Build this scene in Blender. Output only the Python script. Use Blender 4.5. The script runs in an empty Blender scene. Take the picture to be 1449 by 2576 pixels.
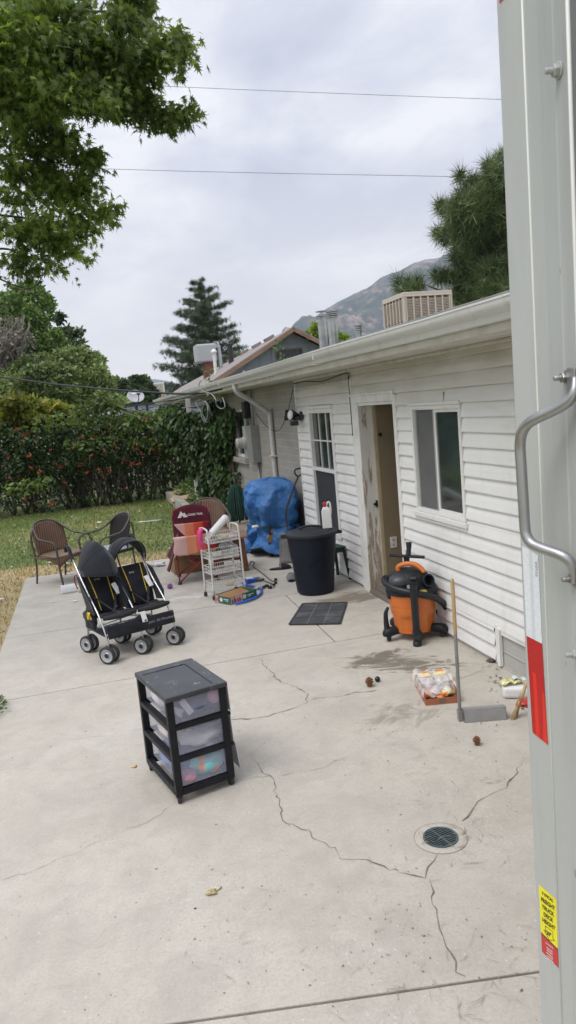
HAZE=True
import bpy, math, random
import numpy as np
from mathutils import Vector, Matrix, Euler
random.seed(7); rng=np.random.default_rng(11)
sc=bpy.context.scene; col=sc.collection
PI=math.pi; R=math.radians
# ---------------------------------------------------------------- camera model (fitted from the photo's vanishing points)
CH=2.1; CX,CY=724.5,1288.0
_n=np.array([1863-CX,14027-CY]); _v=np.array([203-CX,1063-CY]); F=math.sqrt(-float(_n@_v))
_d=np.array([_n[0],_n[1],F]); _d/=np.linalg.norm(_d); _y=np.array([_v[0],_v[1],F]); _y/=np.linalg.norm(_y)
_z=-_d; _x=np.cross(_y,_z)
if _x[0]<0: _x=-_x
RM=np.array([_x,_y,_z]); OC=np.array([0,0,CH])
def ray(u,v):
    w=RM@np.array([u-CX,v-CY,F]); return w/np.linalg.norm(w)
def G(u,v,z=0.0): r=ray(u,v); return Vector(OC+r*((z-CH)/r[2]))
def WX(u,v,X): r=ray(u,v); return Vector(OC+r*(X/r[0]))
def WY(u,v,Y): r=ray(u,v); return Vector(OC+r*(Y/r[1]))
def HD(u,v,d): r=ray(u,v); return Vector(OC+r*(d/math.hypot(r[0],r[1])))
cam=bpy.data.cameras.new('camera'); co=bpy.data.objects.new('camera',cam); col.objects.link(co)
m=Matrix.Identity(4)
for i in range(3):
    m[i][0]=RM[i][0]; m[i][1]=-RM[i][1]; m[i][2]=-RM[i][2]; m[i][3]=OC[i]
co.matrix_world=m
cam.sensor_fit='VERTICAL'; cam.sensor_height=24; cam.sensor_width=24; cam.lens=F/2576*24
cam.clip_start=.05; cam.clip_end=20000
cam.dof.use_dof=True; cam.dof.focus_distance=2.6; cam.dof.aperture_fstop=8.0
sc.camera=co
# ---------------------------------------------------------------- objects
def tag(o,label=None,cat=None,group=None,kind=None):
    if label: o['label']=label
    if cat: o['category']=cat
    if group: o['group']=group
    if kind: o['kind']=kind
    return o
def thing(name,label,cat,loc=(0,0,0),rz=0,group=None,sc_=1.0):
    o=bpy.data.objects.new(name,None); col.objects.link(o); o.location=loc; o.rotation_euler=(0,0,rz)
    o.scale=(sc_,)*3; o.empty_display_size=.1
    return tag(o,label,cat,group)
def copy_tree(o,parent=None):
    c=o.copy(); col.objects.link(c); c.parent=parent
    for ch in list(o.children): copy_tree(ch,c)
    return c
class MB:
    def __init__(s): s.v=[]; s.f=[]; s.mi=[]; s.cur=0; s.M=Matrix.Identity(4)
    def add(s,vs,fs):
        b=len(s.v); s.v+= [tuple(s.M@Vector(p)) for p in vs]
        for f in fs: s.f.append(tuple(b+i for i in f)); s.mi.append(s.cur)
        return s
    def box(s,c,d,rot=None):
        hx,hy,hz=d[0]/2,d[1]/2,d[2]/2
        vs=[Vector((x,y,z)) for x in(-hx,hx) for y in(-hy,hy) for z in(-hz,hz)]
        if rot is not None:
            E=Euler(rot).to_matrix() if not isinstance(rot,Matrix) else rot
            vs=[E@p for p in vs]
        c=Vector(c); vs=[p+c for p in vs]
        return s.add(vs,[(0,1,3,2),(4,6,7,5),(0,4,5,1),(2,3,7,6),(0,2,6,4),(1,5,7,3)])
    def bb(s,a,b):
        a=Vector(a);b=Vector(b); return s.box((a+b)/2,[abs(b[i]-a[i]) for i in range(3)])
    def bar(s,a,b,w,h,up=(0,0,1)):
        a=Vector(a);b=Vector(b); y=(b-a); L=y.length; y.normalize(); x=y.cross(Vector(up))
        if x.length<1e-5: x=Vector((1,0,0))
        x.normalize(); z=x.cross(y); return s.box((a+b)/2,(w,L,h),Matrix((x,y,z)).transposed())
    def tube(s,pts,r,n=8,sm=0,cap=True,close=False):
        pts=[Vector(p) for p in pts]
        rr=list(r) if isinstance(r,(list,tuple)) else [r]*len(pts)
        if sm:
            P=[];Q=[];N=len(pts)
            for i in range(N-1+(1 if close else 0)):
                g=lambda k:(pts[k%N] if close else pts[min(max(k,0),N-1)])
                p0,p1,p2,p3=g(i-1),g(i),g(i+1),g(i+2)
                for j in range(sm):
                    t=j/sm; P.append(.5*((2*p1)+(p2-p0)*t+(2*p0-5*p1+4*p2-p3)*t*t+(3*p1-p0-3*p2+p3)*t**3))
                    Q.append(rr[i%N]*(1-t)+rr[(i+1)%N]*t)
            if not close: P.append(pts[-1]);Q.append(rr[-1])
            pts,rr=P,Q
        N=len(pts); vs=[];up=None
        for i,p in enumerate(pts):
            if close: t=(pts[(i+1)%N]-pts[i-1])
            else: t=(pts[min(i+1,N-1)]-pts[max(i-1,0)])
            if t.length<1e-9: t=Vector((0,0,1))
            t.normalize()
            if up is None:
                up=Vector((0,0,1)) if abs(t.z)<.9 else Vector((1,0,0))
            a=up-t*up.dot(t)
            if a.length<1e-6: a=t.orthogonal()
            a.normalize(); up=a; b=t.cross(a)
            for k in range(n):
                an=2*PI*k/n; vs.append(p+(a*math.cos(an)+b*math.sin(an))*rr[i])
        fs=[]
        for i in range(N if close else N-1):
            j=(i+1)%N
            for k in range(n): fs.append((i*n+k,i*n+(k+1)%n,j*n+(k+1)%n,j*n+k))
        if cap and not close: fs.append(tuple(range(n))[::-1]); fs.append(tuple((N-1)*n+k for k in range(n)))
        return s.add(vs,fs)
    def lathe(s,prof,n=24,c=(0,0,0),M=None,sx=1,sy=1,capb=True,capt=True):
        vs=[]; c=Vector(c)
        for (r,z) in prof:
            for k in range(n):
                a=2*PI*k/n; p=Vector((r*math.cos(a)*sx,r*math.sin(a)*sy,z))
                if M is not None: p=M@p
                vs.append(p+c)
        fs=[]
        for i in range(len(prof)-1):
            for k in range(n): fs.append((i*n+k,i*n+(k+1)%n,(i+1)*n+(k+1)%n,(i+1)*n+k))
        if capb and prof[0][0]>1e-6: fs.append(tuple(range(n))[::-1])
        if capt and prof[-1][0]>1e-6: fs.append(tuple((len(prof)-1)*n+k for k in range(n)))
        return s.add(vs,fs)
    def prism(s,poly,z0,z1,top=None):
        n=len(poly); vs=[(p[0],p[1],z0) for p in poly]+[(p[0],p[1],z1) for p in (top or poly)]
        return s.add(vs,[tuple(range(n))[::-1],tuple(range(n,2*n))]+[(i,(i+1)%n,n+(i+1)%n,n+i) for i in range(n)])
    def grid(s,fn,nu,nv,closeu=False):
        vs=[fn(i/nu,j/nv) for j in range(nv+1) for i in range(nu+(0 if closeu else 1))]
        w=nu if closeu else nu+1; fs=[]
        for j in range(nv):
            for i in range(nu): 
                a=j*w+i; b=j*w+(i+1)%w; fs.append((a,b,b+w,a+w))
        return s.add(vs,fs)
    def build(s,name,mats,parent=None,smooth=False,bevel=0,solid=0,sub=0,ang=None,seg=2):
        me=bpy.data.meshes.new(name); me.from_pydata(s.v,[],s.f); 
        if not isinstance(mats,(list,tuple)): mats=[mats]
        for mm in mats: me.materials.append(mm)
        if len(mats)>1: me.polygons.foreach_set('material_index',s.mi)
        if smooth: me.polygons.foreach_set('use_smooth',[True]*len(s.f))
        me.update()
        import bmesh
        bm=bmesh.new(); bm.from_mesh(me); bmesh.ops.recalc_face_normals(bm,faces=bm.faces); bm.to_mesh(me); bm.free()
        if ang: me.set_sharp_from_angle(angle=R(ang))
        o=bpy.data.objects.new(name,me); col.objects.link(o); o.parent=parent
        if solid: q=o.modifiers.new('s','SOLIDIFY'); q.thickness=solid; q.offset=0
        if bevel: q=o.modifiers.new('b','BEVEL'); q.width=bevel; q.segments=seg; q.limit_method='ANGLE'; q.angle_limit=R(40)
        if sub: q=o.modifiers.new('u','SUBSURF'); q.levels=sub; q.render_levels=sub
        return o
def msplit(mb,name,mats,parent=None,**kw):
    n=len(mb.v); par=list(range(n))
    def fd(i):
        while par[i]!=i: par[i]=par[par[i]]; i=par[i]
        return i
    for f in mb.f:
        for i in f[1:]: par[fd(f[0])]=fd(i)
    gr={}
    for k,f in enumerate(mb.f): gr.setdefault(fd(f[0]),[]).append(k)
    out=[]
    for ks in gr.values():
        m2=MB(); ids={}
        for k in ks:
            m2.f.append(tuple(ids.setdefault(i,len(ids)) for i in mb.f[k])); m2.mi.append(0)
        m2.v=[None]*len(ids)
        for i,j in ids.items(): m2.v[j]=mb.v[i]
        out.append(m2.build(name,mats,parent,**kw))
    return out
def struct(o,kind='structure'): o['kind']=kind; return o
_txt={}
def text(s,size,M,name,mat,parent,ext=.0006,sx=1.0,bold=0):
    cu=bpy.data.curves.new('t','FONT'); cu.body=s; cu.size=size; cu.extrude=ext; cu.align_x='CENTER'; cu.align_y='CENTER'; cu.resolution_u=2
    cu.offset=bold
    to=bpy.data.objects.new('t',cu); col.objects.link(to)
    dg=bpy.context.evaluated_depsgraph_get(); me=bpy.data.meshes.new_from_object(to.evaluated_get(dg))
    bpy.data.objects.remove(to); me.transform(M@Matrix.Diagonal((sx,1,1,1))); me.name=name
    me.materials.clear(); me.materials.append(mat)
    o=bpy.data.objects.new(name,me); col.objects.link(o); o.parent=parent; return o
def frame(o,x,up):
    o=Vector(o);x=Vector(x).normalized(); up=Vector(up); z=x.cross(up).normalized(); y=z.cross(x)
    return Matrix(((x.x,y.x,z.x,o.x),(x.y,y.y,z.y,o.y),(x.z,y.z,z.z,o.z),(0,0,0,1)))
# ---------------------------------------------------------------- materials
def nt(name):
    mt=bpy.data.materials.new(name); mt.use_nodes=True; t=mt.node_tree; b=t.nodes['Principled BSDF']; return mt,t,b
def N(t,k,**kw):
    n=t.nodes.new(k)
    for a,v in kw.items():
        if a in n.inputs.keys() if hasattr(n.inputs,'keys') else False: n.inputs[a].default_value=v
        else: setattr(n,a,v)
    return n
def ramp(t,fac,stops):
    r=t.nodes.new('ShaderNodeValToRGB'); e=r.color_ramp.elements
    while len(e)<len(stops): e.new(.5)
    for i,(p,c) in enumerate(stops): e[i].position=p; e[i].color=(*c,1) if len(c)==3 else c
    t.links.new(fac,r.inputs[0]); return r.outputs[0]
def mixc(t,fac,a,b,mode='MIX'):
    n=t.nodes.new('ShaderNodeMix'); n.data_type='RGBA'; n.blend_type=mode
    for s,v in ((0,fac),(6,a),(7,b)):
        if hasattr(v,'links') : t.links.new(v,n.inputs[s])
        else: n.inputs[s].default_value=(*v,1) if isinstance(v,(tuple,list)) and len(v)==3 else v
    return n.outputs[2]
def noise(t,scale,detail=4,rough=.55,vec=None,dist=0,out=0):
    n=t.nodes.new('ShaderNodeTexNoise'); n.inputs['Scale'].default_value=scale; n.inputs['Detail'].default_value=detail
    n.inputs['Roughness'].default_value=rough; n.inputs['Distortion'].default_value=dist
    if vec is not None: t.links.new(vec,n.inputs['Vector'])
    return n.outputs[out]
def coords(t,kind='Object'): return t.nodes.new('ShaderNodeTexCoord').outputs[kind]
def bump(t,b,h,strength=.3,dist=.01):
    n=t.nodes.new('ShaderNodeBump'); n.inputs['Strength'].default_value=strength; n.inputs['Distance'].default_value=dist
    t.links.new(h,n.inputs['Height']); t.links.new(n.outputs[0],b.inputs['Normal']); return n
def mp(t,vec,scale=(1,1,1),loc=(0,0,0),rot=(0,0,0)):
    n=t.nodes.new('ShaderNodeMapping'); n.inputs['Scale'].default_value=scale; n.inputs['Location'].default_value=loc; n.inputs['Rotation'].default_value=rot
    t.links.new(vec,n.inputs[0]); return n.outputs[0]
def mth(t,op,a,b=0.0,c=None,clamp=False):
    n=t.nodes.new('ShaderNodeMath'); n.operation=op; n.use_clamp=clamp
    for i,v in enumerate((a,b,c)):
        if v is None: continue
        if hasattr(v,'links'): t.links.new(v,n.inputs[i])
        else: n.inputs[i].default_value=v
    return n.outputs[0]
def mat(name,c,rough=.6,metal=0,var=.12,sc=6,bmp=0,bsc=60,spec=.5,dirt=None,dsc=3,damt=.5,sheen=0,coat=0,alpha=1,trans=0,stretch=(1,1,1)):
    mt,t,b=nt(name); v=mp(t,coords(t),stretch)
    n=noise(t,sc,5,.6,v)
    lo=tuple(x*(1-var) for x in c); hi=tuple(min(1,x*(1+var)) for x in c)
    o=ramp(t,n,[(.3,lo),(.7,hi)])
    if dirt:
        d=noise(t,dsc,6,.65,v,.4); f=ramp(t,d,[(.5,(0,0,0)),(.72,(damt,)*3)]); o=mixc(t,f,o,dirt)
    t.links.new(o,b.inputs['Base Color'])
    b.inputs['Roughness'].default_value=rough; b.inputs['Metallic'].default_value=metal; b.inputs['Specular IOR Level'].default_value=spec
    rn=noise(t,sc*3,4,.6,v); mr=t.nodes.new('ShaderNodeMapRange'); mr.inputs[3].default_value=max(0,rough-.08); mr.inputs[4].default_value=min(1,rough+.1)
    t.links.new(rn,mr.inputs[0]); t.links.new(mr.outputs[0],b.inputs['Roughness'])
    if bmp: bump(t,b,noise(t,bsc,5,.6,v),bmp,.005)
    if sheen: b.inputs['Sheen Weight'].default_value=sheen
    if coat: b.inputs['Coat Weight'].default_value=coat
    if alpha<1: b.inputs['Alpha'].default_value=alpha
    if trans: b.inputs['Transmission Weight'].default_value=trans
    return mt
def leafmat(name,c1,c2,c3=None,big=.5,trans=.35,rough=.5):
    mt,t,b=nt(name); g=t.nodes.new('ShaderNodeNewGeometry')
    st=[(0,c1),(.6,c2)]+([(1,c3)] if c3 else [(1,tuple(x*1.25 for x in c2))])
    o=ramp(t,g.outputs['Random Per Island'],st)
    n=noise(t,big,4,.6,coords(t)); f=ramp(t,n,[(.35,(.6,.6,.6)),(.65,(1.25,1.25,1.2))]); o=mixc(t,1.0,o,f,'MULTIPLY')
    t.links.new(o,b.inputs['Base Color']); b.inputs['Roughness'].default_value=rough; b.inputs['Specular IOR Level'].default_value=.35
    tr=t.nodes.new('ShaderNodeBsdfTranslucent'); t.links.new(mixc(t,1.0,o,(1.1,1.2,.5),'MULTIPLY'),tr.inputs[0])
    mx=t.nodes.new('ShaderNodeMixShader'); mx.inputs[0].default_value=trans
    t.links.new(b.outputs[0],mx.inputs[1]); t.links.new(tr.outputs[0],mx.inputs[2])
    t.links.new(mx.outputs[0],t.nodes['Material Output'].inputs[0]); return mt
# leaf scatter: one polygon per leaf
def unit(v): return v/np.maximum(np.linalg.norm(v,axis=1,keepdims=True),1e-9)
def scatter(name,P,S,tpl,mt,parent=None,nrm=None,dirv=None,curl=0):
    P=np.asarray(P,float); n=len(P); k=len(tpl); S=np.broadcast_to(np.asarray(S,float),(n,))
    if nrm is None: nrm=rng.normal(size=(n,3))
    nrm=unit(np.asarray(nrm,float))
    d=rng.normal(size=(n,3)) if dirv is None else np.asarray(dirv,float)
    d=unit(d-nrm*np.sum(d*nrm,axis=1,keepdims=True)); x=np.cross(d,nrm)
    T=np.asarray(tpl,float)
    V=P[:,None,:]+S[:,None,None]*(x[:,None,:]*T[None,:,0,None]+d[:,None,:]*T[None,:,1,None]+nrm[:,None,:]*(curl*(T[None,:,1,None]**2+T[None,:,0,None]**2)))
    me=bpy.data.meshes.new(name); me.vertices.add(n*k); me.vertices.foreach_set('co',V.reshape(-1).astype(np.float32))
    me.loops.add(n*k); me.loops.foreach_set('vertex_index',np.arange(n*k,dtype=np.int32))
    me.polygons.add(n); me.polygons.foreach_set('loop_start',np.arange(0,n*k,k,dtype=np.int32))
    me.update(calc_edges=True); me.validate(); me.materials.append(mt)
    o=bpy.data.objects.new(name,me); col.objects.link(o); o.parent=parent; return o
OVAL=[(0,0),(.22,.3),(.2,.7),(0,1),(-.2,.7),(-.22,.3)]
DIAM=[(0,0),(.3,.45),(0,1),(-.3,.45)]
MAPLE=[(0,0),(.07,.08),(.36,-.04),(.17,.19),(.60,.40),(.17,.36),(.34,.74),(.10,.56),(0,1.15),(-.10,.56),(-.34,.74),(-.17,.36),(-.60,.40),(-.17,.19),(-.36,-.04),(-.07,.08)]
def star(k=7,w=.10):
    o=[]
    for i in range(k):
        a=-PI*.62+1.24*PI*i/(k-1); o.append((w*.5*math.sin(a-.2),w*.5*math.cos(a-.2)+.02)); l=.75+.25*((i*37)%5)/4
        o.append((l*math.sin(a),l*math.cos(a)))
    return o[::1]
TUFT=[(0,-.05)]+star(7)+[(.02,-.05)]
BLADE=[(-.06,0),(.06,0),(.03,.6),(0,1)]
def blob(c,r,n,shell=.5):
    """points in an ellipsoid, biased to the outside"""
    d=unit(rng.normal(size=(n,3))); u=rng.random(n)**(1/3.); u=shell+(1-shell)*u if shell<1 else u
    return np.asarray(c)+d*u[:,None]*np.asarray(r)
# ---------------------------------------------------------------- sky, sun, haze
wd=bpy.data.worlds.new('World'); sc.world=wd; wd.use_nodes=True; t=wd.node_tree; bg=t.nodes['Background']; wo=t.nodes['World Output']
SUN_EL,SUN_AZ=R(58),R(250)      # azimuth measured clockwise from +Y
sk=t.nodes.new('ShaderNodeTexSky'); sk.sky_type='NISHITA'; sk.sun_disc=False; sk.sun_elevation=SUN_EL; sk.sun_rotation=SUN_AZ; sk.dust_density=2.5
t.links.new(sk.outputs[0],bg.inputs[0]); bg.inputs[1].default_value=.1
g=t.nodes.new('ShaderNodeTexCoord').outputs['Generated']; sp=t.nodes.new('ShaderNodeSeparateXYZ'); t.links.new(g,sp.inputs[0])
zz=mth(t,'MAXIMUM',sp.outputs[2],0.0); den=mth(t,'ADD',zz,.16)
cb=t.nodes.new('ShaderNodeCombineXYZ'); t.links.new(mth(t,'DIVIDE',sp.outputs[0],den),cb.inputs[0]); t.links.new(mth(t,'DIVIDE',sp.outputs[1],den),cb.inputs[1])
n1=noise(t,1.7,7,.6,mp(t,cb.outputs[0],(1,.75,1),(3.1,1.7,0)),.3); n2=noise(t,.6,4,.5,mp(t,cb.outputs[0],(1,1,1),(8.1,2.2,0)),.2)
cl=mth(t,'ADD',mth(t,'MULTIPLY',n1,.6),mth(t,'MULTIPLY',n2,.4))
ccol=ramp(t,cl,[(.40,(.455,.485,.58)),(.49,(.58,.605,.685)),(.58,(.77,.775,.81))])
ccol=mixc(t,ramp(t,zz,[(0.0,(1,)*3),(.30,(.0,)*3)]),ccol,(.84,.83,.84))
zen=t.nodes.new('ShaderNodeMapRange'); zen.inputs[1].default_value=.5; zen.inputs[2].default_value=1; zen.inputs[3].default_value=1.0; zen.inputs[4].default_value=2.3
t.links.new(zz,zen.inputs[0])
b2=t.nodes.new('ShaderNodeBackground'); t.links.new(ccol,b2.inputs[0]); t.links.new(zen.outputs[0],b2.inputs[1])
mx=t.nodes.new('ShaderNodeMixShader'); mx.inputs[0].default_value=.93
t.links.new(bg.outputs[0],mx.inputs[1]); t.links.new(b2.outputs[0],mx.inputs[2]); t.links.new(mx.outputs[0],wo.inputs[0])
sl=bpy.data.lights.new('sun','SUN'); so=bpy.data.objects.new('sun',sl); col.objects.link(so); sl.energy=1.5; sl.angle=R(32); sl.color=(1,.965,.91)
dv=Vector((math.sin(SUN_AZ)*math.cos(SUN_EL),math.cos(SUN_AZ)*math.cos(SUN_EL),math.sin(SUN_EL)))
so.rotation_euler=dv.to_track_quat('Z','Y').to_euler(); so.location=(0,0,40)
sc.view_settings.view_transform='Standard'; sc.view_settings.look='None'; sc.view_settings.exposure=0.45; sc.view_settings.gamma=1
if HAZE:
    mt,tt,b=nt('haze_air'); tt.nodes.remove(b); pv=tt.nodes.new('ShaderNodeVolumePrincipled'); pv.inputs['Density'].default_value=.00016
    pv.inputs['Color'].default_value=(.84,.90,1,1); pv.inputs['Anisotropy'].default_value=.1
    tt.links.new(pv.outputs[0],tt.nodes['Material Output'].inputs['Volume'])
    h=MB().bb((-3000,-60,-2),(3000,4300,640)).build('haze',mt); struct(h,'stuff')
# ---------------------------------------------------------------- ground
mt,t,b=nt('lawn_soil'); c=coords(t)
n=noise(t,.45,6,.6,c); n2=noise(t,3.5,6,.65,c); s=mth(t,'ADD',mth(t,'MULTIPLY',n,.55),mth(t,'MULTIPLY',n2,.45))
o=ramp(t,s,[(.36,(.075,.11,.032)),(.48,(.12,.155,.05)),(.58,(.20,.20,.08)),(.68,(.32,.28,.14))])
sp=t.nodes.new('ShaderNodeSeparateXYZ'); t.links.new(c,sp.inputs[0])
dx_=mth(t,'SUBTRACT',1.0,mth(t,'DIVIDE',mth(t,'ABSOLUTE',mth(t,'ADD',sp.outputs[0],1.1)),1.0),clamp=True); gy=mth(t,'MULTIPLY',mth(t,'LESS_THAN',sp.outputs[1],11.9),dx_)
dy_=mth(t,'MULTIPLY',mth(t,'SUBTRACT',1.0,mth(t,'DIVIDE',mth(t,'ABSOLUTE',mth(t,'SUBTRACT',sp.outputs[1],10.9)),1.3),clamp=True),mth(t,'MULTIPLY',mth(t,'GREATER_THAN',sp.outputs[0],-1.6),mth(t,'LESS_THAN',sp.outputs[0],2.2)))
dd_=mth(t,'ADD',mth(t,'MAXIMUM',gy,dy_),mth(t,'MULTIPLY',n2,.5)); o=mixc(t,ramp(t,dd_,[(.55,(0,0,0)),(.85,(1,1,1))]),o,(.37,.30,.16))
t.links.new(o,b.inputs['Base Color']); b.inputs['Roughness'].default_value=.95; bump(t,b,noise(t,40,5,.7,c),.6,.02); LAWN=mt
MOUT=MB(); MOUT.add([(-9000,-400,-.03),(9000,-400,-.03),(9000,12000,-.03),(-9000,12000,-.03)],[(0,1,2,3)]); struct(MOUT.build('ground',LAWN))
# patio concrete
mt,t,b=nt('patio_concrete'); c=coords(t)
big=noise(t,.55,5,.6,c); mid=noise(t,3.2,7,.65,c,.6); fine=noise(t,70,4,.7,c); grit=noise(t,240,3,.6,c)
o=ramp(t,big,[(.3,(.445,.410,.350)),(.5,(.492,.456,.394)),(.7,(.545,.509,.446))])
o=mixc(t,ramp(t,mid,[(.44,(0,0,0)),(.68,(.62,)*3)]),o,(.365,.338,.297))
o=mixc(t,ramp(t,noise(t,1.3,5,.6,mp(t,c,(1,1,1),(9,3,0))),[(.55,(0,0,0)),(.75,(.45,)*3)]),o,(.58,.555,.51))
o=mixc(t,ramp(t,fine,[(.35,(.40,)*3),(.55,(0,0,0))]),o,(.35,.31,.26))
o=mixc(t,ramp(t,noise(t,14,6,.7,c,.4),[(.50,(0,0,0)),(.66,(.42,)*3)]),o,(.385,.35,.30))
chip=mth(t,'MULTIPLY',ramp(t,noise(t,38,4,.7,c),[(.60,(0,0,0)),(.64,(1,1,1))]),ramp(t,noise(t,1.7,4,.6,mp(t,c,(1,1,1),(5,5,0))),[(.52,(0,0,0)),(.62,(.55,)*3)])); o=mixc(t,chip,o,(.62,.59,.535))
soil=ramp(t,noise(t,.9,7,.72,mp(t,c,(1,1.4,1),(12,7,0)),1.0),[(.56,(0,0,0)),(.74,(.5,)*3)]); o=mixc(t,soil,o,(.36,.325,.28))
# scattered pale chips and dark pits
for scl,th,cc,am in ((26,.060,(.62,.59,.53),.7),(31,.055,(.13,.10,.08),.85),(9,.045,(.16,.12,.09),.7),(14,.04,(.64,.61,.56),.6)):
    v=t.nodes.new('ShaderNodeTexVoronoi'); v.inputs['Scale'].default_value=scl; t.links.new(mp(t,c,(1,1,1),(scl,scl*2,0)),v.inputs[0])
    sel=noise(t,1.9,4,.6,mp(t,c,(1,1,1),(scl*3,0,0)))
    f=mth(t,'MULTIPLY',mth(t,'LESS_THAN',v.outputs['Distance'],mth(t,'MULTIPLY',sel,th*3.2)),mth(t,'GREATER_THAN',v.outputs['Color'],.62))
    sep=t.nodes.new('ShaderNodeSeparateColor'); t.links.new(v.outputs['Color'],sep.inputs[0]); f=mth(t,'MULTIPLY',mth(t,'LESS_THAN',v.outputs['Distance'],mth(t,'MULTIPLY',sel,th*2.6)),mth(t,'GREATER_THAN',sep.outputs[0],.55))
    o=mixc(t,mth(t,'MULTIPLY',f,am),o,cc)
# water stains with a shape of their own
def spot(loc,rx,ry,rot,thr,scl,colr,amt,stretch=(1,1,1),dist=1.5):
    global o
    v=mp(t,c,(1,1,1),(-loc[0],-loc[1],0)); v2=mp(t,v,(1,1,1),(0,0,0),(0,0,-rot)); v3=mp(t,v2,(1/rx,1/ry,0))
    ln=t.nodes.new('ShaderNodeVectorMath'); ln.operation='LENGTH'; t.links.new(v3,ln.inputs[0])
    fall=mth(t,'SUBTRACT',1.0,ln.outputs['Value'],clamp=True)
    ns=noise(t,scl,6,.6,mp(t,v2,stretch),dist)
    f=mth(t,'MULTIPLY',ramp(t,mth(t,'ADD',ns,mth(t,'MULTIPLY',fall,.35)),[(thr,(0,0,0)),(thr+.13,(amt,)*3)]),mth(t,'MULTIPLY',fall,2.6,clamp=True))
    o=mixc(t,f,o,colr)
s0=G(1010,1668); spot((s0.x,s0.y),.70,.34,-.55,.625,3.4,(.17,.145,.11),.9,(1,2.3,1),1.9)
s0=G(960,1650); spot((s0.x,s0.y),.45,.16,.35,.58,3.2,(.16,.135,.105),.9,(1,1.6,1),1.2)
s0=G(900,1500); spot((s0.x,s0.y),.75,.33,.1,.60,2.5,(.21,.175,.135),.85,(1,2,1),1)
s0=G(1010,1790); spot((s0.x,s0.y),.6,.42,.4,.70,3,(.25,.22,.17),.7,(1,1.6,1),1.3)
s0=G(1090,1700); spot((s0.x,s0.y),.35,.5,.1,.70,4,(.26,.22,.17),.7,(1,1.5,1),1.5)
s0=G(560,1450); spot((s0.x,s0.y),1.3,.9,0,.66,3,(.30,.27,.24),.6,(1,1.3,1),.5)
s0=G(490,1500); spot((s0.x,s0.y),.9,.35,0,.74,9,(.62,.61,.59),.7,(1,1.3,1),.3)
t.links.new(o,b.inputs['Base Color']); b.inputs['Roughness'].default_value=.88; b.inputs['Specular IOR Level'].default_value=.3
bump(t,b,mth(t,'ADD',mth(t,'MULTIPLY',fine,.6),mth(t,'MULTIPLY',grit,.4)),.35,.006); CONC=mt
# slabs with real joints (a narrow groove between neighbouring slabs)
def slab(poly): P.prism(poly,-.12,0)
P=MB(); PL=-1.012; j=.006; WXW=2.86
def yj(x): return 2.383-.196*x                 # front joint runs at a slight angle
slab([(-6,-3.0),(6,-3.0),(6,yj(6)-j),(-6,yj(-6)-j)]) if 0 else slab([(PL,-3.0),(WXW,-3.0),(WXW,yj(WXW)-j),(PL,yj(PL)-j)])
slab([(PL,yj(PL)+j),(WXW,yj(WXW)+j),(WXW,5.975),(PL,5.975)])
D1=(1.915,5.987); D2=(1.959,7.785)
slab([(PL,5.987),(D1[0]-j,5.987),(D2[0]-j,7.785),(PL,7.82)])
slab([(D1[0]+j,5.987),(WXW,5.987),(WXW,7.95),(D2[0]+j,7.785)])
slab([(PL,7.832),(D2[0],7.797),(WXW,7.962),(WXW,9.15),(PL,9.15)])
slab([(PL,9.16),(WXW,9.16),(WXW,10.88),(PL,10.88)])
po=P.build('patio',CONC,bevel=.004); struct(po)
struct(MB().bb((-5,-16,-.12),(6.5,-3.01,-.004)).build('unseen_driveway',CONC))  # unseen paving behind the camera, added for neutral bounce on the truck
JD=mat('joint_dirt',(.10,.08,.06),.95,var=.4,sc=20)
jb=MB().bb((PL+.01,-2.9,-.11),(WXW,10.87,-.016)).build('joint_fill',JD,po)
CRK=mat('crack_dark',(.19,.16,.13),.95,var=.5,sc=30)
CRL=mat('crack_faint',(.36,.325,.28),.95,var=.4,sc=20)
def ribbon(mb,pts,w,z=.0035,jit=.018,seg=.035):
    P=[Vector(p) for p in pts]; Q=[]
    for a,b_ in zip(P,P[1:]):
        n=max(1,int((b_-a).length/seg))
        for i in range(n): Q.append(a.lerp(b_,i/n)+Vector((random.uniform(-jit,jit),random.uniform(-jit,jit),0)))
    Q.append(P[-1]); vs=[];N_=len(Q)
    for i,q in enumerate(Q):
        d=(Q[min(i+1,N_-1)]-Q[max(i-1,0)]).normalized(); s=Vector((-d.y,d.x,0))*w*random.choice((.25,.4,.5,.7,.9,1.5))*.5*(.25 if i in(0,N_-1) else 1)
        vs+=[(q.x+s.x,q.y+s.y,z),(q.x-s.x,q.y-s.y,z)]
    mb.add(vs,[(2*i,2*i+1,2*i+3,2*i+2) for i in range(N_-1)])
def crack(uv,w,mt=CRK,jit=.016): 
    mb=MB(); ribbon(mb,[G(*q) for q in uv],w,jit=jit); return mb.build('crack',mt,po)
crack([(655,1657),(680,1690),(705,1715),(745,1728),(776,1750),(772,1766),(735,1785),(690,1798),(655,1806),(580,1810)],.007)
crack([(776,1762),(840,1752),(900,1742),(950,1736)],.006)
crack([(640,1915),(660,1948),(690,1958),(690,1990),(710,2050),(722,2072),(772,2090),(800,2115),(850,2145),(862,2158),(920,2165),(975,2185),(1030,2202),(1070,2210)],.0055)
crack([(690,1958),(650,1950),(605,1962)],.004,CRL); crack([(690,1955),(800,1935),(880,1900)],.003,CRL)
crack([(1070,2208),(1085,2180),(1090,2160),(1100,2150)],.0065)
crack([(1072,2210),(1090,2260),(1100,2310),(1108,2340),(1130,2400),(1150,2440),(1172,2458)],.0085,jit=.012)
crack([(1168,2065),(1185,2040),(1215,2010),(1240,1995),(1262,1990),(1290,1965),(1300,1935),(1312,1915)],.0065)
crack([(425,2030),(405,2050),(340,2080),(260,2115),(180,2150),(100,2185),(0,2215),(-60,2240)],.0022,CRL)
crack([(0,1895),(90,1880),(160,1862),(240,1853),(340,1850)],.0025,CRL)
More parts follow.
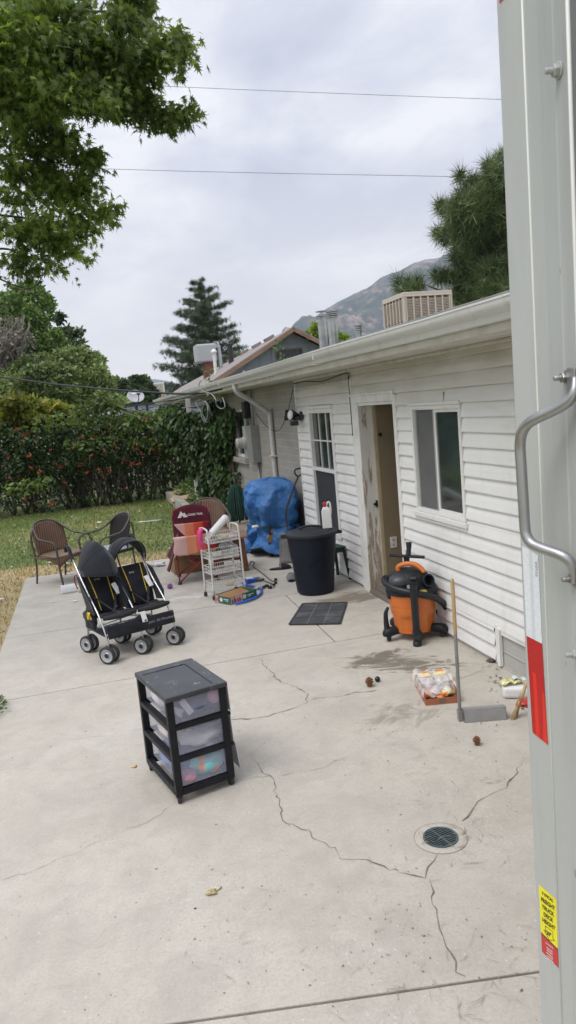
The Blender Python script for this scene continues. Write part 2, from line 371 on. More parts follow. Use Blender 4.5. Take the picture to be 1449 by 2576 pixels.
crack([(1100,1720),(1180,1700),(1240,1672)],.004,CRL)
GRV=mat('gravel_soil',(.25,.21,.165),.95,var=.5,sc=25,bmp=.8,bsc=40)
gb=MB().add([(1.86,10.885,-.012),(2.95,10.885,-.012),(2.95,19,-.012),(1.86,19,-.012)],[(0,1,2,3)]).build('gravel_bed',GRV); struct(gb)
# grass blades: one 'stuff' object
def drymask(x,y):
    a=np.exp(-((x+1.0)/.75)**2)*1.3*(y<11.8)*(x<-.9)*1.0+np.exp(-((x+1.9)/.9)**2)*.35*(y<12)*(x<-.9)+np.exp(-((y-11.0)/.8)**2)*1.2*(x>-1.2)*(x<2.1)+.35*(np.sin(x*1.7+y*.9)*np.sin(y*1.3-x*.6)>.55)
    return np.clip(a,0,1)
n=95000; X=rng.uniform(-9,2.0,n); Y=3+16.0*rng.random(n)**1.0; k=((X<-1.03)|(Y>10.9))&~((X>1.85)&(Y>14)); X=X[k];Y=Y[k]; vis=(X>-.42*Y-1.2); X=X[vis];Y=Y[vis]
dm=drymask(X,Y); pick=rng.random(len(X))<dm
def grassmat(nm,stops):
    mt,t,b=nt(nm); g=t.nodes.new('ShaderNodeNewGeometry'); o=ramp(t,g.outputs['Random Per Island'],stops); c=coords(t)
    f=ramp(t,noise(t,.6,5,.6,c),[(.35,(.72,.8,.7)),(.65,(1.35,1.2,1.1))]); o=mixc(t,1,o,f,'MULTIPLY')
    t.links.new(o,b.inputs['Base Color']); b.inputs['Roughness'].default_value=.7; return mt
GM=grassmat('grass_green',[(0,(.08,.15,.025)),(.5,(.14,.22,.045)),(.85,(.24,.28,.08)),(1,(.38,.34,.16))]); GD=grassmat('grass_dry',[(0,(.20,.17,.07)),(.5,(.42,.34,.16)),(1,(.56,.47,.26))])
def blades(nm,x,y,h,mt):
    n=len(x); P=np.c_[x,y,np.full(n,-.03)]; d=np.c_[rng.normal(0,.5,n),rng.normal(0,.5,n),np.ones(n)]; nr=np.c_[rng.normal(size=(n,2)),np.zeros(n)]
    return struct(scatter(nm,P,h*rng.uniform(.6,1.3,n)*(1+.02*y),[(-.16,0),(.16,0),(.08,.6),(0,1)],mt,nrm=nr,dirv=d),'stuff')
blades('lawn_grass',X[~pick],Y[~pick],.036,GM); blades('dry_grass',X[pick],Y[pick],.038,GD)
n=150; X=rng.uniform(-5,1.8,n);Y=rng.uniform(11.2,17.5,n)
CLV=mat('clover_white',(.75,.75,.68),.8)
struct(scatter('clover_flowers',np.c_[X,Y,np.full(n,.03)],rng.uniform(.02,.055,n),DIAM,CLV,nrm=np.c_[rng.normal(0,.4,(n,2)),np.ones(n)]),'stuff')
# pine needles and small debris on the concrete
ND=leafmat('needle_brown',(.34,.27,.19),(.27,.20,.13),(.42,.35,.26),trans=0); mb=MB()
reg=[(840,1750,330,150,50),(1010,1850,200,120,55),(1150,1950,170,130,45),(1230,2080,130,120,36),(1150,2330,220,180,40),(900,2450,450,100,36),(1150,2530,220,40,26),(620,1900,40,40,8),(400,2450,380,120,8),(700,2250,350,150,12)]
for (u,v,du,dv_,k) in reg:
    for i in range(int(k*.85)):
        p=G(u+random.uniform(-du,du),v+random.uniform(-dv_,dv_)); 
        if p.x>2.75 or (p-Vector((1.4,2.99,0))).length<.0: continue
        a=random.gauss(.3,.9); L=random.uniform(.04,.10); cv=random.uniform(-.5,.5); q=[]
        for s in range(5):
            aa=a+cv*(s/4-.5)*2; 
            if s: p=p+Vector((math.cos(aa),math.sin(aa),0))*L/4
            q.append((p.x,p.y,0))
        ribbon(mb,q,random.uniform(.0010,.0024),z=.006+random.uniform(0,.004),jit=.0015,seg=.03)
struct(mb.build('pine_needles',ND),'stuff')
DB=leafmat('leaf_crumbs',(.14,.09,.05),(.24,.16,.09),(.42,.36,.26),trans=0)
pts=[];szs=[]
for (u,v,du,dv_,k,s) in [(900,2350,420,200,90,.008),(1100,1850,250,200,50,.010),(1290,2400,60,90,10,.012),(1250,1690,60,30,16,.012),(1245,1715,22,35,26,.03),(1330,1775,18,14,22,.03),(1215,1630,60,20,14,.012),(1225,1822,60,6,10,.014),(200,1750,190,200,26,.009),(400,2300,380,200,40,.008),(560,1560,200,60,20,.012)]:
    for i in range(k):
        p=G(u+random.gauss(0,du*.5),v+random.gauss(0,dv_*.5)); pts.append((p.x,p.y,.005)); szs.append(s*random.uniform(.5,1.5))
struct(scatter('leaf_litter',pts,szs,OVAL,DB,nrm=np.c_[rng.normal(0,.35,(len(pts),2)),np.ones(len(pts))]),'stuff')
# ---------------------------------------------------------------- mountains
mt,t,b=nt('mountain_slope'); c=coords(t)
n=noise(t,.007,9,.68,mp(t,c,(1,1,1.8)),.8); n2=noise(t,.03,8,.72,c,.4); s=mth(t,'ADD',mth(t,'MULTIPLY',n,.55),mth(t,'MULTIPLY',n2,.45))
o=ramp(t,s,[(.43,(.018,.036,.036)),(.505,(.045,.068,.058)),(.535,(.13,.105,.10)),(.585,(.31,.22,.205))])
t.links.new(o,b.inputs['Base Color']); b.inputs['Roughness'].default_value=.95; MTN=mt
def mountain(name,prof,r0,r1,nu=150,nv=40,rough=1.0,mt=MTN):
    us=[p[0] for p in prof]; rc=(r0+r1)/2
    mb=MB(); vs=[]
    from mathutils import noise as mn
    for j in range(nv+1):
        f=j/nv; r=r0+(r1-r0)*f
        for i in range(nu+1):
            u=us[0]+(us[-1]-us[0])*i/nu; v=np.interp(u,us,[p[1] for p in prof])
            a=ray(u,v); hh=math.hypot(a[0],a[1]); top=CH+a[2]/hh*rc
            q=min(1,2*f) if f<.5 else 1-(f-.5)*1.0; sm=q*q*(3-2*q) if f<.5 else q
            x=a[0]/hh*r; y=a[1]/hh*r; nn=mn.fractal(Vector((x,y,0))*.004,.9,2.1,6)
            z=-30+(top+30)*(.25*sm+.75*q)*(1+0*nn)+nn*95*rough*math.sin(PI*min(1,f*1.25))*(1 if f<.42 else .25)
            vs.append((x,y,z))
    w=nu+1; mb.add(vs,[(j*w+i,j*w+i+1,(j+1)*w+i+1,(j+1)*w+i) for j in range(nv) for i in range(nu)])
    return struct(mb.build(name,mt,smooth=True))
mountain('mountain',[(560,990),(640,935),(700,880),(745,835),(800,795),(850,752),(900,722),(930,708),(960,690),(1000,678),(1040,655),(1080,645),(1110,642),(1150,652),(1250,640),(1400,600),(1600,560),(1900,520),(2300,600)],1700,3300,260,60)
mt2=mat('far_range',(.12,.17,.22),.95,var=.3,sc=.002)
mountain('far_mountain',[(-400,1030),(-100,1015),(100,1005),(300,985),(350,968),(385,952),(420,959),(500,980),(650,990),(800,970)],3500,4250,120,20,.3,mt2)
# ================================================================ HOUSE
W=2.83
HOUSE=thing('house','white vinyl sided house with grey brick end, white gutter and an open doorway','house',(0,0,0))
VIN=None
mt,t,b=nt('vinyl_siding'); c=coords(t)
o=ramp(t,noise(t,1.2,5,.6,c),[(.3,(.71,.705,.68)),(.7,(.80,.80,.785))])
st=noise(t,1.0,6,.7,mp(t,c,(1,1.2,6)),.3); o=mixc(t,ramp(t,st,[(.52,(0,0,0)),(.75,(.40,)*3)]),o,(.46,.42,.34))
o=mixc(t,ramp(t,noise(t,1.0,6,.65,mp(t,c,(1,9,1.0),(4,4,4))),[(.56,(0,0,0)),(.8,(.35,)*3)]),o,(.50,.46,.39))
# tan stain on the top laps, deepened to paint in the eave's shade
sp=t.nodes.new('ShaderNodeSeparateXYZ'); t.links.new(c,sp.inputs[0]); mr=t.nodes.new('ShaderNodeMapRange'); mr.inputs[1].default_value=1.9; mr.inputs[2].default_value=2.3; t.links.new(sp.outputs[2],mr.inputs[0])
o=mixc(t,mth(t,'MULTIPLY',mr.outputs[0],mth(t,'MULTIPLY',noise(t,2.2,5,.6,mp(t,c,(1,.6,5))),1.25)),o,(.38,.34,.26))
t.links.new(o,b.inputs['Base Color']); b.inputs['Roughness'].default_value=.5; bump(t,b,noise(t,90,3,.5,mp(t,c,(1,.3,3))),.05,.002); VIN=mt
TRIM=mat('trim_white',(.74,.735,.71),.5,var=.06,dirt=(.45,.41,.34),dsc=5,damt=.45)
def nz(y,k): return .6*(.0022*math.sin(y*2.1+k*1.7)+.0016*math.sin(y*4.7+k*2.9)+.0009*math.sin(y*9+k))
def siding(name,Y0,Y1,z0,z1,ops,row0=0,h=.1135,X=W):
    mb=MB(); rows=int(math.ceil((z1-z0)/h))
    for k in range(rows):
        a=z0+k*h; c_=min(z1,a+h); br=sorted({a,c_}|{z for o_ in ops for z in (o_[2],o_[3]) if a<z<c_})
        for p,q in zip(br,br[1:]):
            mid=(p+q)/2; iv=[(Y0,Y1)]
            for (oy0,oy1,oz0,oz1) in ops:
                if oz0<mid<oz1:
                    nv=[]
                    for (s,e) in iv:
                        if oy1<=s or oy0>=e: nv.append((s,e)); continue
                        if s<oy0: nv.append((s,oy0))
                        if e>oy1: nv.append((oy1,e))
                    iv=nv
            for (s,e) in iv:
                n=max(1,int((e-s)/.16))
                vs=[];fs=[]
                for i in range(n+1):
                    y=s+(e-s)*i/n; w=nz(y,k+row0)
                    def xo(z): 
                        f=(z-a)/h; return X-(.0215*max(0,1-f)**.8+.001+(.002*math.sin(PI*f)))-w
                    dz=nz(y+3,k+row0)*.9
                    vs+=[(X,y,p+dz),(xo(p),y,p+dz),(xo(p)-.0005,y,p+.009+dz if q-p>.02 else p+dz),(xo((p+q)/2),y,(p+q)/2+dz),(xo(q),y,q+dz*.9),(X,y,q+dz*.9)]
                for i in range(n):
                    for k2 in range(5): fs.append((i*6+k2,i*6+k2+1,(i+1)*6+k2+1,(i+1)*6+k2))
                mb.add(vs,fs)
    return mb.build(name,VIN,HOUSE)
OP_DOOR=(6.41,7.47,-1,2.11); OP_W1=(5.17,6.06,1.055,1.985); OP_W2=(8.2,9.14,.44,2.02)
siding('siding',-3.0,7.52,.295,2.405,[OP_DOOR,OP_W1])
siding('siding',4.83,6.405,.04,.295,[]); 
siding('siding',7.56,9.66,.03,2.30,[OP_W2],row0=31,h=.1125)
# a butt joint between two lengths of siding, and the closing strips
mb=MB(); mb.bb((W-.028,7.515,.0),(W,7.56,2.41)); mb.bb((W-.024,9.655,.0),(W+.07,9.685,2.41)); mb.bb((W-.03,6.375,.02),(W,6.41,2.10))
mb.bb((W-.024,4.785,.03),(W,4.815,.33)); mb.bb((W-.034,4.745,.015),(W-.004,4.782,.31)); mb.bb((W-.02,-3,.262),(W,4.74,.296)) ; msplit(mb,'corner_trim',TRIM,HOUSE,bevel=.003)
BLK=mat('cable_black',(.02,.02,.02),.6)
mb=MB(); mb.tube([(W-.03,9.68,2.36),(W-.04,9.1,2.365),(W-.045,8.4,2.33),(W-.04,7.55,2.372),(W-.035,7.53,2.3)],.006,6,4); mb.tube([(W-.035,7.535,2.37),(W-.036,7.53,1.7)],.004,6); mb.tube([(W+.03,12.3,2.0),(W+.02,11.6,1.78),(W+.0,10.8,1.72),(W-.01,10.2,1.95),(W-.02,9.7,2.33)],.005,6,6); mb.build('wall_cable',BLK,HOUSE)
q=WX(1122,1010,W); q2=WX(1122,985,W); MB().bb((W-.0245,q.y-.002,q.z),(W-.004,q.y+.002,q2.z)).build('siding_joint',mat('joint_grey',(.34,.33,.30),.8),HOUSE)
# backing wall with openings
def wallops(mb,Y0,Y1,Z0,Z1,ops,X0,X1):
    ys=sorted({Y0,Y1}|{min(max(o_[i],Y0),Y1) for o_ in ops for i in(0,1)}); zs=sorted({Z0,Z1}|{min(max(o_[i],Z0),Z1) for o_ in ops for i in(2,3)})
    for a,b_ in zip(ys,ys[1:]):
        for p,q in zip(zs,zs[1:]):
            if b_-a<1e-6 or q-p<1e-6: continue
            if any(o_[0]<(a+b_)/2<o_[1] and o_[2]<(p+q)/2<o_[3] for o_ in ops): continue
            mb.bb((X0,a,p),(X1,b_,q))
FND=mat('painted_foundation',(.42,.405,.375),.85,var=.08,dirt=(.30,.28,.24),bmp=.2,bsc=80)
mb=MB(); wallops(mb,-3,9.68,-.1,2.42,[(6.44,7.34,-.1,2.045),(5.2,6.03,1.08,1.96),(8.24,9.1,.48,1.99)],W+.001,W+.13); mb.build('wall',FND,HOUSE)
mb=MB(); mb.bb((W-.006,-3,.13),(W+.0005,4.74,.138)); mb.bb((W-.012,-3,-.02),(W,4.78,.012)); mb.build('foundation_ledge',FND,HOUSE)
# brick section
mt,t,b=nt('painted_brick'); c=coords(t); sp=t.nodes.new('ShaderNodeSeparateXYZ'); t.links.new(c,sp.inputs[0]); cb=t.nodes.new('ShaderNodeCombineXYZ'); t.links.new(sp.outputs[1],cb.inputs[0]); t.links.new(sp.outputs[2],cb.inputs[1])
bk=t.nodes.new('ShaderNodeTexBrick'); bk.inputs['Scale'].default_value=1; bk.inputs['Brick Width'].default_value=.40; bk.inputs['Row Height'].default_value=.105; bk.inputs['Mortar Size'].default_value=.006
bk.inputs['Color1'].default_value=(.29,.272,.245,1); bk.inputs['Color2'].default_value=(.325,.305,.275,1); bk.inputs['Mortar'].default_value=(.40,.385,.355,1); bk.inputs['Mortar Smooth'].default_value=.4
t.links.new(cb.outputs[0],bk.inputs[0]); o=mixc(t,ramp(t,noise(t,2.5,6,.65,c),[(.4,(.0,)*3),(.75,(.45,)*3)]),bk.outputs[0],(.22,.20,.175)); t.links.new(o,b.inputs['Base Color']); b.inputs['Roughness'].default_value=.85
bump(t,b,mth(t,'ADD',mth(t,'MULTIPLY',bk.outputs['Fac'],-.7),mth(t,'MULTIPLY',noise(t,30,4,.6,c),.3)),.5,.006); BRK=mt
OP3=(13.5,14.45,1.17,2.08); mb=MB(); wallops(mb,9.685,15.6,-.1,2.42,[OP3],2.90,3.06); mb.bb((2.90,15.45,-.1),(6,15.6,2.42)); mb.build('brick_wall',BRK,HOUSE)
mb=MB(); mb.bb((2.83,13.4,1.07),(3.0,14.6,1.165)); mb.build('window_sill',BRK,HOUSE,bevel=.005)
# the rest of the shell: inner room, back
INW=mat('interior_tan',(.25,.195,.12),.8,var=.05); FLR=mat('interior_floor',(.16,.14,.12),.7)
mb=MB(); mb.bb((2.962,7.36,-.05),(5.4,7.48,2.42)); mb.bb((2.962,6.1,-.05),(5.4,6.2,2.42)) if 0 else None
mb.bb((5.4,-3,-.05),(5.5,15.45,2.42)); mb.build('interior_wall',INW,HOUSE)
MB().bb((2.84,-3,-.02),(5.4,15.4,.06)).build('interior_floor',FLR,HOUSE)
MB().bb((2.97,-3.1,-.1),(5.5,-3.0,2.42)).build('end_wall',FND,HOUSE)
# ceiling/soffit, fascia, roof
SOF=mat('soffit_paint',(.60,.575,.52),.7,var=.08,dirt=(.40,.36,.30),dsc=4,damt=.6)
MB().bb((2.385,-3,2.412),(5.5,23.6,2.43)).build('soffit',SOF,HOUSE)
mb=MB(); mb.bb((2.362,-3,2.405),(2.384,23.6,2.565)); mb.build('fascia',SOF,HOUSE,bevel=.002)
mb=MB(); mb.bb((2.79,-3,2.385),(2.828,7.5,2.4115)); mb.bb((2.79,7.565,2.375),(2.828,9.65,2.4115)); mb.build('frieze_trim',SOF,HOUSE,bevel=.006)
GUT=mat('gutter_paint',(.63,.63,.61),.42,var=.05,dirt=(.36,.35,.31),dsc=6,damt=.4,coat=.1)
gp=[(2.36,2.572),(2.36,2.462),(2.325,2.458),(2.305,2.463),(2.300,2.478),(2.292,2.498),(2.272,2.512),(2.256,2.53),(2.25,2.548),(2.249,2.566),(2.243,2.570),(2.243,2.582),(2.254,2.582),(2.256,2.55),(2.27,2.525),(2.30,2.505),(2.31,2.472),(2.352,2.472),(2.352,2.572)]
def gut(y0,y1,nm='gutter'):
    n=28; vs=[];k=len(gp)
    for i in range(n+1):
        y=y0+(y1-y0)*i/n; dz=.004*math.sin(y*1.1)-.003*math.sin(y*.5)
        vs+=[(x,y,z+dz) for x,z in gp]
    fs=[(i*k+j,i*k+(j+1)%k,(i+1)*k+(j+1)%k,(i+1)*k+j) for i in range(n) for j in range(k)]+[tuple(range(k))[::-1],tuple(n*k+j for j in range(k))]
    mb=MB(); mb.add(vs,fs); return mb
g1=gut(-3,23.7); g1.build('gutter',GUT,HOUSE,smooth=True,ang=30)
mb=MB()
for y in (7.0,12.2,18): mb.bb((2.238,y,2.455),(2.30,y+.05,2.462)); mb.bb((2.244,y,2.5),(2.262,y+.012,2.585))
msplit(mb,'gutter_seam',GUT,HOUSE)
ROOF=mat('roof_membrane',(.17,.175,.175),.85,var=.2,sc=4,dirt=(.28,.27,.25),bmp=.4,bsc=60)
mb=MB(); RP=[(2.255,2.587),(2.30,2.600),(5.5,3.29),(8.8,2.60),(8.8,2.55),(5.5,3.24),(2.30,2.574),(2.255,2.574)]
vs=[(x,y,z) for y in (-3.1,15.7) for x,z in RP]; k=len(RP); mb.add(vs,[(j,(j+1)%k,k+(j+1)%k,k+j) for j in range(k)]+[tuple(range(k))[::-1],tuple(range(k,2*k))])
RP2=[(2.255,2.587),(2.30,2.600),(4.2,2.99),(4.2,2.94),(2.30,2.574),(2.255,2.574)]
vs=[(x,y,z) for y in (15.7,23.7) for x,z in RP2]; k=len(RP2); mb.add(vs,[(j,(j+1)%k,k+(j+1)%k,k+j) for j in range(k)]+[tuple(range(k))[::-1],tuple(range(k,2*k))])
mb.build('roof',ROOF,HOUSE)
mb=MB(); mb.bb((8.6,-3,-.1),(8.7,15.6,2.6)); mb.bb((5.5,15.45,-.1),(8.7,15.6,2.6)); mb.bb((5.5,-3.1,-.1),(8.7,-3,2.6)); mb.build('back_wall',FND,HOUSE)
mb=MB(); mb.bb((2.22,16.0,-.05),(2.31,16.09,2.405)); mb.bb((2.25,23.2,-.05),(2.35,23.3,2.405)); msplit(mb,'porch_post',TRIM,HOUSE)
# downspout with two elbows
DS=mat('downspout_paint',(.52,.52,.50),.5,var=.06,dirt=(.36,.33,.28),dsc=5,damt=.5)
mb=MB(); mb.tube([(2.33,11.25,2.47),(2.33,11.25,2.40),(2.37,11.26,2.33),(2.47,11.27,2.27),(2.76,11.3,2.06),(2.84,11.31,1.98),(2.855,11.31,1.88),(2.855,11.31,.02)],.038,10,3); mb.build('downspout',DS,HOUSE,smooth=True,ang=50)
mb=MB(); mb.lathe([(.044,-.02),(.044,.02)],10,(2.79,11.305,2.035),Euler((0,R(55),0)).to_matrix()); mb.bb((2.80,11.25,1.3),(2.90,11.37,1.325)); msplit(mb,'downspout_band',DS,HOUSE)
# doorway: worn casing
mt,t,b=nt('worn_casing'); c=coords(t)
w1=noise(t,3.2,8,.7,mp(t,c,(6,6,.9)),.6); sp=t.nodes.new('ShaderNodeSeparateXYZ'); t.links.new(c,sp.inputs[0])
hz=t.nodes.new('ShaderNodeMapRange'); hz.inputs[1].default_value=1.5; hz.inputs[2].default_value=.3; t.links.new(sp.outputs[2],hz.inputs[0])
f=ramp(t,mth(t,'ADD',w1,mth(t,'MULTIPLY',hz.outputs[0],.16)),[(.605,(0,0,0)),(.64,(1,1,1))])
wood=ramp(t,noise(t,8,6,.7,mp(t,c,(8,8,.5)),.5),[(.35,(.24,.17,.12)),(.55,(.42,.34,.26)),(.7,(.55,.49,.42))])
o=mixc(t,f,(.66,.645,.61),wood); t.links.new(o,b.inputs['Base Color']); b.inputs['Roughness'].default_value=.75; bump(t,b,mth(t,'SUBTRACT',1.0,f),.5,.004); WORN=mt
DF=MB(); DF.bb((W-.035,7.345,.0),(W-.002,7.512,2.0445)); DF.bb((W-.035,6.41,2.045),(W-.002,7.512,2.118)); DF.bb((W-.05,6.38,2.118),(W-.003,7.54,2.14))
dfo=DF.build('door_casing',TRIM,HOUSE,bevel=.004)
mb=MB(); mb.bb((W-.032,7.335,.0),(W+.135,7.372,2.045)); mb.bb((W+.135,7.318,.0),(W+.15,7.36,2.03)); mb.build('door_jamb',WORN,dfo,bevel=.004)
mb=MB(); mb.bb((W-.03,6.411,.0),(W+.13,6.438,2.045)); mb.bb((W-.02,6.438,2.015),(W+.13,7.335,2.044)); mb.build('door_jamb',TRIM,dfo,bevel=.003)
mb=MB(); mb.bb((W+.118,7.300,.04),(W+.134,7.334,2.0)); mb.build('door_stop',mat('old_cream',(.42,.37,.27),.7),dfo)
DKM=mat('dark_metal',(.05,.045,.04),.45,.8); mb=MB(); mb.bb((W+.095,7.326,.93),(W+.125,7.336,1.0)); mb.bb((W+.07,7.31,.95),(W+.10,7.336,.975)); mb.build('strike_plate',DKM,dfo)
mb=MB(); mb.bb((W-.045,6.42,-.01),(W+.14,7.34,.035)); mb.build('threshold',FLR,dfo,bevel=.006)
# back partition seen through the doorway, with an outlet
mb=MB(); mb.bb((2.965,7.255,.03),(4.6,7.30,2.42)); ip=mb.build('interior_partition',INW,HOUSE)
pl=mat('outlet_white',(.72,.70,.66),.4)
def hit(u,v,Y): return WY(u,v,Y)
q=hit(990,1364,7.255); mb=MB(); mb.bb((q.x-.038,7.249,q.z-.06),(q.x+.038,7.2545,q.z+.06)); ou=mb.build('outlet',pl,ip,bevel=.003)
mb=MB(); mb.bb((q.x-.014,7.2465,q.z+.012),(q.x+.014,7.249,q.z+.04)); mb.bb((q.x-.014,7.2465,q.z-.04),(q.x+.014,7.249,q.z-.012)); msplit(mb,'socket',mat('outlet_grey',(.42,.40,.36),.5),ou,bevel=.002)
q=hit(952,1093,7.255); mb=MB(); mb.lathe([(.006,0),(.006,.03),(.02,.035),(.02,.05),(0,.055)],10,(q.x,7.255,q.z),Euler((R(90),0,0)).to_matrix()); mb.build('coat_hook',DKM,ip)
# windows
def glassmat(name,base,rough=.08):
    mt,t,b=nt(name); b.inputs['Base Color'].default_value=(*base,1); b.inputs['Roughness'].default_value=rough; b.inputs['Specular IOR Level'].default_value=.85; b.inputs['Coat Weight'].default_value=.35; b.inputs['Coat Roughness'].default_value=.03
    c=coords(t); n=noise(t,2.5,3,.5,c); o=ramp(t,n,[(.35,tuple(x*.7 for x in base)),(.7,tuple(x*1.5 for x in base))]); t.links.new(o,b.inputs['Base Color']); bump(t,b,noise(t,1.6,2,.5,c),.04,.02); return mt
GL=glassmat('window_glass',(.030,.043,.043)); SCR=mat('insect_screen',(.11,.115,.112),.75,var=.15,sc=3); SCR2=mat('dark_screen',(.028,.03,.036),.7,var=.2,sc=3)
WV=mat('window_vinyl',(.76,.755,.735),.4,var=.03,dirt=(.50,.47,.41),dsc=6,damt=.35)
def rect_frame(mb,y0,y1,z0,z1,w,xo,xi):
    mb.bb((xo,y0,z0),(xi,y1,z0+w)); mb.bb((xo,y0,z1-w),(xi,y1,z1)); mb.bb((xo,y0,z0+w),(xi,y0+w,z1-w)); mb.bb((xo,y1-w,z0+w),(xi,y1,z1-w))
y0,y1,z0,z1=5.172,6.058,1.058,1.985
mb=MB(); rect_frame(mb,y0,y1,z0,z1,.034,W-.028,W+.06); w1o=mb.build('window',WV,HOUSE,bevel=.004)
mb=MB(); mb.bb((W-.045,y0-.03,z0-.045),(W-.002,y1+.03,z0-.002)); mb.bb((W-.03,y0-.02,z0-.075),(W-.003,y1+.02,z0-.045)); mb.bb((W-.04,y0-.01,z1+.001),(W-.003,y1+.02,z1+.028)); msplit(mb,'window_trim',WV,w1o,bevel=.005)
mb=MB(); rect_frame(mb,5.206,5.645,z0+.034,z1-.034,.026,W-.012,W+.012); mb.build('sash',WV,w1o,bevel=.003)
mb=MB(); rect_frame(mb,5.60,6.024,z0+.034,z1-.034,.024,W+.018,W+.04); mb.build('sash',WV,w1o,bevel=.003)
MB().bb((W+.0,5.23,z0+.058),(W+.005,5.622,z1-.058)).build('pane',GL,w1o)
MB().bb((W+.028,5.62,z0+.056),(W+.033,6.0,z1-.056)).build('pane',GL,w1o)
MB().bb((W+.006,5.655,z0+.04),(W+.008,6.015,z1-.04)).build('screen',SCR,w1o)
mb=MB(); mb.bb((W-.012,5.648,z0+.036),(W+.010,5.664,z1-.036)); mb.bb((W-.004,6.0,z0+.036),(W+.010,6.022,z1-.036)); mb.build('screen_frame',mat('screen_alu',(.35,.35,.34),.5),w1o)
y0,y1,z0,z1=8.202,9.138,.445,2.012
mb=MB(); rect_frame(mb,y0,y1,z0,z1,.055,W-.032,W+.06); mb.bb((W-.026,y0+.055,1.235),(W+.05,y1-.055,1.275)); w2o=mb.build('window',WV,HOUSE,bevel=.004)
mb=MB(); mb.bb((W-.05,y0-.01,z1+.001),(W-.003,y1+.01,z1+.035)); mb.build('window_trim',WV,w2o,bevel=.004)
mb=MB()
for f in (1/3,2/3): yy=y0+.055+(y1-y0-.11)*f; mb.bb((W+.002,yy-.008,1.275),(W+.014,yy+.008,z1-.055))
zz=(1.275+z1-.055)/2; mb.bb((W+.001,y0+.055,zz-.008),(W+.013,y1-.055,zz+.008)); mb.build('muntins',WV,w2o)
MB().bb((W+.016,y0+.055,1.275),(W+.02,y1-.055,z1-.055)).build('pane',GL,w2o)
MB().bb((W+.004,y0+.055,z0+.055),(W+.008,y1-.055,1.235)).build('screen',SCR2,w2o)
mb=MB(); rect_frame(mb,13.5,14.45,1.17,2.08,.05,2.93,3.0); w3=mb.build('window',WV,HOUSE); MB().bb((2.96,13.55,1.22),(2.965,14.4,2.03)).build('pane',GL,w3)
# ------------------------------------------------ things fixed to the house
FL=thing('flood_light','twin head flood light with black base on the corner of the white siding','light',(W-.02,9.42,1.93))
BP=mat('black_plastic',(.022,.022,.024),.45,var=.2); LENS=mat('lamp_lens',(.62,.62,.60),.15,var=.05)
mb=MB(); mb.lathe([(.06,0),(.06,.02),(.03,.04)],16,(0,0,0),Euler((0,R(-90),0)).to_matrix()); mb.box((-.06,.02,-.03),(.09,.12,.05)); mb.box((-.10,.05,-.09),(.10,.07,.06)); mb.build('base',BP,FL,bevel=.006)
for dy,rz,rx in ((.05,R(15),0),(.26,R(-35),0)):
    mb=MB(); M=(Euler((0,0,R(180)+rz)).to_matrix()@Euler((0,R(80),0)).to_matrix()); mb.lathe([(.03,-.09),(.045,-.06),(.068,.0),(.075,.02),(.072,.03)],18,(-.12,dy,.02),M); hd=mb.build('lamp_head',BP,FL,smooth=True,ang=40)
    mb=MB(); mb.lathe([(.067,.026),(.06,.038),(.03,.046),(0,.048)],18,(-.12,dy,.02),M,capb=False); mb.build('lens',LENS,hd,smooth=True)
    mb=MB(); mb.tube([(-.05,.02,-.0),(-.08,dy*.6,.0),(-.09,dy,.02)],.014,6,3); mb.build('arm',BP,FL)
MT=thing('electric_meter_box','grey electric meter box with round meter on the brick wall','meter box',(2.90,12.35,1.16))
MG=mat('meter_grey',(.26,.265,.26),.5,.2,dirt=(.2,.18,.15)); MG2=mat('meter_pale',(.40,.40,.385),.5)
mb=MB(); mb.bb((-.15,0,0),(-.002,.42,.63)); mb.build('box',MG,MT,bevel=.006); mb=MB(); mb.bb((-.13,.42,.06),(-.003,.75,.62)); mb.build('meter_base',MG2,MT,bevel=.006)
mb=MB(); mb.lathe([(.11,0),(.11,.04),(.095,.05),(.09,.15),(.07,.17),(0,.175)],20,(-.13,.59,.33),Euler((0,R(-90),0)).to_matrix()); mb.build('meter',mat('meter_glass',(.42,.42,.41),.2,coat=.5),MT,smooth=True,ang=35)
mb=MB(); mb.tube([(-.06,.6,.62),(-.06,.6,1.25)],.03,8); mb.tube([(-.05,.15,.63),(-.05,.15,1.25)],.022,8); mb.tube([(-.04,.12,-.02),(-.04,.12,-1.12)],.022,8); msplit(mb,'conduit',MG,MT,smooth=True)
mb=MB(); mb.bb((-.12,.50,.75),(-.02,.70,1.05)); mb.build('weather_head',BP,MT,bevel=.01)
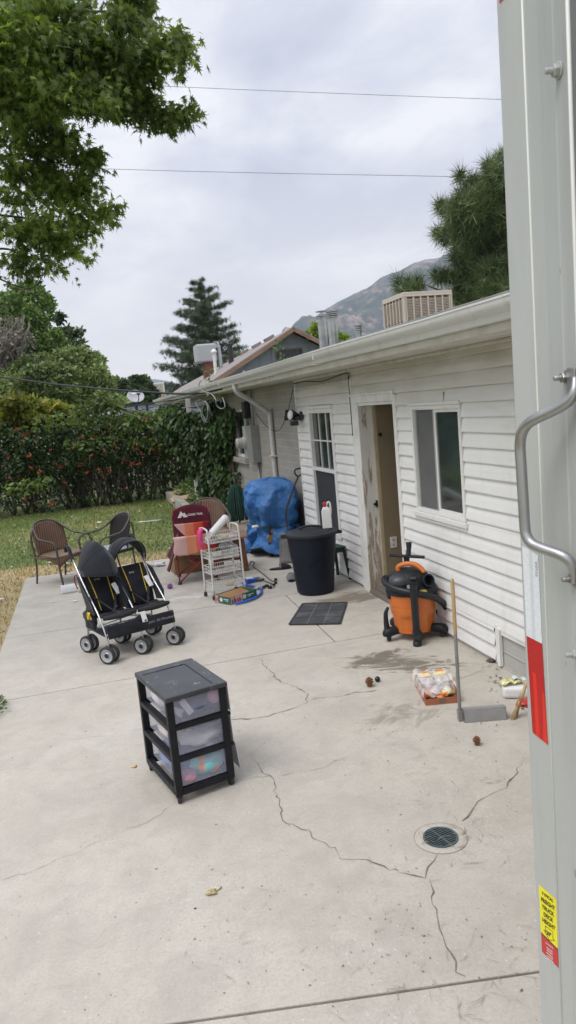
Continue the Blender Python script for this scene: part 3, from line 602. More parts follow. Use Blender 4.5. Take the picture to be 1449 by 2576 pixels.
# rooftop cooler
def roofz(x): return 2.600+(x-2.30)*.2156
def cooler(name,label,cmat,lou,c0,wx,wy,h,rz=0,loc=None):
    T=thing(name,label,'cooler',loc,rz); mb=MB()
    mb.bb((0,0,h-.07),(wx,wy,h)); mb.bb((-.006,-.006,h-.075),(wx+.006,wy+.006,h-.055))
    for (x,y) in ((0,0),(wx-.05,0),(0,wy-.05),(wx-.05,wy-.05)): mb.bb((x,y,0),(x+.05,y+.05,h-.07))
    mb.bb((0,0,0),(wx,wy,.06)); mb.build('cabinet',cmat,T,bevel=.008)
    def panel(ax,sgn):
        P_=MB(); L=(wx if ax==0 else wy)-.10; n=6
        for i in range(n):
            a=.05+L*i/n+.012; e=.05+L*(i+1)/n-.012; k=0; z=.09
            while z<h-.10:
                if ax==0:
                    y=.012 if sgn<0 else wy-.012
                    P_.box(((a+e)/2,y,z),(e-a,.022,.006),(R(35)*sgn*-1,0,0))
                else:
                    x=.012 if sgn<0 else wx-.012
                    P_.box((x,(a+e)/2,z),(.022,e-a,.006),(0,R(35)*sgn,0))
                z+=.024
        for i in range(n+1):
            a=.05+L*i/n
            if ax==0: y=.006 if sgn<0 else wy-.006; P_.bb((a-.013,y-.006,.06),(a+.013,y+.006,h-.07))
            else: x=.006 if sgn<0 else wx-.006; P_.bb((x-.006,a-.013,.06),(x+.006,a+.013,h-.07))
        return P_
    for ax,s in ((0,-1),(1,-1),(0,1),(1,1)): panel(ax,s).build('louvre_panel',lou,T)
    MB().bb((.06,.06,.07),(wx-.06,wy-.06,h-.08)).build('pad',mat('cooler_pad',(.36,.30,.24),.95),T)
    return T
CT=mat('cooler_tan',(.52,.45,.37),.55,var=.05,dirt=(.40,.33,.26),dsc=5,damt=.4)
YA=11.0; pa=WY(1013,735,YA); pb=WY(1137,727,YA)
cw=pb.x-pa.x; tz=pa.z; zb=roofz(pa.x)-.05
cooler('evaporative_cooler','tan louvred evaporative cooler on the low roof of the white house',CT,CT,None,cw,cw*.98,tz-zb,0,(pa.x,YA,zb))
GV=mat('galvanised',(.42,.43,.43),.32,.85,var=.25,sc=5)
def flue(u,v0,v1,Y,r,label,cap=1,grp='metal flue pipes on the roof'):
    p=WY(u,v0,Y); zb=roofz(min(p.x,5.4))-.1 if p.x<5.5 else 3.29-(p.x-5.5)*.21-.1; h=p.z-zb; T=thing('flue_pipe',label,'flue',(p.x,Y,zb),0,grp)
    mb=MB(); mb.lathe([(r,0),(r,h*.45),(r*1.03,h*.45),(r*1.03,h*.47),(r,h*.47),(r,h-.12)],20); mb.build('pipe',GV,T,smooth=True,ang=30)
    mb=MB(); rr=r*1.25
    for i in range(4 if cap==1 else 2): z=h-.13+i*.032; mb.lathe([(rr*.9,z),(rr,z+.006),(rr,z+.02),(rr*.9,z+.026)],20)
    mb.lathe([(rr*1.0,h-.012),(rr*1.02,h-.002),(rr*.5,h+.012),(0,h+.018)],20); mb.build('cap',GV,T,smooth=True,ang=30); return T
flue(808,783,870,13.5,.085,'wide metal flue pipe with plain cap on the roof, left of the ribbed one',0)
flue(834,781,868,12.8,.088,'metal flue pipe with ribbed cap beside the plain wide one',1)
flue(901,817,850,12.0,.05,'short thin metal vent pipe between the two flues and the tan cooler',1)
# ================================================================ NEIGHBOUR HOUSE
nb=thing('neighbour_house','blue grey gabled house with brown shingle roof behind the white house','house',(7.07,24,0),R(-3))
BL=mat('blue_grey_siding',(.26,.29,.35),.8,var=.08,sc=3,dirt=(.13,.14,.16)); 
mt,t,b=nt('brown_shingle'); c=coords(t); bk=t.nodes.new('ShaderNodeTexBrick'); bk.inputs['Scale'].default_value=1; bk.inputs['Brick Width'].default_value=.33; bk.inputs['Row Height'].default_value=.14; bk.inputs['Mortar Size'].default_value=.006
bk.inputs['Color1'].default_value=(.22,.19,.18,1); bk.inputs['Color2'].default_value=(.27,.235,.22,1); bk.inputs['Mortar'].default_value=(.13,.11,.10,1)
sp=t.nodes.new('ShaderNodeSeparateXYZ'); t.links.new(c,sp.inputs[0]); cb=t.nodes.new('ShaderNodeCombineXYZ'); t.links.new(sp.outputs[1],cb.inputs[0]); t.links.new(sp.outputs[0],cb.inputs[1]); t.links.new(cb.outputs[0],bk.inputs[0])
o=mixc(t,ramp(t,noise(t,1.5,5,.6,c),[(.4,(0,0,0)),(.7,(.5,)*3)]),bk.outputs[0],(.31,.27,.255)); t.links.new(o,b.inputs['Base Color']); b.inputs['Roughness'].default_value=.95; SHG=mt
PZ=WY(731,829,24).z; _q=WY(731,829,24)-WY(556,946,24); SL=_q.z/_q.x; _q=WY(731,829,24)-WY(808,869,24); SR=-_q.z/_q.x; nb.location.x=WY(731,829,24).x; LE=-3.4; RE=3.6; NL=46
mb=MB(); vs=[(LE+.35,.02,-.1),(RE-.35,.02,-.1),(RE-.35,.02,PZ-SR*(RE-.35)-.08),(0,.02,PZ-.08),(LE+.35,.02,PZ+SL*(LE+.35)-.08)]
wx0,wx1,wz0,wz1=-.62,.36,3.36,3.92
# gable wall built round the window opening
zl=lambda x: PZ-.08+(SL*x if x<0 else -SR*x)
mb.add([(LE+.35,0,-.1),(wx0,0,-.1),(wx0,0,zl(wx0)),(LE+.35,0,zl(LE+.35))],[(0,1,2,3)]); mb.add([(wx1,0,-.1),(RE-.35,0,-.1),(RE-.35,0,zl(RE-.35)),(wx1,0,zl(wx1))],[(0,1,2,3)])
mb.add([(wx0,0,-.1),(wx1,0,-.1),(wx1,0,wz0),(wx0,0,wz0)],[(0,1,2,3)]); mb.add([(wx0,0,wz1),(wx1,0,wz1),(wx1,0,zl(wx1)),(0,0,zl(0)),(wx0,0,zl(wx0))],[(0,1,2,3,4)])
mb.add([(LE+.35,0,-.1),(LE+.35,NL,-.1),(LE+.35,NL,zl(LE+.35)),(LE+.35,0,zl(LE+.35))],[(0,1,2,3)]); mb.add([(RE-.35,0,-.1),(RE-.35,NL,-.1),(RE-.35,NL,zl(RE-.35)),(RE-.35,0,zl(RE-.35))],[(0,1,2,3)])
mb.add([(LE+.35,NL,-.1),(RE-.35,NL,-.1),(RE-.35,NL,zl(RE-.35)),(0,NL,zl(0)),(LE+.35,NL,zl(LE+.35))],[(0,1,2,3,4)]); mb.build('wall',BL,nb)
mb=MB()
for x in np.arange(LE+.6,RE-.4,.42):
    if wx0-.12<x<wx1+.12: mb.bb((x-.02,-.022,wz1+.1),(x+.02,-.001,zl(x)-.05)) if zl(x)>wz1+.2 else None
    else: mb.bb((x-.02,-.022,0),(x+.02,-.001,zl(x)-.05))
mb.build('battens',BL,nb)
mb=MB()
for s_,e_,sl_ in ((LE,0,SL),(RE,0,-SR)):
    z0=PZ+sl_*s_; mb.add([(s_,-.45,z0),(0,-.45,PZ),(0,NL+.4,PZ),(s_,NL+.4,z0),(s_,-.45,z0+.05),(0,-.45,PZ+.05),(0,NL+.4,PZ+.05),(s_,NL+.4,z0+.05)],[(0,1,2,3),(4,5,6,7),(0,1,5,4),(3,2,6,7),(0,3,7,4),(1,2,6,5)])
rf=mb.build('roof',SHG,nb)
WDB=mat('bare_wood_fascia',(.26,.155,.10),.8,var=.25,sc=3)
mb=MB()
for s_,sl_ in ((LE,SL),(RE,-SR)): mb.bar((s_,-.46,PZ+sl_*s_-.06),(0,-.46,PZ-.06),.03,.10) 
mb.build('fascia_board',WDB,nb)
mb=MB()
for x in (-2.9,-2.4,-1.8,-1.1,-.5,.5,1.1,1.8): mb.bar((x,-.44,PZ+(SL*x if x<0 else -SR*x)-.07),(x,.0,PZ+(SL*x if x<0 else -SR*x)-.07),.05,.09)
mb.build('rafter_end',WDB,nb)
WF=mat('old_window_frame',(.16,.15,.15),.7); BGF=mat('blue_trim',(.24,.27,.31),.7)
mb=MB(); rect=[(wx0,wx1,wz0,wz1)]
mb.bb((wx0-.09,-.035,wz0-.08),(wx1+.09,-.001,wz0)); mb.bb((wx0-.09,-.035,wz1),(wx1+.09,-.001,wz1+.1)); mb.bb((wx0-.09,-.033,wz0),(wx0,-.001,wz1)); mb.bb((wx1,-.033,wz0),(wx1+.09,-.001,wz1)); wn=mb.build('window',BGF,nb)
mb=MB(); mb.bb((wx0,-.02,wz0),(wx0+.06,.03,wz1)); mb.bb((wx1-.06,-.02,wz0),(wx1,.03,wz1)); mb.bb((wx0+.06,-.02,wz1-.06),(wx1-.06,.03,wz1)); mb.bb((wx0+.06,-.02,wz0),(wx1-.06,.03,wz0+.05)); mb.build('frame',WF,wn)
MB().bb((wx0+.05,.05,wz0+.03),(wx1-.05,.055,wz1-.03)).build('pane',mat('dark_glass',(.012,.013,.016),.2),wn)
mb=MB(); mb.tube([(-1.72,-.12,2.5),(-1.72,-.12,3.28)],.045,10); mb.lathe([(.06,3.26),(.06,3.30),(0,3.31)],10,(-1.72,-.12,0)); mb.build('white_vent_pipe',mat('pvc_white',(.7,.7,.68),.4),nb)
for i,y in enumerate((2.6,5.2,8.2,12.5)): 
    mb=MB(); mb.box((-.22,y,PZ+.0),(.36,.40,.11),(0,R(-24),0)); mb.build('ridge_vent',SHG,nb,bevel=.01)
# cooler and pipes that stand on the neighbour's roof
GC=mat('cooler_grey',(.40,.415,.43),.5,.3,var=.06)
Yc=34.; q0=WY(497,912,Yc); q1=WY(543,863,Yc)
T=thing('metal_cooler','plain grey metal cooler box with side duct on the neighbour roof','cooler',(q0.x,Yc,0)); w_=q1.x-q0.x
mb=MB(); mb.bb((0,0,q0.z),(w_,w_,q1.z)); mb.build('cabinet',GC,T,bevel=.07,seg=3); mb=MB(); mb.tube([(w_+.02,.2,q1.z-.12),(w_+.14,.2,q1.z-.13),(w_+.16,.2,q0.z+.2),(w_+.16,.2,q0.z-.35)],.09,8); mb.bb((w_-.02,.1,q1.z-.2),(w_+.12,.35,q1.z-.05)); mb.build('duct',mat('duct_metal',(.42,.45,.48),.4,.5),T)
mb=MB(); mb.bb((w_*.35,.1,q0.z-.95),(w_*.9,w_*.8,q0.z+.0)); mb.build('brick_base',mat('red_brick',(.17,.07,.05),.9,var=.3,sc=12),T)
q=WY(578,868,31.); T=thing('stove_pipe','thin black stove pipe with cap on the neighbour roof','pipe',(q.x,31,0)); mb=MB(); mb.tube([(0,0,q.z-1.4),(0,0,q.z)],.11,10); mb.build('pipe',BP,T); mb=MB(); mb.lathe([(.16,q.z-.02),(.16,q.z+.06),(0,q.z+.1)],10); mb.build('cap',BP,T)
q=WY(538,887,30.); T=thing('white_roof_vent','small white roof vent with cone cap on the neighbour roof','vent',(q.x,30,0)); mb=MB(); mb.tube([(0,0,q.z-.9),(0,0,q.z)],.07,10); mb.build('pipe',mat('vent_white',(.65,.65,.63),.4),T); mb=MB(); mb.lathe([(.13,q.z),(.12,q.z+.06),(0,q.z+.16)],10); mb.build('cap',mat('vent_white_cap',(.65,.65,.63),.4),T)
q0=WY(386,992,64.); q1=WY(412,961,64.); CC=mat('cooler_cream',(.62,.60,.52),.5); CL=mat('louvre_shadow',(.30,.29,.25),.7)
T=thing('cream_cooler','cream louvred cooler on a wooden stand at the far roof end','cooler',(q0.x,64,0),R(-8)); w_=(q1.x-q0.x)*.98
mb=MB(); mb.bb((0,0,q0.z),(w_,w_,q1.z)); mb.build('cabinet',CC,T,bevel=.03)
mb=MB(); 
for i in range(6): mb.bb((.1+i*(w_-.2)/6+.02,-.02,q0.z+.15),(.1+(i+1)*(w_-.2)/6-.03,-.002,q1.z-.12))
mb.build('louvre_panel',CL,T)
mb=MB(); mb.bb((.05,0,q0.z-.25),(w_-.05,w_,q0.z)); mb.bb((.1,.1,2.6),(.2,w_,q0.z-.25)); mb.bb((w_-.2,.1,2.6),(w_-.1,w_,q0.z-.25)); mb.build('stand',mat('stand_wood',(.42,.26,.13),.8),T)
# glazed structure behind the hedge, dish on a pole
SRM=thing('sunroom','pale glazed sunroom wall with dark posts behind the hedge under the dish','sunroom',(0,0,0)); Yg=27.
a=WY(318,1022,Yg); b_=WY(412,1012,Yg)
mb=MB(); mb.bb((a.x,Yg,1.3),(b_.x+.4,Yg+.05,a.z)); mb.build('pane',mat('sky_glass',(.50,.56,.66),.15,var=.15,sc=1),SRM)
mb=MB(); 
for u in (313,343,370,403): p=WY(u,1022,Yg-.05); mb.bb((p.x-.035,Yg-.09,0),(p.x+.035,Yg-.01,a.z+.06))
mb.bb((a.x-.1,Yg-.08,a.z),(b_.x+.5,Yg-.005,a.z+.07)); mb.build('post',BP,SRM)
mb=MB(); mb.bb((a.x,Yg,0),(b_.x+.4,Yg+.2,1.3)); mb.bb((a.x,Yg+.2,0),(b_.x+.4,Yg+3,2.0)); mb.build('base_wall',mat('sunroom_white',(.7,.69,.66),.7),SRM)
SD=thing('satellite_dish','grey satellite dish on a pole behind the hedge','satellite dish',(0,0,0)); pc=WY(341,997,25.)
DG=mat('dish_grey',(.42,.43,.45),.45); M=Euler((R(62),0,R(12))).to_matrix()
mb=MB(); mb.lathe([(0,.045),(.10,.04),(.20,.022),(.285,-.01),(.29,-.02),(.28,-.02),(.19,.01),(.0,.03)],28,pc,M@Matrix.Diagonal((1,1,-1)),sx=1,sy=.8); mb.build('reflector',DG,SD,smooth=True)
mb=MB(); mb.tube([pc+Vector((.05,.1,-.1)),pc+Vector((-.02,.12,-.35)),(pc.x-.02,pc.y+.12,0)],.03,8); mb.build('pole',BP,SD)
mb=MB(); mb.tube([pc+Vector((.0,-.02,-.27)),pc+Vector((.06,-.40,-.12)),pc+Vector((.07,-.42,.03))],.016,6); mb.box(pc+Vector((.07,-.42,.05)),(.10,.12,.06)); mb.build('feed_arm',BP,SD)
mb=MB(); mb.box(pc+Vector((-.06,-.045,.10)),(.13,.004,.035),(R(-25),0,0)); mb.build('logo_bar',mat('white_mark',(.8,.8,.8),.5),SD)
# ================================================================ VEGETATION
BARK=mat('bark',(.10,.085,.07),.95,var=.35,sc=8,bmp=.8,bsc=30,stretch=(1,1,.3)); TWIG=mat('twig',(.075,.06,.05),.9,var=.3,sc=10)
def pix_blob(u,v,ru,rv,d,n,ry=1.0,shell=.35):
    c=HD(u,v,d); k=d/F; fx=ray(u,v); h=math.hypot(fx[0],fx[1]); rt=np.array([fx[1]/h,-fx[0]/h,0]); fw=np.array([fx[0]/h,fx[1]/h,0])
    q=blob((0,0,0),(1,1,1),n,shell); return np.asarray(c)+q[:,0:1]*rt*ru*k+q[:,1:2]*fw*max(ru,rv)*.5*k*2*ry*.5+q[:,2:3]*np.array([0,0,1])*rv*k
# ---- maple overhanging from the left
def z4(x,y): return (x*.3646,y*.3646)
MAP=thing('maple_tree','big maple tree with drooping lobed leaves hanging in from the upper left','tree',(-6.2,8.2,0))
ML=leafmat('maple_leaf',(.080,.125,.025),(.145,.205,.045),(.25,.32,.09),big=.9,trans=.5)
cl=[] # u,v,ru,rv,dist,count  (z4 coordinates)
sd_=[]
def spray(C,n,spread=.34):
    # drooping sprays: leaves hang in rows along short twigs, leaving gaps between the sprays
    k=max(1,int(n/11)); c=C[rng.integers(0,len(C),k)]; a=rng.uniform(0,2*PI,k); dr=np.c_[np.cos(a)*.8+.25,np.sin(a)*.8,rng.uniform(-.75,.05,k)]; L=rng.uniform(.6,1.25,k)*spread
    P=[];D=[]
    for i in range(k):
        m_=int(rng.integers(8,16)); t_=rng.random(m_); q=c[i]+dr[i]*L[i]*(t_[:,None]-.5)+rng.normal(0,.035,(m_,3)); q[:,2]-=.10*L[i]*t_**2; P.append(q); D.append(dr[i]*.45+np.c_[rng.normal(0,.5,(m_,2)),rng.normal(-.55,.35,m_)])
    return np.concatenate(P),np.concatenate(D)
def mc(x,y,rx,ry,d,n):
    if y>820: ry*=.72; rx*=.98; n=int(n*(.66 if rx>=150 else 1.15))
    u,v=z4(x,y); C=pix_blob(u,v,rx*.3646*.93,ry*.3646*.9,d,max(30,n),.9,.1); P_,D_=spray(C,n*(2.1 if y<=820 else 1.45)); cl.append(P_); sd_.append(D_)
mc(250,80,420,160,7.6,900); mc(120,330,260,230,7.3,850); mc(420,420,300,190,7.5,800); mc(650,560,260,150,7.7,560); mc(500,640,330,120,7.3,520)
mc(900,60,150,120,8.3,330); mc(950,130,110,90,8.4,160); mc(700,330,170,130,7.4,330); mc(830,450,170,120,7.6,260); mc(840,150,110,55,7.0,110)
mc(1080,360,170,95,7.6,260); mc(1200,300,80,70,7.5,90); mc(1240,360,50,70,7.4,46); mc(1230,230,40,45,7.5,26); mc(1010,470,120,80,7.8,130)
mc(950,620,110,60,8.0,90); mc(1000,730,110,75,7.9,150); mc(1130,810,140,55,7.8,135); mc(1260,790,70,40,7.7,46); mc(1310,760,38,36,7.6,20); mc(800,730,90,50,7.8,80)
mc(60,640,140,200,7.5,460); mc(230,780,150,100,8.0,250); mc(330,850,80,60,8.3,80); mc(120,930,170,130,8.2,300)
mc(430,930,110,55,8.1,130); mc(350,1010,170,110,8.0,290); mc(560,1070,130,55,7.9,130); mc(680,1090,70,45,7.9,60); mc(190,1110,180,110,8.0,260); mc(120,1200,120,70,8.2,100)
mc(330,1210,110,60,8.1,110); mc(440,1270,150,70,8.0,210); mc(600,1220,75,40,8.0,60); mc(560,1330,110,60,8.0,110); mc(300,1370,160,60,8.3,110); mc(200,1300,90,60,8.3,60)
mc(420,1520,190,80,7.9,260); mc(600,1480,130,50,7.9,110); mc(730,1470,80,40,7.8,50); mc(760,1410,45,35,7.8,22); mc(560,1590,90,60,8.0,95); mc(250,1580,130,65,8.2,150); mc(170,1680,110,45,8.2,75)
mc(370,1640,140,60,8.1,130); mc(470,1700,90,50,8.1,75); mc(380,1800,70,45,8.1,48); mc(300,1800,50,40,8.1,26); mc(90,1800,100,60,8.3,90); mc(220,1890,50,35,8.3,28); mc(60,1860,70,30,8.2,36)
mc(20,1330,60,110,8.0,70); mc(20,1560,55,80,8.0,60); mc(130,1520,50,40,8.2,25); mc(160,1380,60,35,8.2,25)
# the rest of the crown, out of frame to the left and above
for (x,y,z,rx,ry,rz,n) in ((-6.2,8.2,7.2,3.0,3.0,2.3,2600),(-4.6,7.2,8.2,2.0,2.4,1.8,1500),(-5.0,9.8,6.2,2.2,2.2,2.0,1300),(-7.6,6.4,6.4,2.2,2.2,2.2,1300),(-2.05,7.6,5.0,1.1,1.0,1.1,1100),(-2.0,7.7,3.9,.95,.9,.7,700),(-3.3,7.9,4.6,1.2,1.2,1.2,1100),(-3.2,7.8,6.1,1.5,1.4,1.1,1300),(-4.6,8.0,5.6,1.3,1.4,1.3,900)): P_,D_=spray(np.asarray(blob((x,y,z),(rx,ry,rz),n,.4)),n*1.4); cl.append(P_); sd_.append(D_)
P=np.concatenate(cl); n=len(P); nr=rng.normal(size=(n,3)); nr[:,2]=np.abs(nr[:,2])*1.0+.15; nr[:,1]-=.35; dv=np.concatenate(sd_)
scatter('crown',P-np.array(MAP.location),rng.uniform(.048,.100,n),MAPLE,ML,MAP,nrm=nr,dirv=dv,curl=-.25)
mb=MB(); L0=Vector(MAP.location); 
mb.tube([(0,0,-.1),(.05,0,1.2),(.0,.1,2.6),(.3,0,4.2),(.5,-.1,6.5),(.4,0,8.4)],[.34,.27,.24,.19,.12,.04],12,3); 
def limb(a,b_,r0,r1,sag=.3,mb=mb):
    a=Vector(a);b_=Vector(b_); m_=a.lerp(b_,.5)+Vector((random.uniform(-.2,.2),random.uniform(-.2,.2),sag)); mb.tube([a,m_,b_],[r0,(r0+r1)/2,r1],7,5)
for (x,y,d,r) in ((700,560,7.6,.06),(1150,340,7.6,.045),(1150,800,7.8,.03),(350,330,7.5,.07),(850,80,8.3,.05)): limb((.3,0,4.5+random.random()),Vector(HD(*z4(x,y),d))-L0,r+.03,.008,.3)
mb.build('trunk',BARK,MAP,smooth=True)
mb=MB()
def twig(pts,r0=.012,r1=.003): mb.tube([Vector(HD(*z4(x,y),d))-L0 for x,y,d in pts],[r0+(r1-r0)*i/(len(pts)-1) for i in range(len(pts))],5,4)
twig([(-200,1250,8),(0,1380,8),(120,1410,8.1),(260,1420,8.1)],.014); twig([(40,1150,8),(110,1280,8.1),(150,1500,8.2),(140,1700,8.2)],.012); twig([(-150,1640,8.1),(0,1630,8.1),(150,1620,8.2),(300,1590,8.1)],.016); twig([(-60,1720,8.1),(60,1720,8.2),(180,1770,8.2),(330,1740,8.2)],.014)
twig([(60,1000,8),(130,1200,8.1),(240,1330,8.1),(420,1360,8.1)],.014); twig([(-100,1100,8),(90,1090,8),(330,1120,8),(680,1110,7.9)],.016); twig([(-50,1480,8.1),(150,1500,8.1),(420,1530,7.9),(760,1460,7.8)],.014); twig([(120,1700,8.2),(210,1800,8.2),(200,1880,8.2)],.008)
twig([(-50,1900,8.1),(80,1960,8.2),(200,1990,8.2),(300,1940,8.2)],.010); twig([(340,1700,8.2),(320,1850,8.2),(220,1990,8.2),(60,1985,8.2)],.007); twig([(-30,2050,8.1),(20,2130,8.2),(100,2080,8.2)],.009); twig([(300,900,8.1),(420,930,8.1),(560,1070,8.0)],.010)
twig([(600,640,7.7),(900,720,7.8),(1130,800,7.8),(1320,770,7.7)],.018); twig([(700,480,7.5),(1000,420,7.6),(1250,320,7.5)],.018); twig([(300,760,7.9),(350,650,7.6),(500,500,7.5)],.02); twig([(150,720,8),(300,780,8),(200,900,8.1),(60,1000,8.1)],.014)
mb.build('twigs',TWIG,MAP,smooth=True)
# ---- generic broadleaf tree from blobs in picture space, real distance and depth
def btree(name,label,cat,blobs,d,leaf,size,base_u,mt,tr=.18,tpl=OVAL,shell=.45,group=None,dens=1.0,extra=None):
    bx=HD(base_u,1080,d); T=thing(name,label,cat,(bx.x,bx.y,0),0,group); L=np.array([bx.x,bx.y,0])
    ps=[];cen=[]
    for (u,v,ru,rv,n) in blobs:
        ps.append(pix_blob(u,v,ru,rv,d+random.uniform(-.03,.03)*d,int(n*dens),1.0,shell)); cen.append(HD(u,v,d))
        for k in range(5): # small lumps on the surface break the outline
            a=random.uniform(0,2*PI); ps.append(pix_blob(u+ru*.85*math.cos(a),v+rv*.85*math.sin(a),ru*.33,rv*.33,d+random.uniform(-.05,.02)*d,int(n*dens*.09),1.0,.2))
    P=np.concatenate(ps); n=len(P); nr=rng.normal(size=(n,3)); nr[:,2]+=.5
    scatter('crown',P-L,rng.uniform(size*.6,size*1.3,n),tpl,leaf,T,nrm=nr,curl=-.2)
    mb=MB(); mb.tube([(0,0,-.1),(.1,0,1.5),(0,.1,3)]+[Vector(cen[0])-Vector(L)-Vector((0,0,.5))],[tr,tr*.85,tr*.7,tr*.25],8,3)
    for c_ in cen[1:]: 
        e=Vector(c_)-Vector(L); mb.tube([(0,.0,min(2.2,e.z*.4)),e*.55+Vector((0,0,e.z*.12)),e],[tr*.5,tr*.3,tr*.08],6,3)
    mb.build('trunk',mt,T,smooth=True); return T
LG1=leafmat('leaf_mid',(.085,.15,.045),(.145,.23,.07),(.23,.32,.11),big=.35,trans=.25)
LG2=leafmat('leaf_soft',(.15,.22,.08),(.25,.33,.13),(.36,.43,.19),big=.3,trans=.25)
LG3=leafmat('leaf_dark',(.04,.075,.028),(.065,.11,.042),(.10,.15,.06),big=.4,trans=.15)
LG4=leafmat('leaf_yellow',(.12,.15,.03),(.23,.25,.05),(.36,.33,.08),big=.9,trans=.35)
LG5=leafmat('leaf_grey',(.10,.10,.08),(.18,.17,.14),(.26,.24,.20),big=.5,trans=.05)
btree('broadleaf_tree','tall mid green tree topmost on the left, under the maple twigs','tree',[(75,770,52,55,1500),(60,850,70,70,1900),(20,800,50,60,1000),(110,890,60,60,1200),(-60,840,90,90,1500)],36,LG1,.21,40,BARK,.28,dens=2.0)
btree('fir_tree','thin dark tree with feathery tiers right of the tallest left tree','tree',[(150,800,14,14,90),(172,835,40,12,260),(165,865,44,12,280),(180,885,40,14,240),(160,910,55,20,300)],38,LG3,.26,165,BARK,.16,shell=.1)
btree('broadleaf_tree','wide soft grey green tree behind the hedge on the left','tree',[(190,925,68,50,2300),(130,960,75,45,2000),(240,965,45,38,1200),(60,990,75,45,1500),(90,930,60,35,1200),(-60,980,90,60,1500),(200,1005,70,28,1000),(265,1010,50,20,600),(120,1010,80,25,700)],30,LG2,.17,150,BARK,.25,dens=2.0)
btree('round_tree','dark round distant tree between the left trees and the conifer','tree',[(300,985,42,32,1500),(345,975,38,26,1200),(375,990,22,22,500),(330,1005,60,28,1200),(262,1000,40,28,700)],55,LG3,.28,320,BARK,.25,dens=1.4)
T=btree('bare_tree','half bare tree with pinkish grey twigs at the left edge','tree',[(20,840,42,42,300),(10,880,40,30,260),(60,860,25,30,120)],31,LG5,.16,10,TWIG,.14,shell=.1)
mb=MB()
for i in range(70):
    a=Vector(HD(random.uniform(-10,60),random.uniform(860,960),31))-T.location; e=Vector(HD(random.uniform(-30,80),random.uniform(790,880),31+random.uniform(-1,1)))-T.location; mb.tube([a,a.lerp(e,.5)+Vector((random.uniform(-.3,.3),0,.2)),e],[.035,.02,.008],4,3)
mb.build('twigs',mat('grey_twig',(.22,.19,.18),.9),T)
btree('sapling','young bright green tree behind the flue pipes on the roof','tree',[(790,840,13,20,200),(860,858,16,12,200),(800,860,18,18,200),(830,850,30,18,300)],28,leafmat('leaf_bright',(.12,.19,.03),(.22,.30,.05),(.34,.40,.08),trans=.45),.20,830,BARK,.09,shell=.1)
# ---- conifers
def conifer(name,label,u,vtop,d,hw,group=None,leaf=None,n=15000,tsz=.5,lean=0):
    top=HD(u,vtop,d); T=thing(name,label,'tree',(top.x,top.y,0),0,group); Hh=top.z; mb=MB(); mb.tube([(0,0,-.2),(0,0,Hh*.5),(0,0,Hh)],[.32,.2,.03],8); ps=[];ds=[]
    nb_=84
    for i in range(nb_):
        f=(i/nb_)**.85; z=Hh*(1-f*.93)+random.uniform(-.1,.1); L=hw*(.10+.95*f**.75)*random.uniform(.62,1.15); a=i*2.399+random.uniform(-.3,.3)
        dx,dy=math.cos(a),math.sin(a); up=.22*(1-f)-.18*f
        e=Vector((dx*L,dy*L,z+up*L+L*.05)); mb.tube([(0,0,z),(dx*L*.5,dy*L*.5,z+up*L*.35-.05*L),e],[.06*(.4+f),.035*(.4+f),.012],5,2)
        k=int(n/nb_*(L/hw)*1.45)+6; t_=rng.random(k)**.7; base=np.array([0,0,z]); b2=np.array([dx*L,dy*L,up*L+L*.05])
        q=base+t_[:,None]*b2; q[:,2]+=-.28*L*np.sin(t_*PI)*.35; w=(1.05-.6*t_)*L*.17+.12; q+=rng.normal(0,1,(k,3))*w[:,None]*np.array([.85,.85,.26]); ps.append(q); ds.append(np.c_[np.full(k,dx),np.full(k,dy),np.full(k,.35)]+rng.normal(0,.5,(k,3)))
    P=np.concatenate(ps); Dv=np.concatenate(ds); scatter('foliage',P,rng.uniform(tsz*.55,tsz*1.2,len(P)),[(0,-.03)]+star(6,.24)+[(.02,-.03)],leaf,T,dirv=Dv,nrm=rng.normal(size=(len(P),3))+np.array([0,-.3,.6]))
    mb.build('trunk',BARK,T,smooth=True); return T
CN=leafmat('conifer_needle',(.030,.052,.024),(.052,.080,.036),(.09,.125,.058),big=.25,trans=.08)
conifer('conifer','tall layered blue green conifer behind the neighbour roof and grey cooler',500,703,86,6.9,None,CN,30000,.50)
# ---- pine at the right behind the roof
PN=leafmat('pine_needle',(.065,.105,.045),(.13,.185,.08),(.23,.28,.12),big=.5,trans=.12)
dP=21.; base=HD(1330,900,dP); T=thing('pine_tree','dense long needled pine rising behind the roof beside the truck post','tree',(base.x,base.y,0))
ps=[]
for (u,v,ru,rv,n) in [(1235,440,16,38,60),(1262,430,18,50,70),(1228,416,7,12,14),(1195,470,26,26,110),(1165,470,18,30,26),(1159,445,8,12,9),(1130,525,24,20,70),(1108,516,9,12,14),(1180,530,50,42,330),(1240,520,45,60,330),
   (1260,620,50,70,420),(1190,590,50,40,300),(1125,592,26,13,55),(1100,585,12,11,18),(1120,605,10,12,14),(1165,600,25,18,60),(1150,560,26,22,100),(1200,660,40,30,200),(1165,655,24,26,80),(1148,640,9,18,22),
   (1230,700,60,45,420),(1170,700,30,30,130),(1120,697,24,15,55),(1100,690,9,12,12),(1190,740,50,34,240),(1270,740,60,40,300),(1160,745,24,26,70),(1290,560,60,120,400),(1350,500,70,130,400),(1350,700,90,110,400),(1330,400,50,60,160),
   (1010,722,16,10,30),(1060,718,14,11,26),(1030,726,30,8,36),(1003,712,7,13,14),(1055,705,8,10,10),(1030,708,7,10,10)]:
    ps.append(pix_blob(u,v,ru*.93,rv*.93,dP+random.uniform(-.8,.8),int(n*1.6),1.1,.2))
P=np.concatenate(ps)-np.array(T.location); c0=np.array([0,0,P[:,2].mean()]); dv=P-c0; dv[:,2]=dv[:,2]*.5+.9; dv+=rng.normal(0,.7,dv.shape)
PT=[(0,-.03)]+[q for q in star(7,.13)]+[(.015,-.03)]
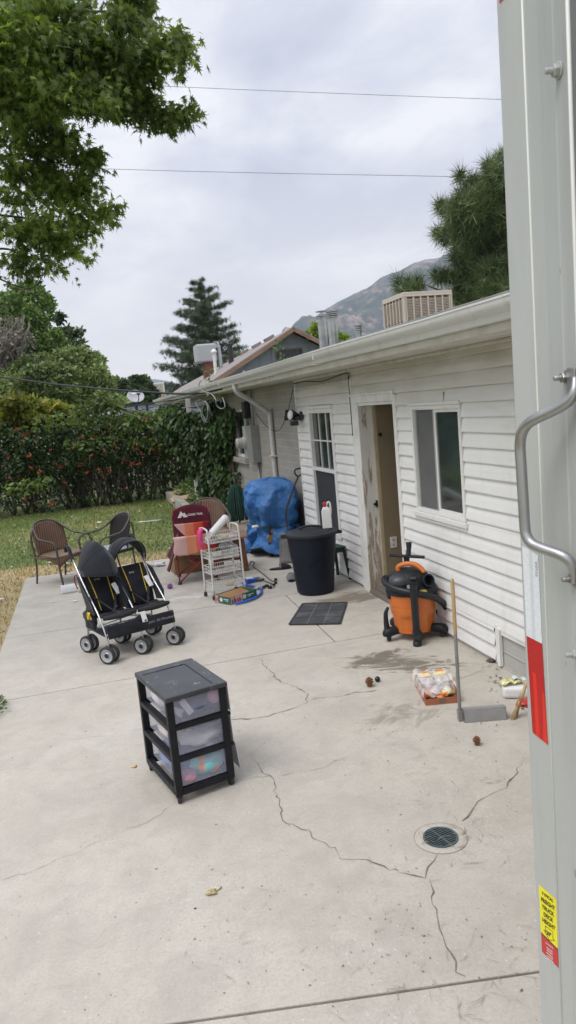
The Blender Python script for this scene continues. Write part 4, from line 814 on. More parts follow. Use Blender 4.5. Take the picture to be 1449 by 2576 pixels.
scatter('needles',P,rng.uniform(.26,.48,len(P)),PT,PN,T,dirv=dv,nrm=rng.normal(size=(len(P),3)))
PK=leafmat('pine_needle_old',(.09,.05,.03),(.14,.085,.05),(.07,.08,.04),trans=.05)
P2=np.concatenate([pix_blob(1265,650,60,60,dP+.6,160,.9,.1),pix_blob(1300,600,80,100,dP+.9,260,.9,.1)])-np.array(T.location); scatter('old_needles',P2,rng.uniform(.15,.3,len(P2)),TUFT,PK,T)
mb=MB(); mb.tube([(0,0,-.2),(.1,0,3),(-.1,0,6),(-.2,0,8.6)],[.3,.25,.15,.04],10,3)
for (u,v,d) in [(1100,585,21),(1130,520,21),(1160,450,21),(1230,410,21),(1148,640,21),(1100,690,21),(1003,712,21),(1060,712,21.3),(1260,430,21.5),(1180,560,20.7),(1190,640,21)]:
    e=Vector(HD(u,v,d))-T.location; mb.tube([(-.1,0,max(2,e.z-1.6)),e*.5+Vector((0,0,e.z*.5-.75)),e],[.09,.05,.015],6,4)
mb.build('trunk',BARK,T,smooth=True)
# ---- flowering hedge
HG=thing('trumpet_vine_hedge','long dense hedge with orange red trumpet flowers along the back of the lawn','hedge',(-2,19.2,0))
HL=leafmat('hedge_leaf',(.018,.042,.011),(.038,.078,.020),(.085,.14,.038),big=.8,trans=.12)
ps=[]
def htop(x): return 2.16+.12*math.sin(x*1.3)+.10*math.sin(x*2.9+1)+.08*math.sin(x*6.1)+(.05 if x<-.5 else 0)
n=52000; X=rng.uniform(-11,2.75,n); u_=rng.random(n); 
Tz=np.array([htop(x) for x in X]); Zf=rng.random(n)**.75; Z=Zf*Tz
lump=.24*np.sin(X*2.3+Z*1.7)+.20*np.sin(X*4.7-Z*2.9)+.16*np.sin(Z*5.1+X*1.1)
under=np.clip((1.15-Z)/.5,0,1)*(.75+.25*np.sin(X*1.9+.6))*np.where(Z<.25,.5,1)     # the lower face is eaten back
front=18.55-lump*.55+under
Y=front+np.where(u_<.62,rng.exponential(.10,n),rng.uniform(0,1.7,n)); Y=np.where(Z>Tz*.9,rng.uniform(18.4,20.4,n),Y)
keep=~((Z<1.15)&(rng.random(n)<.30*np.clip(1.3-Z,0,1)))
P=np.c_[X,Y,Z+.05][keep]; n=len(P); nr=rng.normal(size=(n,3))*.8+np.array([0,-.75,.45]); dv=np.c_[rng.normal(0,.7,(n,2)),rng.normal(-.35,.5,n)]
scatter('foliage',P-np.array(HG.location),rng.uniform(.055,.13,n),OVAL,HL,HG,nrm=nr,dirv=dv,curl=-.3)
# top sprigs of brighter leaves
HL2=leafmat('hedge_sprig',(.07,.12,.03),(.13,.20,.05),(.22,.28,.08),trans=.4); ps=[]
for (u,v,ru,rv,n) in [(250,1012,30,16,120),(270,1022,40,16,140),(215,1028,40,14,110),(360,1048,40,14,130),(430,1048,30,16,150),(470,1060,25,20,120),(400,1062,50,18,140),(310,1050,45,16,110),(330,1070,70,20,160),(450,1090,30,30,130),(140,1060,70,18,130),(230,1060,60,20,130),(380,1110,60,16,100),(250,1110,100,20,130),(60,1230,50,24,90),(450,1130,30,20,90),(100,1210,50,16,60)]:
    ps.append(pix_blob(u,v,ru,rv,18.25,n,.7,.1))
P=np.concatenate(ps); n=len(P); scatter('young_leaves',P-np.array(HG.location),rng.uniform(.07,.15,n),OVAL,HL2,HG,nrm=rng.normal(size=(n,3))+np.array([0,-.6,.6]),dirv=np.c_[rng.normal(0,.6,(n,2)),rng.normal(-.1,.5,n)],curl=-.3)
FLW=leafmat('trumpet_flower',(.26,.035,.022),(.38,.06,.035),(.48,.12,.065),trans=.1); ps=[]
fl=[(43,1080),(57,1110),(78,1097),(64,1098),(127,1130),(160,1165),(145,1170),(150,1175),(265,1085),(275,1065),(255,1090),(202,1100),(290,1120),(300,1130),(340,1130),(392,1087),(380,1080),(348,1115),(390,1110),(405,1095),(420,1110),(440,1100),(445,1120),(390,1130),(430,1165),(255,1180),(200,1165),(262,1195),(275,1185),(215,1190),(105,1185),(75,1175),(45,1200),(52,1215),(25,1205),(360,1145),(352,1140),(398,1150),(455,1135),(330,1165),(310,1160),(180,1130),(230,1150),(350,1165),(360,1050),(455,1050),(310,1230),(60,1255),(90,1270),(130,1265),(160,1210),(20,1150),(72,1140),(485,1035),(420,1090),(372,1098),(268,1135),(240,1105)]
for (u,v) in fl: ps.append(pix_blob(u+random.uniform(-3,3),v+random.uniform(-3,3),random.uniform(4,9),random.uniform(2.5,4.5),18.2+random.uniform(-.1,.1),random.randint(3,9),.6,.1))
P=np.concatenate(ps); n=len(P); scatter('blossoms',P-np.array(HG.location),rng.uniform(.04,.085,n),[(0,0),(.12,.5),(.35,1),(0,.85),(-.35,1),(-.12,.5)],FLW,HG,nrm=rng.normal(size=(n,3))+np.array([0,-.7,0]),dirv=np.c_[rng.normal(0,.9,n),rng.normal(-.3,.4,n),rng.normal(.0,.4,n)])
mb=MB()
for i in range(80):
    x=random.uniform(-8.5,4.5); b0=Vector((x,random.uniform(-.2,.5),-.05)); k=random.randint(2,4)
    for j in range(k): mb.tube([b0,b0+Vector((random.uniform(-.2,.2),random.uniform(-.2,.2),.5)),b0+Vector((random.uniform(-.6,.6),random.uniform(-.4,.3),random.uniform(1.1,1.7)))],[.03,.02,.012],5,3)
mb.build('stems',mat('hedge_stem',(.09,.075,.06),.9),HG,smooth=True)
# yellow-green shrub showing above the hedge, left
btree('yellow_shrub','yellow green feathery shrub above the left end of the hedge','shrub',[(55,1030,50,28,1100),(120,1035,38,20,650),(160,1045,28,22,450),(0,1035,50,30,700),(80,1055,90,24,900),(-50,1040,50,40,500)],19.7,LG4,.17,60,TWIG,.07,shell=.2)
# old white fence seen in scraps through the hedge
FN=thing('board_fence','pale weathered board fence showing in scraps through the hedge','fence',(0,21.2,0)); FW=mat('fence_board',(.42,.40,.36),.85,var=.3,sc=4)
mb=MB(); 
for i in range(66): x=-7.6+i*.16; mb.box((x,0,.75),(.13,.02,1.5))
mb.bb((-7.7,.02,.3),(2.9,.06,.38)); mb.bb((-7.7,.02,1.2),(2.9,.06,1.28)); mb.build('boards',FW,FN)
# ---- climbing vine over the far wall
VN=thing('climbing_vine','dark creeper hanging in a curtain from the eave over the far brick wall','vine',(2.4,16,0))
VL=leafmat('vine_leaf',(.020,.046,.014),(.04,.08,.024),(.085,.145,.042),big=.9,trans=.22)
cs=[]
def vb(u,v,ru,rv,d,n,ry=.8): cs.append(pix_blob(u,v,ru,rv,d,n,ry,.2))
vb(545,1040,42,34,15.2,900); vb(490,1065,50,32,15.8,900); vb(440,1060,40,26,16.5,500); vb(560,1100,34,50,14.9,900); vb(510,1110,44,42,15.2,1000); vb(455,1090,45,32,16.6,600); vb(545,1160,40,45,15.0,900); vb(500,1165,28,38,15.3,600)
vb(560,1215,30,45,14.8,700); vb(530,1215,32,34,15.1,500); vb(578,1060,26,40,14.6,500); vb(592,1040,22,18,14.3,130); vb(575,1250,22,30,14.7,300); vb(598,1130,8,60,14.6,60); vb(603,1210,7,60,14.5,70); vb(420,1080,40,20,17.4,260); vb(470,1130,30,26,16.0,260)
P=np.concatenate(cs); P=P[(P[:,2]<2.38)&(P[:,2]>.05)&(P[:,0]<2.86)]; n=len(P)
scatter('foliage',P-np.array(VN.location),rng.uniform(.07,.15,n),OVAL,VL,VN,nrm=rng.normal(size=(n,3))*.7+np.array([-.7,-.7,.3]),dirv=np.c_[rng.normal(-.1,.35,(n,2)),rng.normal(-.9,.25,n)],curl=-.25)
mb=MB()
for i in range(7):
    u=random.uniform(560,604); mb.tube([Vector(HD(u,1290,14.9))-VN.location,Vector(HD(u+random.uniform(-10,10),1200,14.9))-VN.location,Vector(HD(u+random.uniform(-15,15),1080,15))-VN.location,Vector(HD(u+random.uniform(-20,5),1015,15.1))-VN.location],[.025,.02,.014,.008],5,4)
for k in range(14):
    a=Vector(HD(random.uniform(300,480),1020+random.uniform(-3,26),16.6+random.uniform(-1,1)))-VN.location; mb.tube([a,a+Vector((random.uniform(.2,.6),random.uniform(-.3,.1),random.uniform(-.16,.03))),a+Vector((random.uniform(.5,1.0),-.2,random.uniform(-.3,0)))],[.01,.007,.004],4,3) if k%2 else None
mb.build('stems',mat('vine_stem',(.20,.17,.14),.9),VN,smooth=True)
# low plants in the bed and at the patio edge
def plant(name,label,cat,c,r,n,leaf,size,up=.6,tpl=OVAL,group=None,flat=0):
    T=thing(name,label,cat,c,0,group); P=np.asarray(blob((0,0,r[2]*.5),(r[0],r[1],r[2]*.5),n,.1)); P=P[P[:,2]>.0]; k=len(P)
    scatter('foliage',P,rng.uniform(size*.6,size*1.3,k),tpl,leaf,T,nrm=rng.normal(size=(k,3))+np.array([0,-.2,.8]),dirv=P*1.5+rng.normal(0,.15,(k,3))+np.array([0,0,up*.2]),curl=-.3)
    mb=MB()
    for i in range(7): a=random.uniform(0,6.3); mb.tube([(0,0,-.01),(r[0]*.4*math.cos(a),r[1]*.4*math.sin(a),r[2]*.5),(r[0]*.8*math.cos(a),r[1]*.8*math.sin(a),r[2]*.85)],[.008,.006,.003],4,2)
    mb.build('stems',TWIG,T); return T
plant('ground_plant','leafy low plant in the gravel bed beneath the creeper','plant',G(540,1285),(.5,.8,.45),900,LG1,.09,group=None)
plant('ground_plant','bushy weed growing behind the wooden planks','plant',G(500,1262),(.5,.8,.55),800,LG1,.10)
plant('weed','small green weed creeping in over the left edge of the patio','weed',G(-20,1790),(.12,.26,.07),150,LG1,.035,flat=1)
for (u,v,Y,lab) in ((528,935,21.,'vine sprig sticking up at the middle of the far gutter'),(706,880,18.,'vine sprig climbing beside the gable window')):
    p=WY(u,v,Y); T=thing('vine_sprig',lab,'plant',(p.x,Y,2.62 if u!=706 else 2.9),0,'vine sprigs rising over the gutter'); h=p.z-T.location.z+.25; k=42; z=rng.random(k)*h
    scatter('foliage',np.c_[rng.normal(0,.07,k)-z*.08,rng.normal(0,.1,k),z],rng.uniform(.06,.13,k),OVAL,LG1,T,dirv=rng.normal(size=(k,3)))
    MB().tube([(0,0,-.35),(-.03,0,h*.5),(-.08,0,h)],[.012,.008,.004],5,3).build('stem',TWIG,T)
p=WY(727,906,20); T=thing('vine_clump','small green vine clump under the gable window','plant',(p.x,20,p.z-.12)); k=90; scatter('foliage',np.asarray(blob((0,0,.08),(.26,.15,.07),k,.1)),rng.uniform(.06,.13,k),OVAL,LG2,T); MB().tube([(0,0,-.6),(0,0,.1)],.02,5).build('stem',TWIG,T)
# ================================================================ overhead cables
CBL=mat('cable_grey',(.12,.12,.13),.7); CBD=mat('cable_dark',(.025,.028,.025),.7)
def wire(label,pts,r,mt,name='overhead_wire',grp=None,n=6): 
    o=MB().tube(pts,r,n,8).build(name,mt,None,smooth=True); return tag(o,label,'cable',grp)
wire('thin upper overhead wire crossing the open sky',[HD(-900,155,24),HD(375,215,21),HD(800,233,21),HD(1257,250,22),HD(2000,275,27)],.006,CBL,grp='thin wires across the sky')
wire('thin lower overhead wire crossing the sky behind the maple fingers',[HD(-900,385,26),HD(240,424,23),HD(700,436,23),HD(1200,446,24),HD(2000,470,30)],.0068,CBL,grp='thin wires across the sky')
e=WX(563,978,2.38)
wire('thick black service cable sagging in front of the left trees to the eave',[HD(-800,835,30),HD(0,948,22),HD(204,973,19),HD(383,987,17),HD(480,990,15.5),e],.022,CBD,'service_cable')
wire('thin black cable running over the hedge to the gutter end',[HD(-500,1075,24),HD(150,1040,20),HD(330,1022,18),HD(420,1008,16.5),HD(480,1000,15.5),WX(555,985,2.4)],.010,CBD,'service_cable')
wire('second thin cable dipping over the hedge below the dish',[HD(-500,1160,22),HD(100,1085,19.5),HD(280,1050,18.2),HD(400,1020,17),HD(470,998,15.8),WX(545,980,2.4)],.008,CBD,'service_cable')
GC2=mat('cable_pale',(.24,.245,.24),.6)
wire('pale looped cable hanging in coils under the gutter',[WX(507,985,2.2),WX(530,990,2.1),WX(542,1005,2.08),WX(545,1020,2.1),WX(556,1028,2.15),WX(566,1022,2.2),WX(560,1000,2.25)],.008,GC2,'cable_loop')
lp=[];c0=WX(516,1035,2.12)
for k in range(34): a=k*.62; lp.append(c0+Vector((.02*math.sin(k*.9),.36*math.cos(a)*1.1,.17*math.sin(a)+.02*math.sin(k))))
wire('thin grey wire coil hanging in front of the creeper',[WX(505,1005,2.2),WX(492,1012,2.15)]+lp,.005,GC2,'cable_coil',n=5)
p=WX(507,965,2.25); mb=MB(); mb.tube([p+Vector((.0,0,.06)),p+Vector((-.03,.0,.03)),p+Vector((-.05,0,-.06)),p+Vector((.02,-.1,-.16)),p+Vector((.1,-.2,-.2))],.012,6,4); mb.lathe([(.02,-.03),(.04,-.02),(.04,.02),(.02,.03)],10,p+Vector((.08,-.2,-.22))); tag(mb.build('cable_hook',GC2,None,smooth=True),'pale cable insulator hook wrapped over the far gutter','hook')
# ================================================================ TRUCK CORNER
def h2(u): 
    v=1008-.0893*(u-CX); r=ray(u,v); q=Vector((r[0],r[1])); return q.normalized()
def isect(p,d,q): # p+t d  on ray s*q
    det=d.x*(-q.y)+q.x*d.y; t=(-p.x*(-q.y)-q.x*p.y)/det; return p+d*t   # solve p+t d = s q
A=h2(1293)*1.42; d1=h2(-250); d2=h2(560)
B=isect(A,-d1,h2(1352)); Cc=isect(B,-d2,h2(1421)); E=isect(Cc,-h2(540),h2(1455))
n1=Vector((-d1.y,d1.x)) if Vector((-d1.y,d1.x)).dot(-A)>0 else Vector((d1.y,-d1.x))
rt=-n1
TR=thing('box_truck','grey painted rear corner post of a box truck with reflective tape, stickers and grab handle','truck',(A.x,A.y,0)); L=Vector((A.x,A.y))
mt,t,b=nt('truck_paint'); c=coords(t); o=ramp(t,noise(t,1.4,5,.6,mp(t,c,(1,1,.4))),[(.3,(.40,.415,.405)),(.7,(.46,.47,.455))])
v=t.nodes.new('ShaderNodeTexVoronoi'); v.inputs['Scale'].default_value=16; t.links.new(mp(t,c,(1,1,.35)),v.inputs[0]); sep=t.nodes.new('ShaderNodeSeparateColor'); t.links.new(v.outputs['Color'],sep.inputs[0])
f=mth(t,'MULTIPLY',mth(t,'LESS_THAN',v.outputs['Distance'],.055),mth(t,'GREATER_THAN',sep.outputs[0],.72)); o=mixc(t,mth(t,'MULTIPLY',f,.7),o,(.10,.10,.10))
st=ramp(t,noise(t,2.2,7,.7,mp(t,c,(3,3,.35)),.4),[(.48,(0,0,0)),(.70,(.55,)*3)]); o=mixc(t,st,o,(.30,.30,.28))
sc1=ramp(t,noise(t,1.0,3,.5,mp(t,c,(90,90,2.2)),.0),[(.70,(0,0,0)),(.72,(.5,)*3)]); o=mixc(t,mth(t,'MULTIPLY',sc1,ramp(t,noise(t,6,2,.5,c),[(.55,(0,0,0)),(.6,(1,)*3)])),o,(.20,.20,.195))
t.links.new(o,b.inputs['Base Color']); b.inputs['Roughness'].default_value=.34; b.inputs['Specular IOR Level'].default_value=.5; b.inputs['Coat Weight'].default_value=.25; b.inputs['Coat Roughness'].default_value=.25; bump(t,b,mth(t,'ADD',noise(t,3.5,3,.5,mp(t,c,(1,1,.5))),mth(t,'MULTIPLY',noise(t,220,3,.5,c),.02)),.12,.01); TP=mt
def loc(p): return (p.x-L.x,p.y-L.y)
def arc(p,q,bul,n=5): # bulging groove
    out=[];d=(q-p);nn=Vector((-d.y,d.x)).normalized()
    for i in range(1,n): f=i/n; out.append(p+d*f+nn*bul*math.sin(PI*f))
    return out
nB=Vector((-d2.y,d2.x)); nB=nB if nB.dot(-B)>0 else -nB
g0=Cc+(B-Cc).normalized()*.004; 
lip=Vector(rt)
# profile: flange A-B, rolled edge, web B-C with a shallow groove, outer web C-E, return lip
prof=[A,B+(A-B).normalized()*.0015,B+nB*.0012,B+(Cc-B).normalized()*.0025,B+(Cc-B)*.45+nB*-.002,g0-nB*.0,Cc-nB*.0022,Cc+(E-Cc).normalized()*.004,E,E+rt*.0035]
back=[E+rt*.06+d1*.01,E+rt*.06+d1*.10,A+rt*.11,A+rt*.11+d1*.0,A+rt*.002+d1*.0035]
poly=[loc(p) for p in prof+back]
mb=MB(); mb.prism(poly,.42,3.9); po_=mb.build('corner_post',TP,TR,bevel=.0012)
# lighter rolled edges are real beads of metal
mb=MB(); mb.tube([(*loc(B+nB*.0008),.42),(*loc(B+nB*.0008),3.9)],.0022,8); mb.tube([(*loc(E+rt*.0016-d1*.000),.42),(*loc(E+rt*.0016),3.9)],.0032,8); msplit(mb,'rolled_edge',mat('edge_pale',(.72,.72,.68),.4,var=.05),TR,smooth=True)
RP_=mat('roller_dark',(.16,.17,.18),.5,var=.1)
ln=-d1; e0=E+rt*.045
mb=MB(); q=[e0,e0+ln*3.2,e0+ln*3.2+rt*1.9,A+rt*2.0,A+rt*.1]; mb.prism([loc(p) for p in q],.95,3.85); bd=mb.build('cargo_box',RP_,TR,bevel=.01)
mb=MB(); q=[e0+rt*.1,e0+ln*3.0+rt*.1,e0+ln*3.0+rt*1.7,A+rt*1.8,A+rt*.2]; mb.prism([loc(p) for p in q],.55,.95); mb.build('chassis',DKM,TR)
for s in (.35,1.6):
    cpt=e0+ln*1.5+rt*s; w=thing('wheel','x','x',(*loc(cpt),.42),math.atan2(rt.y,rt.x)); del w['label']; del w['category']; w.parent=TR
    Mx=Euler((0,R(90),0)).to_matrix(); mb=MB(); mb.lathe([(.26,-.11),(.38,-.12),(.42,-.08),(.42,.08),(.38,.12),(.26,.11)],28,(0,0,0),Mx); mb.build('tyre',BP,w,smooth=True,ang=40); mb=MB(); mb.lathe([(.0,-.05),(.24,-.06),(.26,-.10),(.26,.10),(.24,.06),(0,.05)],24,(0,0,0),Mx); mb.build('rim',GV,w)
# reflective tape on the flange
def onface(u,v,off=.0):
    r=ray(u,v); t_=((A.x)*n1.x+(A.y)*n1.y+off)/(r[0]*n1.x+r[1]*n1.y); return Vector(OC+r*t_)
def tpanel(name,uv,mt,off,parent,th=.0005):
    q=[onface(*p,off)-Vector((L.x,L.y,0)) for p in uv]; nn=Vector((n1.x,n1.y,0))*th; k=len(q)
    return MB().add([tuple(p) for p in q]+[tuple(p+nn) for p in q],[tuple(range(k)),tuple(range(k,2*k))]+[(i,(i+1)%k,k+(i+1)%k,k+i) for i in range(k)]).build(name,mt,parent)
def tape(name,base,dark,w):
    mt,t,b=nt(name); c=coords(t); o=mixc(t,ramp(t,noise(t,160,3,.7,c),[(.45,(0,0,0)),(.6,(w,)*3)]),base,dark); t.links.new(o,b.inputs['Base Color']); b.inputs['Roughness'].default_value=.3; b.inputs['Coat Weight'].default_value=.6; return mt
WT=tape('tape_white',(.74,.76,.80),(.62,.64,.69),.6); RT=tape('tape_red',(.47,.018,.025),(.42,.012,.02),.5); RT2=tape('tape_red_bright',(.72,.03,.02),(.68,.025,.02),.5); WT2=tape('tape_white_dull',(.62,.64,.68),(.56,.58,.62),.5)
o_=.0006
tp=tpanel('reflective_tape',[(1314,1372),(1354,1398),(1364,1619),(1325,1599)],WT,o_,TR); tag(tp,'silver white reflective tape strip')
tpanel('tape_stripe',[(1330,1382),(1338,1388),(1347,1610),(1339,1606)],WT2,o_+.0006,tp,.0002)
tp2=tpanel('reflective_tape',[(1325,1600),(1364,1620),(1378.5,1874),(1341,1843),(1339.5,1836)],RT,o_,TR); tag(tp2,'red reflective tape strip')
tpanel('tape_stripe',[(1340,1690),(1349,1696),(1358.5,1858),(1349,1850)],RT2,o_+.0006,tp2,.0002); tpanel('tape_stripe',[(1364,1740),(1370,1745),(1378,1873),(1367,1865)],RT2,o_+.0006,tp2,.0002)
tpanel('reflective_tape',[(1252,-60),(1278,-70),(1272,-8),(1257,8)],RT,o_,TR)
INK=mat('ink_black',(.02,.02,.02),.5); YEL=mat('sticker_yellow',(.80,.72,.02),.4,var=.02); REDS=mat('sticker_red',(.50,.04,.035),.4,var=.04); WHT=mat('print_white',(.75,.72,.72),.5); GREYI=mat('ink_grey',(.16,.17,.19),.5)
xax=Vector((-d1.x,-d1.y,0))
def ftext(s,u,v,size,mt,par,off=.0018,sx=.8,rot=0,bold=0):
    p=onface(u,v,off)-Vector((L.x,L.y,0)); M=frame(p,xax,(0,0,1))@Matrix.Rotation(rot,4,'Z'); return text(s,size,M,'lettering',mt,par,.0001,sx,bold)
ftext('DOT-C2',1349,1432,.0075,GREYI,tp,.0016,1,R(-90)) 
ys=tpanel('height_sticker',[(1355.5,2224),(1401,2257),(1406,2425),(1361.5,2320)] if 0 else [(1355.6,2225),(1399.5,2263.5),(1403.8,2388.6),(1361.4,2345.7)],YEL,o_,TR)
wF=(B-A).length
def fl(u,v,s,size,sx=.8,bold=.0004): ftext(s,u,v,size,INK,ys,.0018,sx,0,bold)
fl(1377,2257,'TYPICAL',.0095,.80,.0002); fl(1378,2274,'FREIGHT',.0125,.72,.0003); fl(1378,2291,'TRUCK',.0125,.74,.0003); fl(1379,2308,'DECK',.0125,.74,.0003); fl(1380,2325,'HEIGHT',.0125,.74,.0003); fl(1380.5,2350,'50"',.0130,.72,.0003)
mb=MB()
def seg(a,b_,w=.0008): 
    p=onface(*a,.0016)-Vector((L.x,L.y,0)); q=onface(*b_,.0016)-Vector((L.x,L.y,0)); mb.bar(p,q,w,.0003,(n1.x,n1.y,0))
for a,b_ in (((1372,2329),(1390.5,2344)),((1372,2329),(1372.5,2347)),((1390.5,2344),(1391,2362)),((1391,2362),(1395.5,2366)),((1395.5,2366),(1382,2365)),((1382,2365),(1368,2339)),((1368,2339),(1372,2343))): seg(a,b_)
mb.build('arrow_outline',INK,ys)
rs=tpanel('height_sticker',[(1361.5,2347),(1403.9,2390.2),(1405.6,2435),(1363.8,2393.5)],REDS,o_,TR); rs.name='red_sticker'
tpanel('sticker_line',[(1361.3,2344.5),(1403.8,2387.6),(1403.9,2390.6),(1361.5,2347.5)],INK,o_+.0005,rs,.0002)
for i,(u,v,s,z) in enumerate([(1382.5,2379,'U-HAUL',.0065)]): ftext(s,u,v,z,WHT,rs,.0018,.85)
# bolts on the web
def onweb(u,v,off=.0,P0=None,nn=None):
    P0=P0 or B; nn=nn or nB; r=ray(u,v); t_=(P0.x*nn.x+P0.y*nn.y+off)/(r[0]*nn.x+r[1]*nn.y); return Vector(OC+r*t_)-Vector((L.x,L.y,0))
STL=mat('steel_zinc',(.38,.37,.35),.38,.75,var=.35,sc=40,dirt=(.16,.14,.11),dsc=60); PNB=mat('bolt_painted',(.36,.37,.36),.5,var=.15,sc=30)
nb3=Vector((nB.x,nB.y,0)); Mb=nb3.to_track_quat('Z','Y').to_matrix()
def bolt(u,v,mt,r=.011,lab=None):
    p=onweb(u,v); mb=MB(); mb.lathe([(r*1.25,0),(r*1.25,.002),(r*1.1,.0025)],20,p,Mb); mb.lathe([(r*.95,.002),(r*.95,.009),(r*.85,.0105)],6,p,Mb); mb.lathe([(r*.5,.010)]+[(r*(.5 if i%2 else .44),.011+i*.0012) for i in range(9)]+[(r*.40,.0225)],14,p,Mb); return mb.build('bolt',mt,TR,bevel=.0004)
bolt(1407,177,PNB,.010); bolt(1427,949,STL,.0095); bolt(1447,1455,STL,.0095); bolt(1455,1645,PNB,.009)
# grab handle
ALU=mat('handle_steel',(.40,.40,.405),.36,.85,var=.12,sc=14,dirt=(.30,.29,.28),dsc=12,stretch=(1,1,.25))
def hp(u,v,off): return onweb(u,v,off)
pts=[hp(1446,948,.005),hp(1444,985,.010),hp(1428,1010,.016),hp(1392,1032,.030),hp(1350,1052,.047),hp(1326,1068,.055),hp(1313,1090,.058),hp(1308.5,1120,.058),hp(1311,1170,.058),hp(1316,1250,.058),hp(1320.5,1325,.058),hp(1325,1348,.057),hp(1339,1368,.052),hp(1370,1382,.040),hp(1410,1396,.024),hp(1432,1412,.014),hp(1442,1436,.008),hp(1444,1470,.005)]
mb=MB(); mb.tube(pts,[.004,.007]+[.0092]*14+[.007,.004],16,4); h_=mb.build('grab_handle',ALU,TR,smooth=True)
mb=MB()
for (u0,v0,v1) in ((1437,925,1000),(1452,1425,1480)):
    a=hp(u0,v0,.003); c_=hp(u0,v1,.003); mb.bar(a,c_,.026,.004,tuple(nb3))
msplit(mb,'handle_foot',ALU,h_,bevel=.0015)

mb=MB()
for (u0,v0,u1,v1) in ((1375,2383,1391,2396),(1376,2390,1391,2402),(1375,2396,1392,2410),(1377,2404,1391,2415),(1378,2411,1393,2422)):
    p=onface(u0,v0,.0016)-Vector((L.x,L.y,0)); q=onface(u1,v1,.0016)-Vector((L.x,L.y,0)); k=7
    for i in range(k): mb.bar(p.lerp(q,i/k),p.lerp(q,(i+.62)/k),.0022,.0003,(n1.x,n1.y,0))
mb.build('fine_print',WHT,rs)
# ================================================================ PROPS
BKP=mat('drawer_black',(.008,.009,.012),.45,var=.2,spec=.28,dirt=(.02,.02,.024),dsc=12,damt=.4)
def frosted(name,c,rough=.35,a=.42):
    mt,t,b=nt(name); b.inputs['Base Color'].default_value=(*c,1); b.inputs['Roughness'].default_value=rough; b.inputs['Alpha'].default_value=a; b.inputs['Specular IOR Level'].default_value=.5; return mt
FRO=frosted('frosted_plastic',(.62,.64,.78),.3,.20); CLR=frosted('clear_plastic',(.75,.78,.80),.1,.28); CLR2=frosted('clear_wrap',(.80,.80,.78),.12,.42)
def cloth(name,c,var=.12,sc_=8,bsc=350,bmp=.25,sheen=.15): return mat(name,c,.9,var=var,sc=sc_,bmp=bmp,bsc=bsc,sheen=sheen,spec=.25)
# ---------------- drawer cart
DC=thing('drawer_cart','black three drawer plastic storage cart with frosted drawers full of clothes','drawer cart',(.361,4.11,0),R(14))
w,dp,h=.352,.508,.615; zb=.045; 
ft=MB(); 
post=.036
def lerp(a,b_,f): return a+(b_-a)*f
mb=MB()
for sx in(-1,1):
    for sy in(-1,1):
        x0=sx*(w/2-.0);y0=sy*(dp/2-.0); mb.bb((x0,y0,zb),(x0-sx*(.042 if 1 else .03),y0-sy*.032,h-.03))
rails=[.045,.235,.415]
for z in rails:
    hh=.04 if z==.045 else .03
    for sx in(-1,1): mb.bb((sx*w/2,-dp/2+.032,z),(sx*(w/2-.03),dp/2-.032,z+hh))
    for sy in(-1,1): mb.bb((-w/2+.042,sy*dp/2,z),(w/2-.042,sy*(dp/2-.03),z+hh))
    if z>.1: 
        mb.bb((-w/2+.03,-dp/2+.03,z+.005),(-w/2+.05,dp/2-.03,z+.014)); mb.bb((w/2-.05,-dp/2+.03,z+.005),(w/2-.03,dp/2-.03,z+.014))
        mb.bb((w/2,-dp/2-.004,z+.002),(w/2+.012,-dp/2+.02,z+.022)); mb.bb((w/2,dp/2-.02,z+.002),(w/2+.012,dp/2+.004,z+.022))
mb.build('frame',BKP,DC,bevel=.004)
mt,t,b=nt('cart_top'); c=coords(t); o=ramp(t,noise(t,4,5,.6,c),[(.3,(.030,.031,.035)),(.7,(.055,.057,.064))])
f=mth(t,'MULTIPLY',ramp(t,noise(t,22,6,.75,c,.5),[(.58,(0,0,0)),(.66,(1,)*3)]),ramp(t,noise(t,5,3,.5,mp(t,c,(1,1,1),(2.2,0,0))),[(.45,(0,0,0)),(.6,(.75,)*3)])); o=mixc(t,f,o,(.42,.42,.42))
t.links.new(o,b.inputs['Base Color']); b.inputs['Roughness'].default_value=.38; bump(t,b,noise(t,300,2,.5,c),.05,.001); CTOP=mt
mb=MB(); mb.bb((-w/2-.006,-dp/2-.008,h-.030),(w/2+.008,dp/2+.008,h)); tpo=mb.build('top',CTOP,DC,bevel=.008,seg=3)
mb=MB(); 
for a,b_ in (((-w/2+.02,dp/2-.075),(w/2-.085,dp/2-.075)),((w/2-.070,dp/2-.09),(w/2-.070,-dp/2+.03))): mb.tube([(a[0],a[1],h),( *b_,h)],.0045,6)
mb.tube([(w/2-.085,dp/2-.075,h),(w/2-.074,dp/2-.08,h),(w/2-.070,dp/2-.09,h)],.0045,6,3); mb.build('groove',BP,tpo,smooth=True)
CLW=cloth('cloth_white',(.66,.64,.68)); CLN=cloth('cloth_navy',(.10,.13,.21)); CLP=cloth('cloth_pink',(.55,.28,.36)); 
mt,t,b=nt('cloth_mint'); c=coords(t); v=t.nodes.new('ShaderNodeTexVoronoi'); v.inputs['Scale'].default_value=11; t.links.new(c,v.inputs[0]); sep=t.nodes.new('ShaderNodeSeparateColor'); t.links.new(v.outputs['Color'],sep.inputs[0])
oc=mixc(t,mth(t,'GREATER_THAN',sep.outputs[1],.5),(.75,.36,.16),(.72,.20,.32)); f=mth(t,'MULTIPLY',mth(t,'LESS_THAN',v.outputs['Distance'],.30),mth(t,'GREATER_THAN',sep.outputs[0],.45)); o=mixc(t,f,(.22,.58,.62),oc); t.links.new(o,b.inputs['Base Color']); b.inputs['Roughness'].default_value=.9; CLM=mt
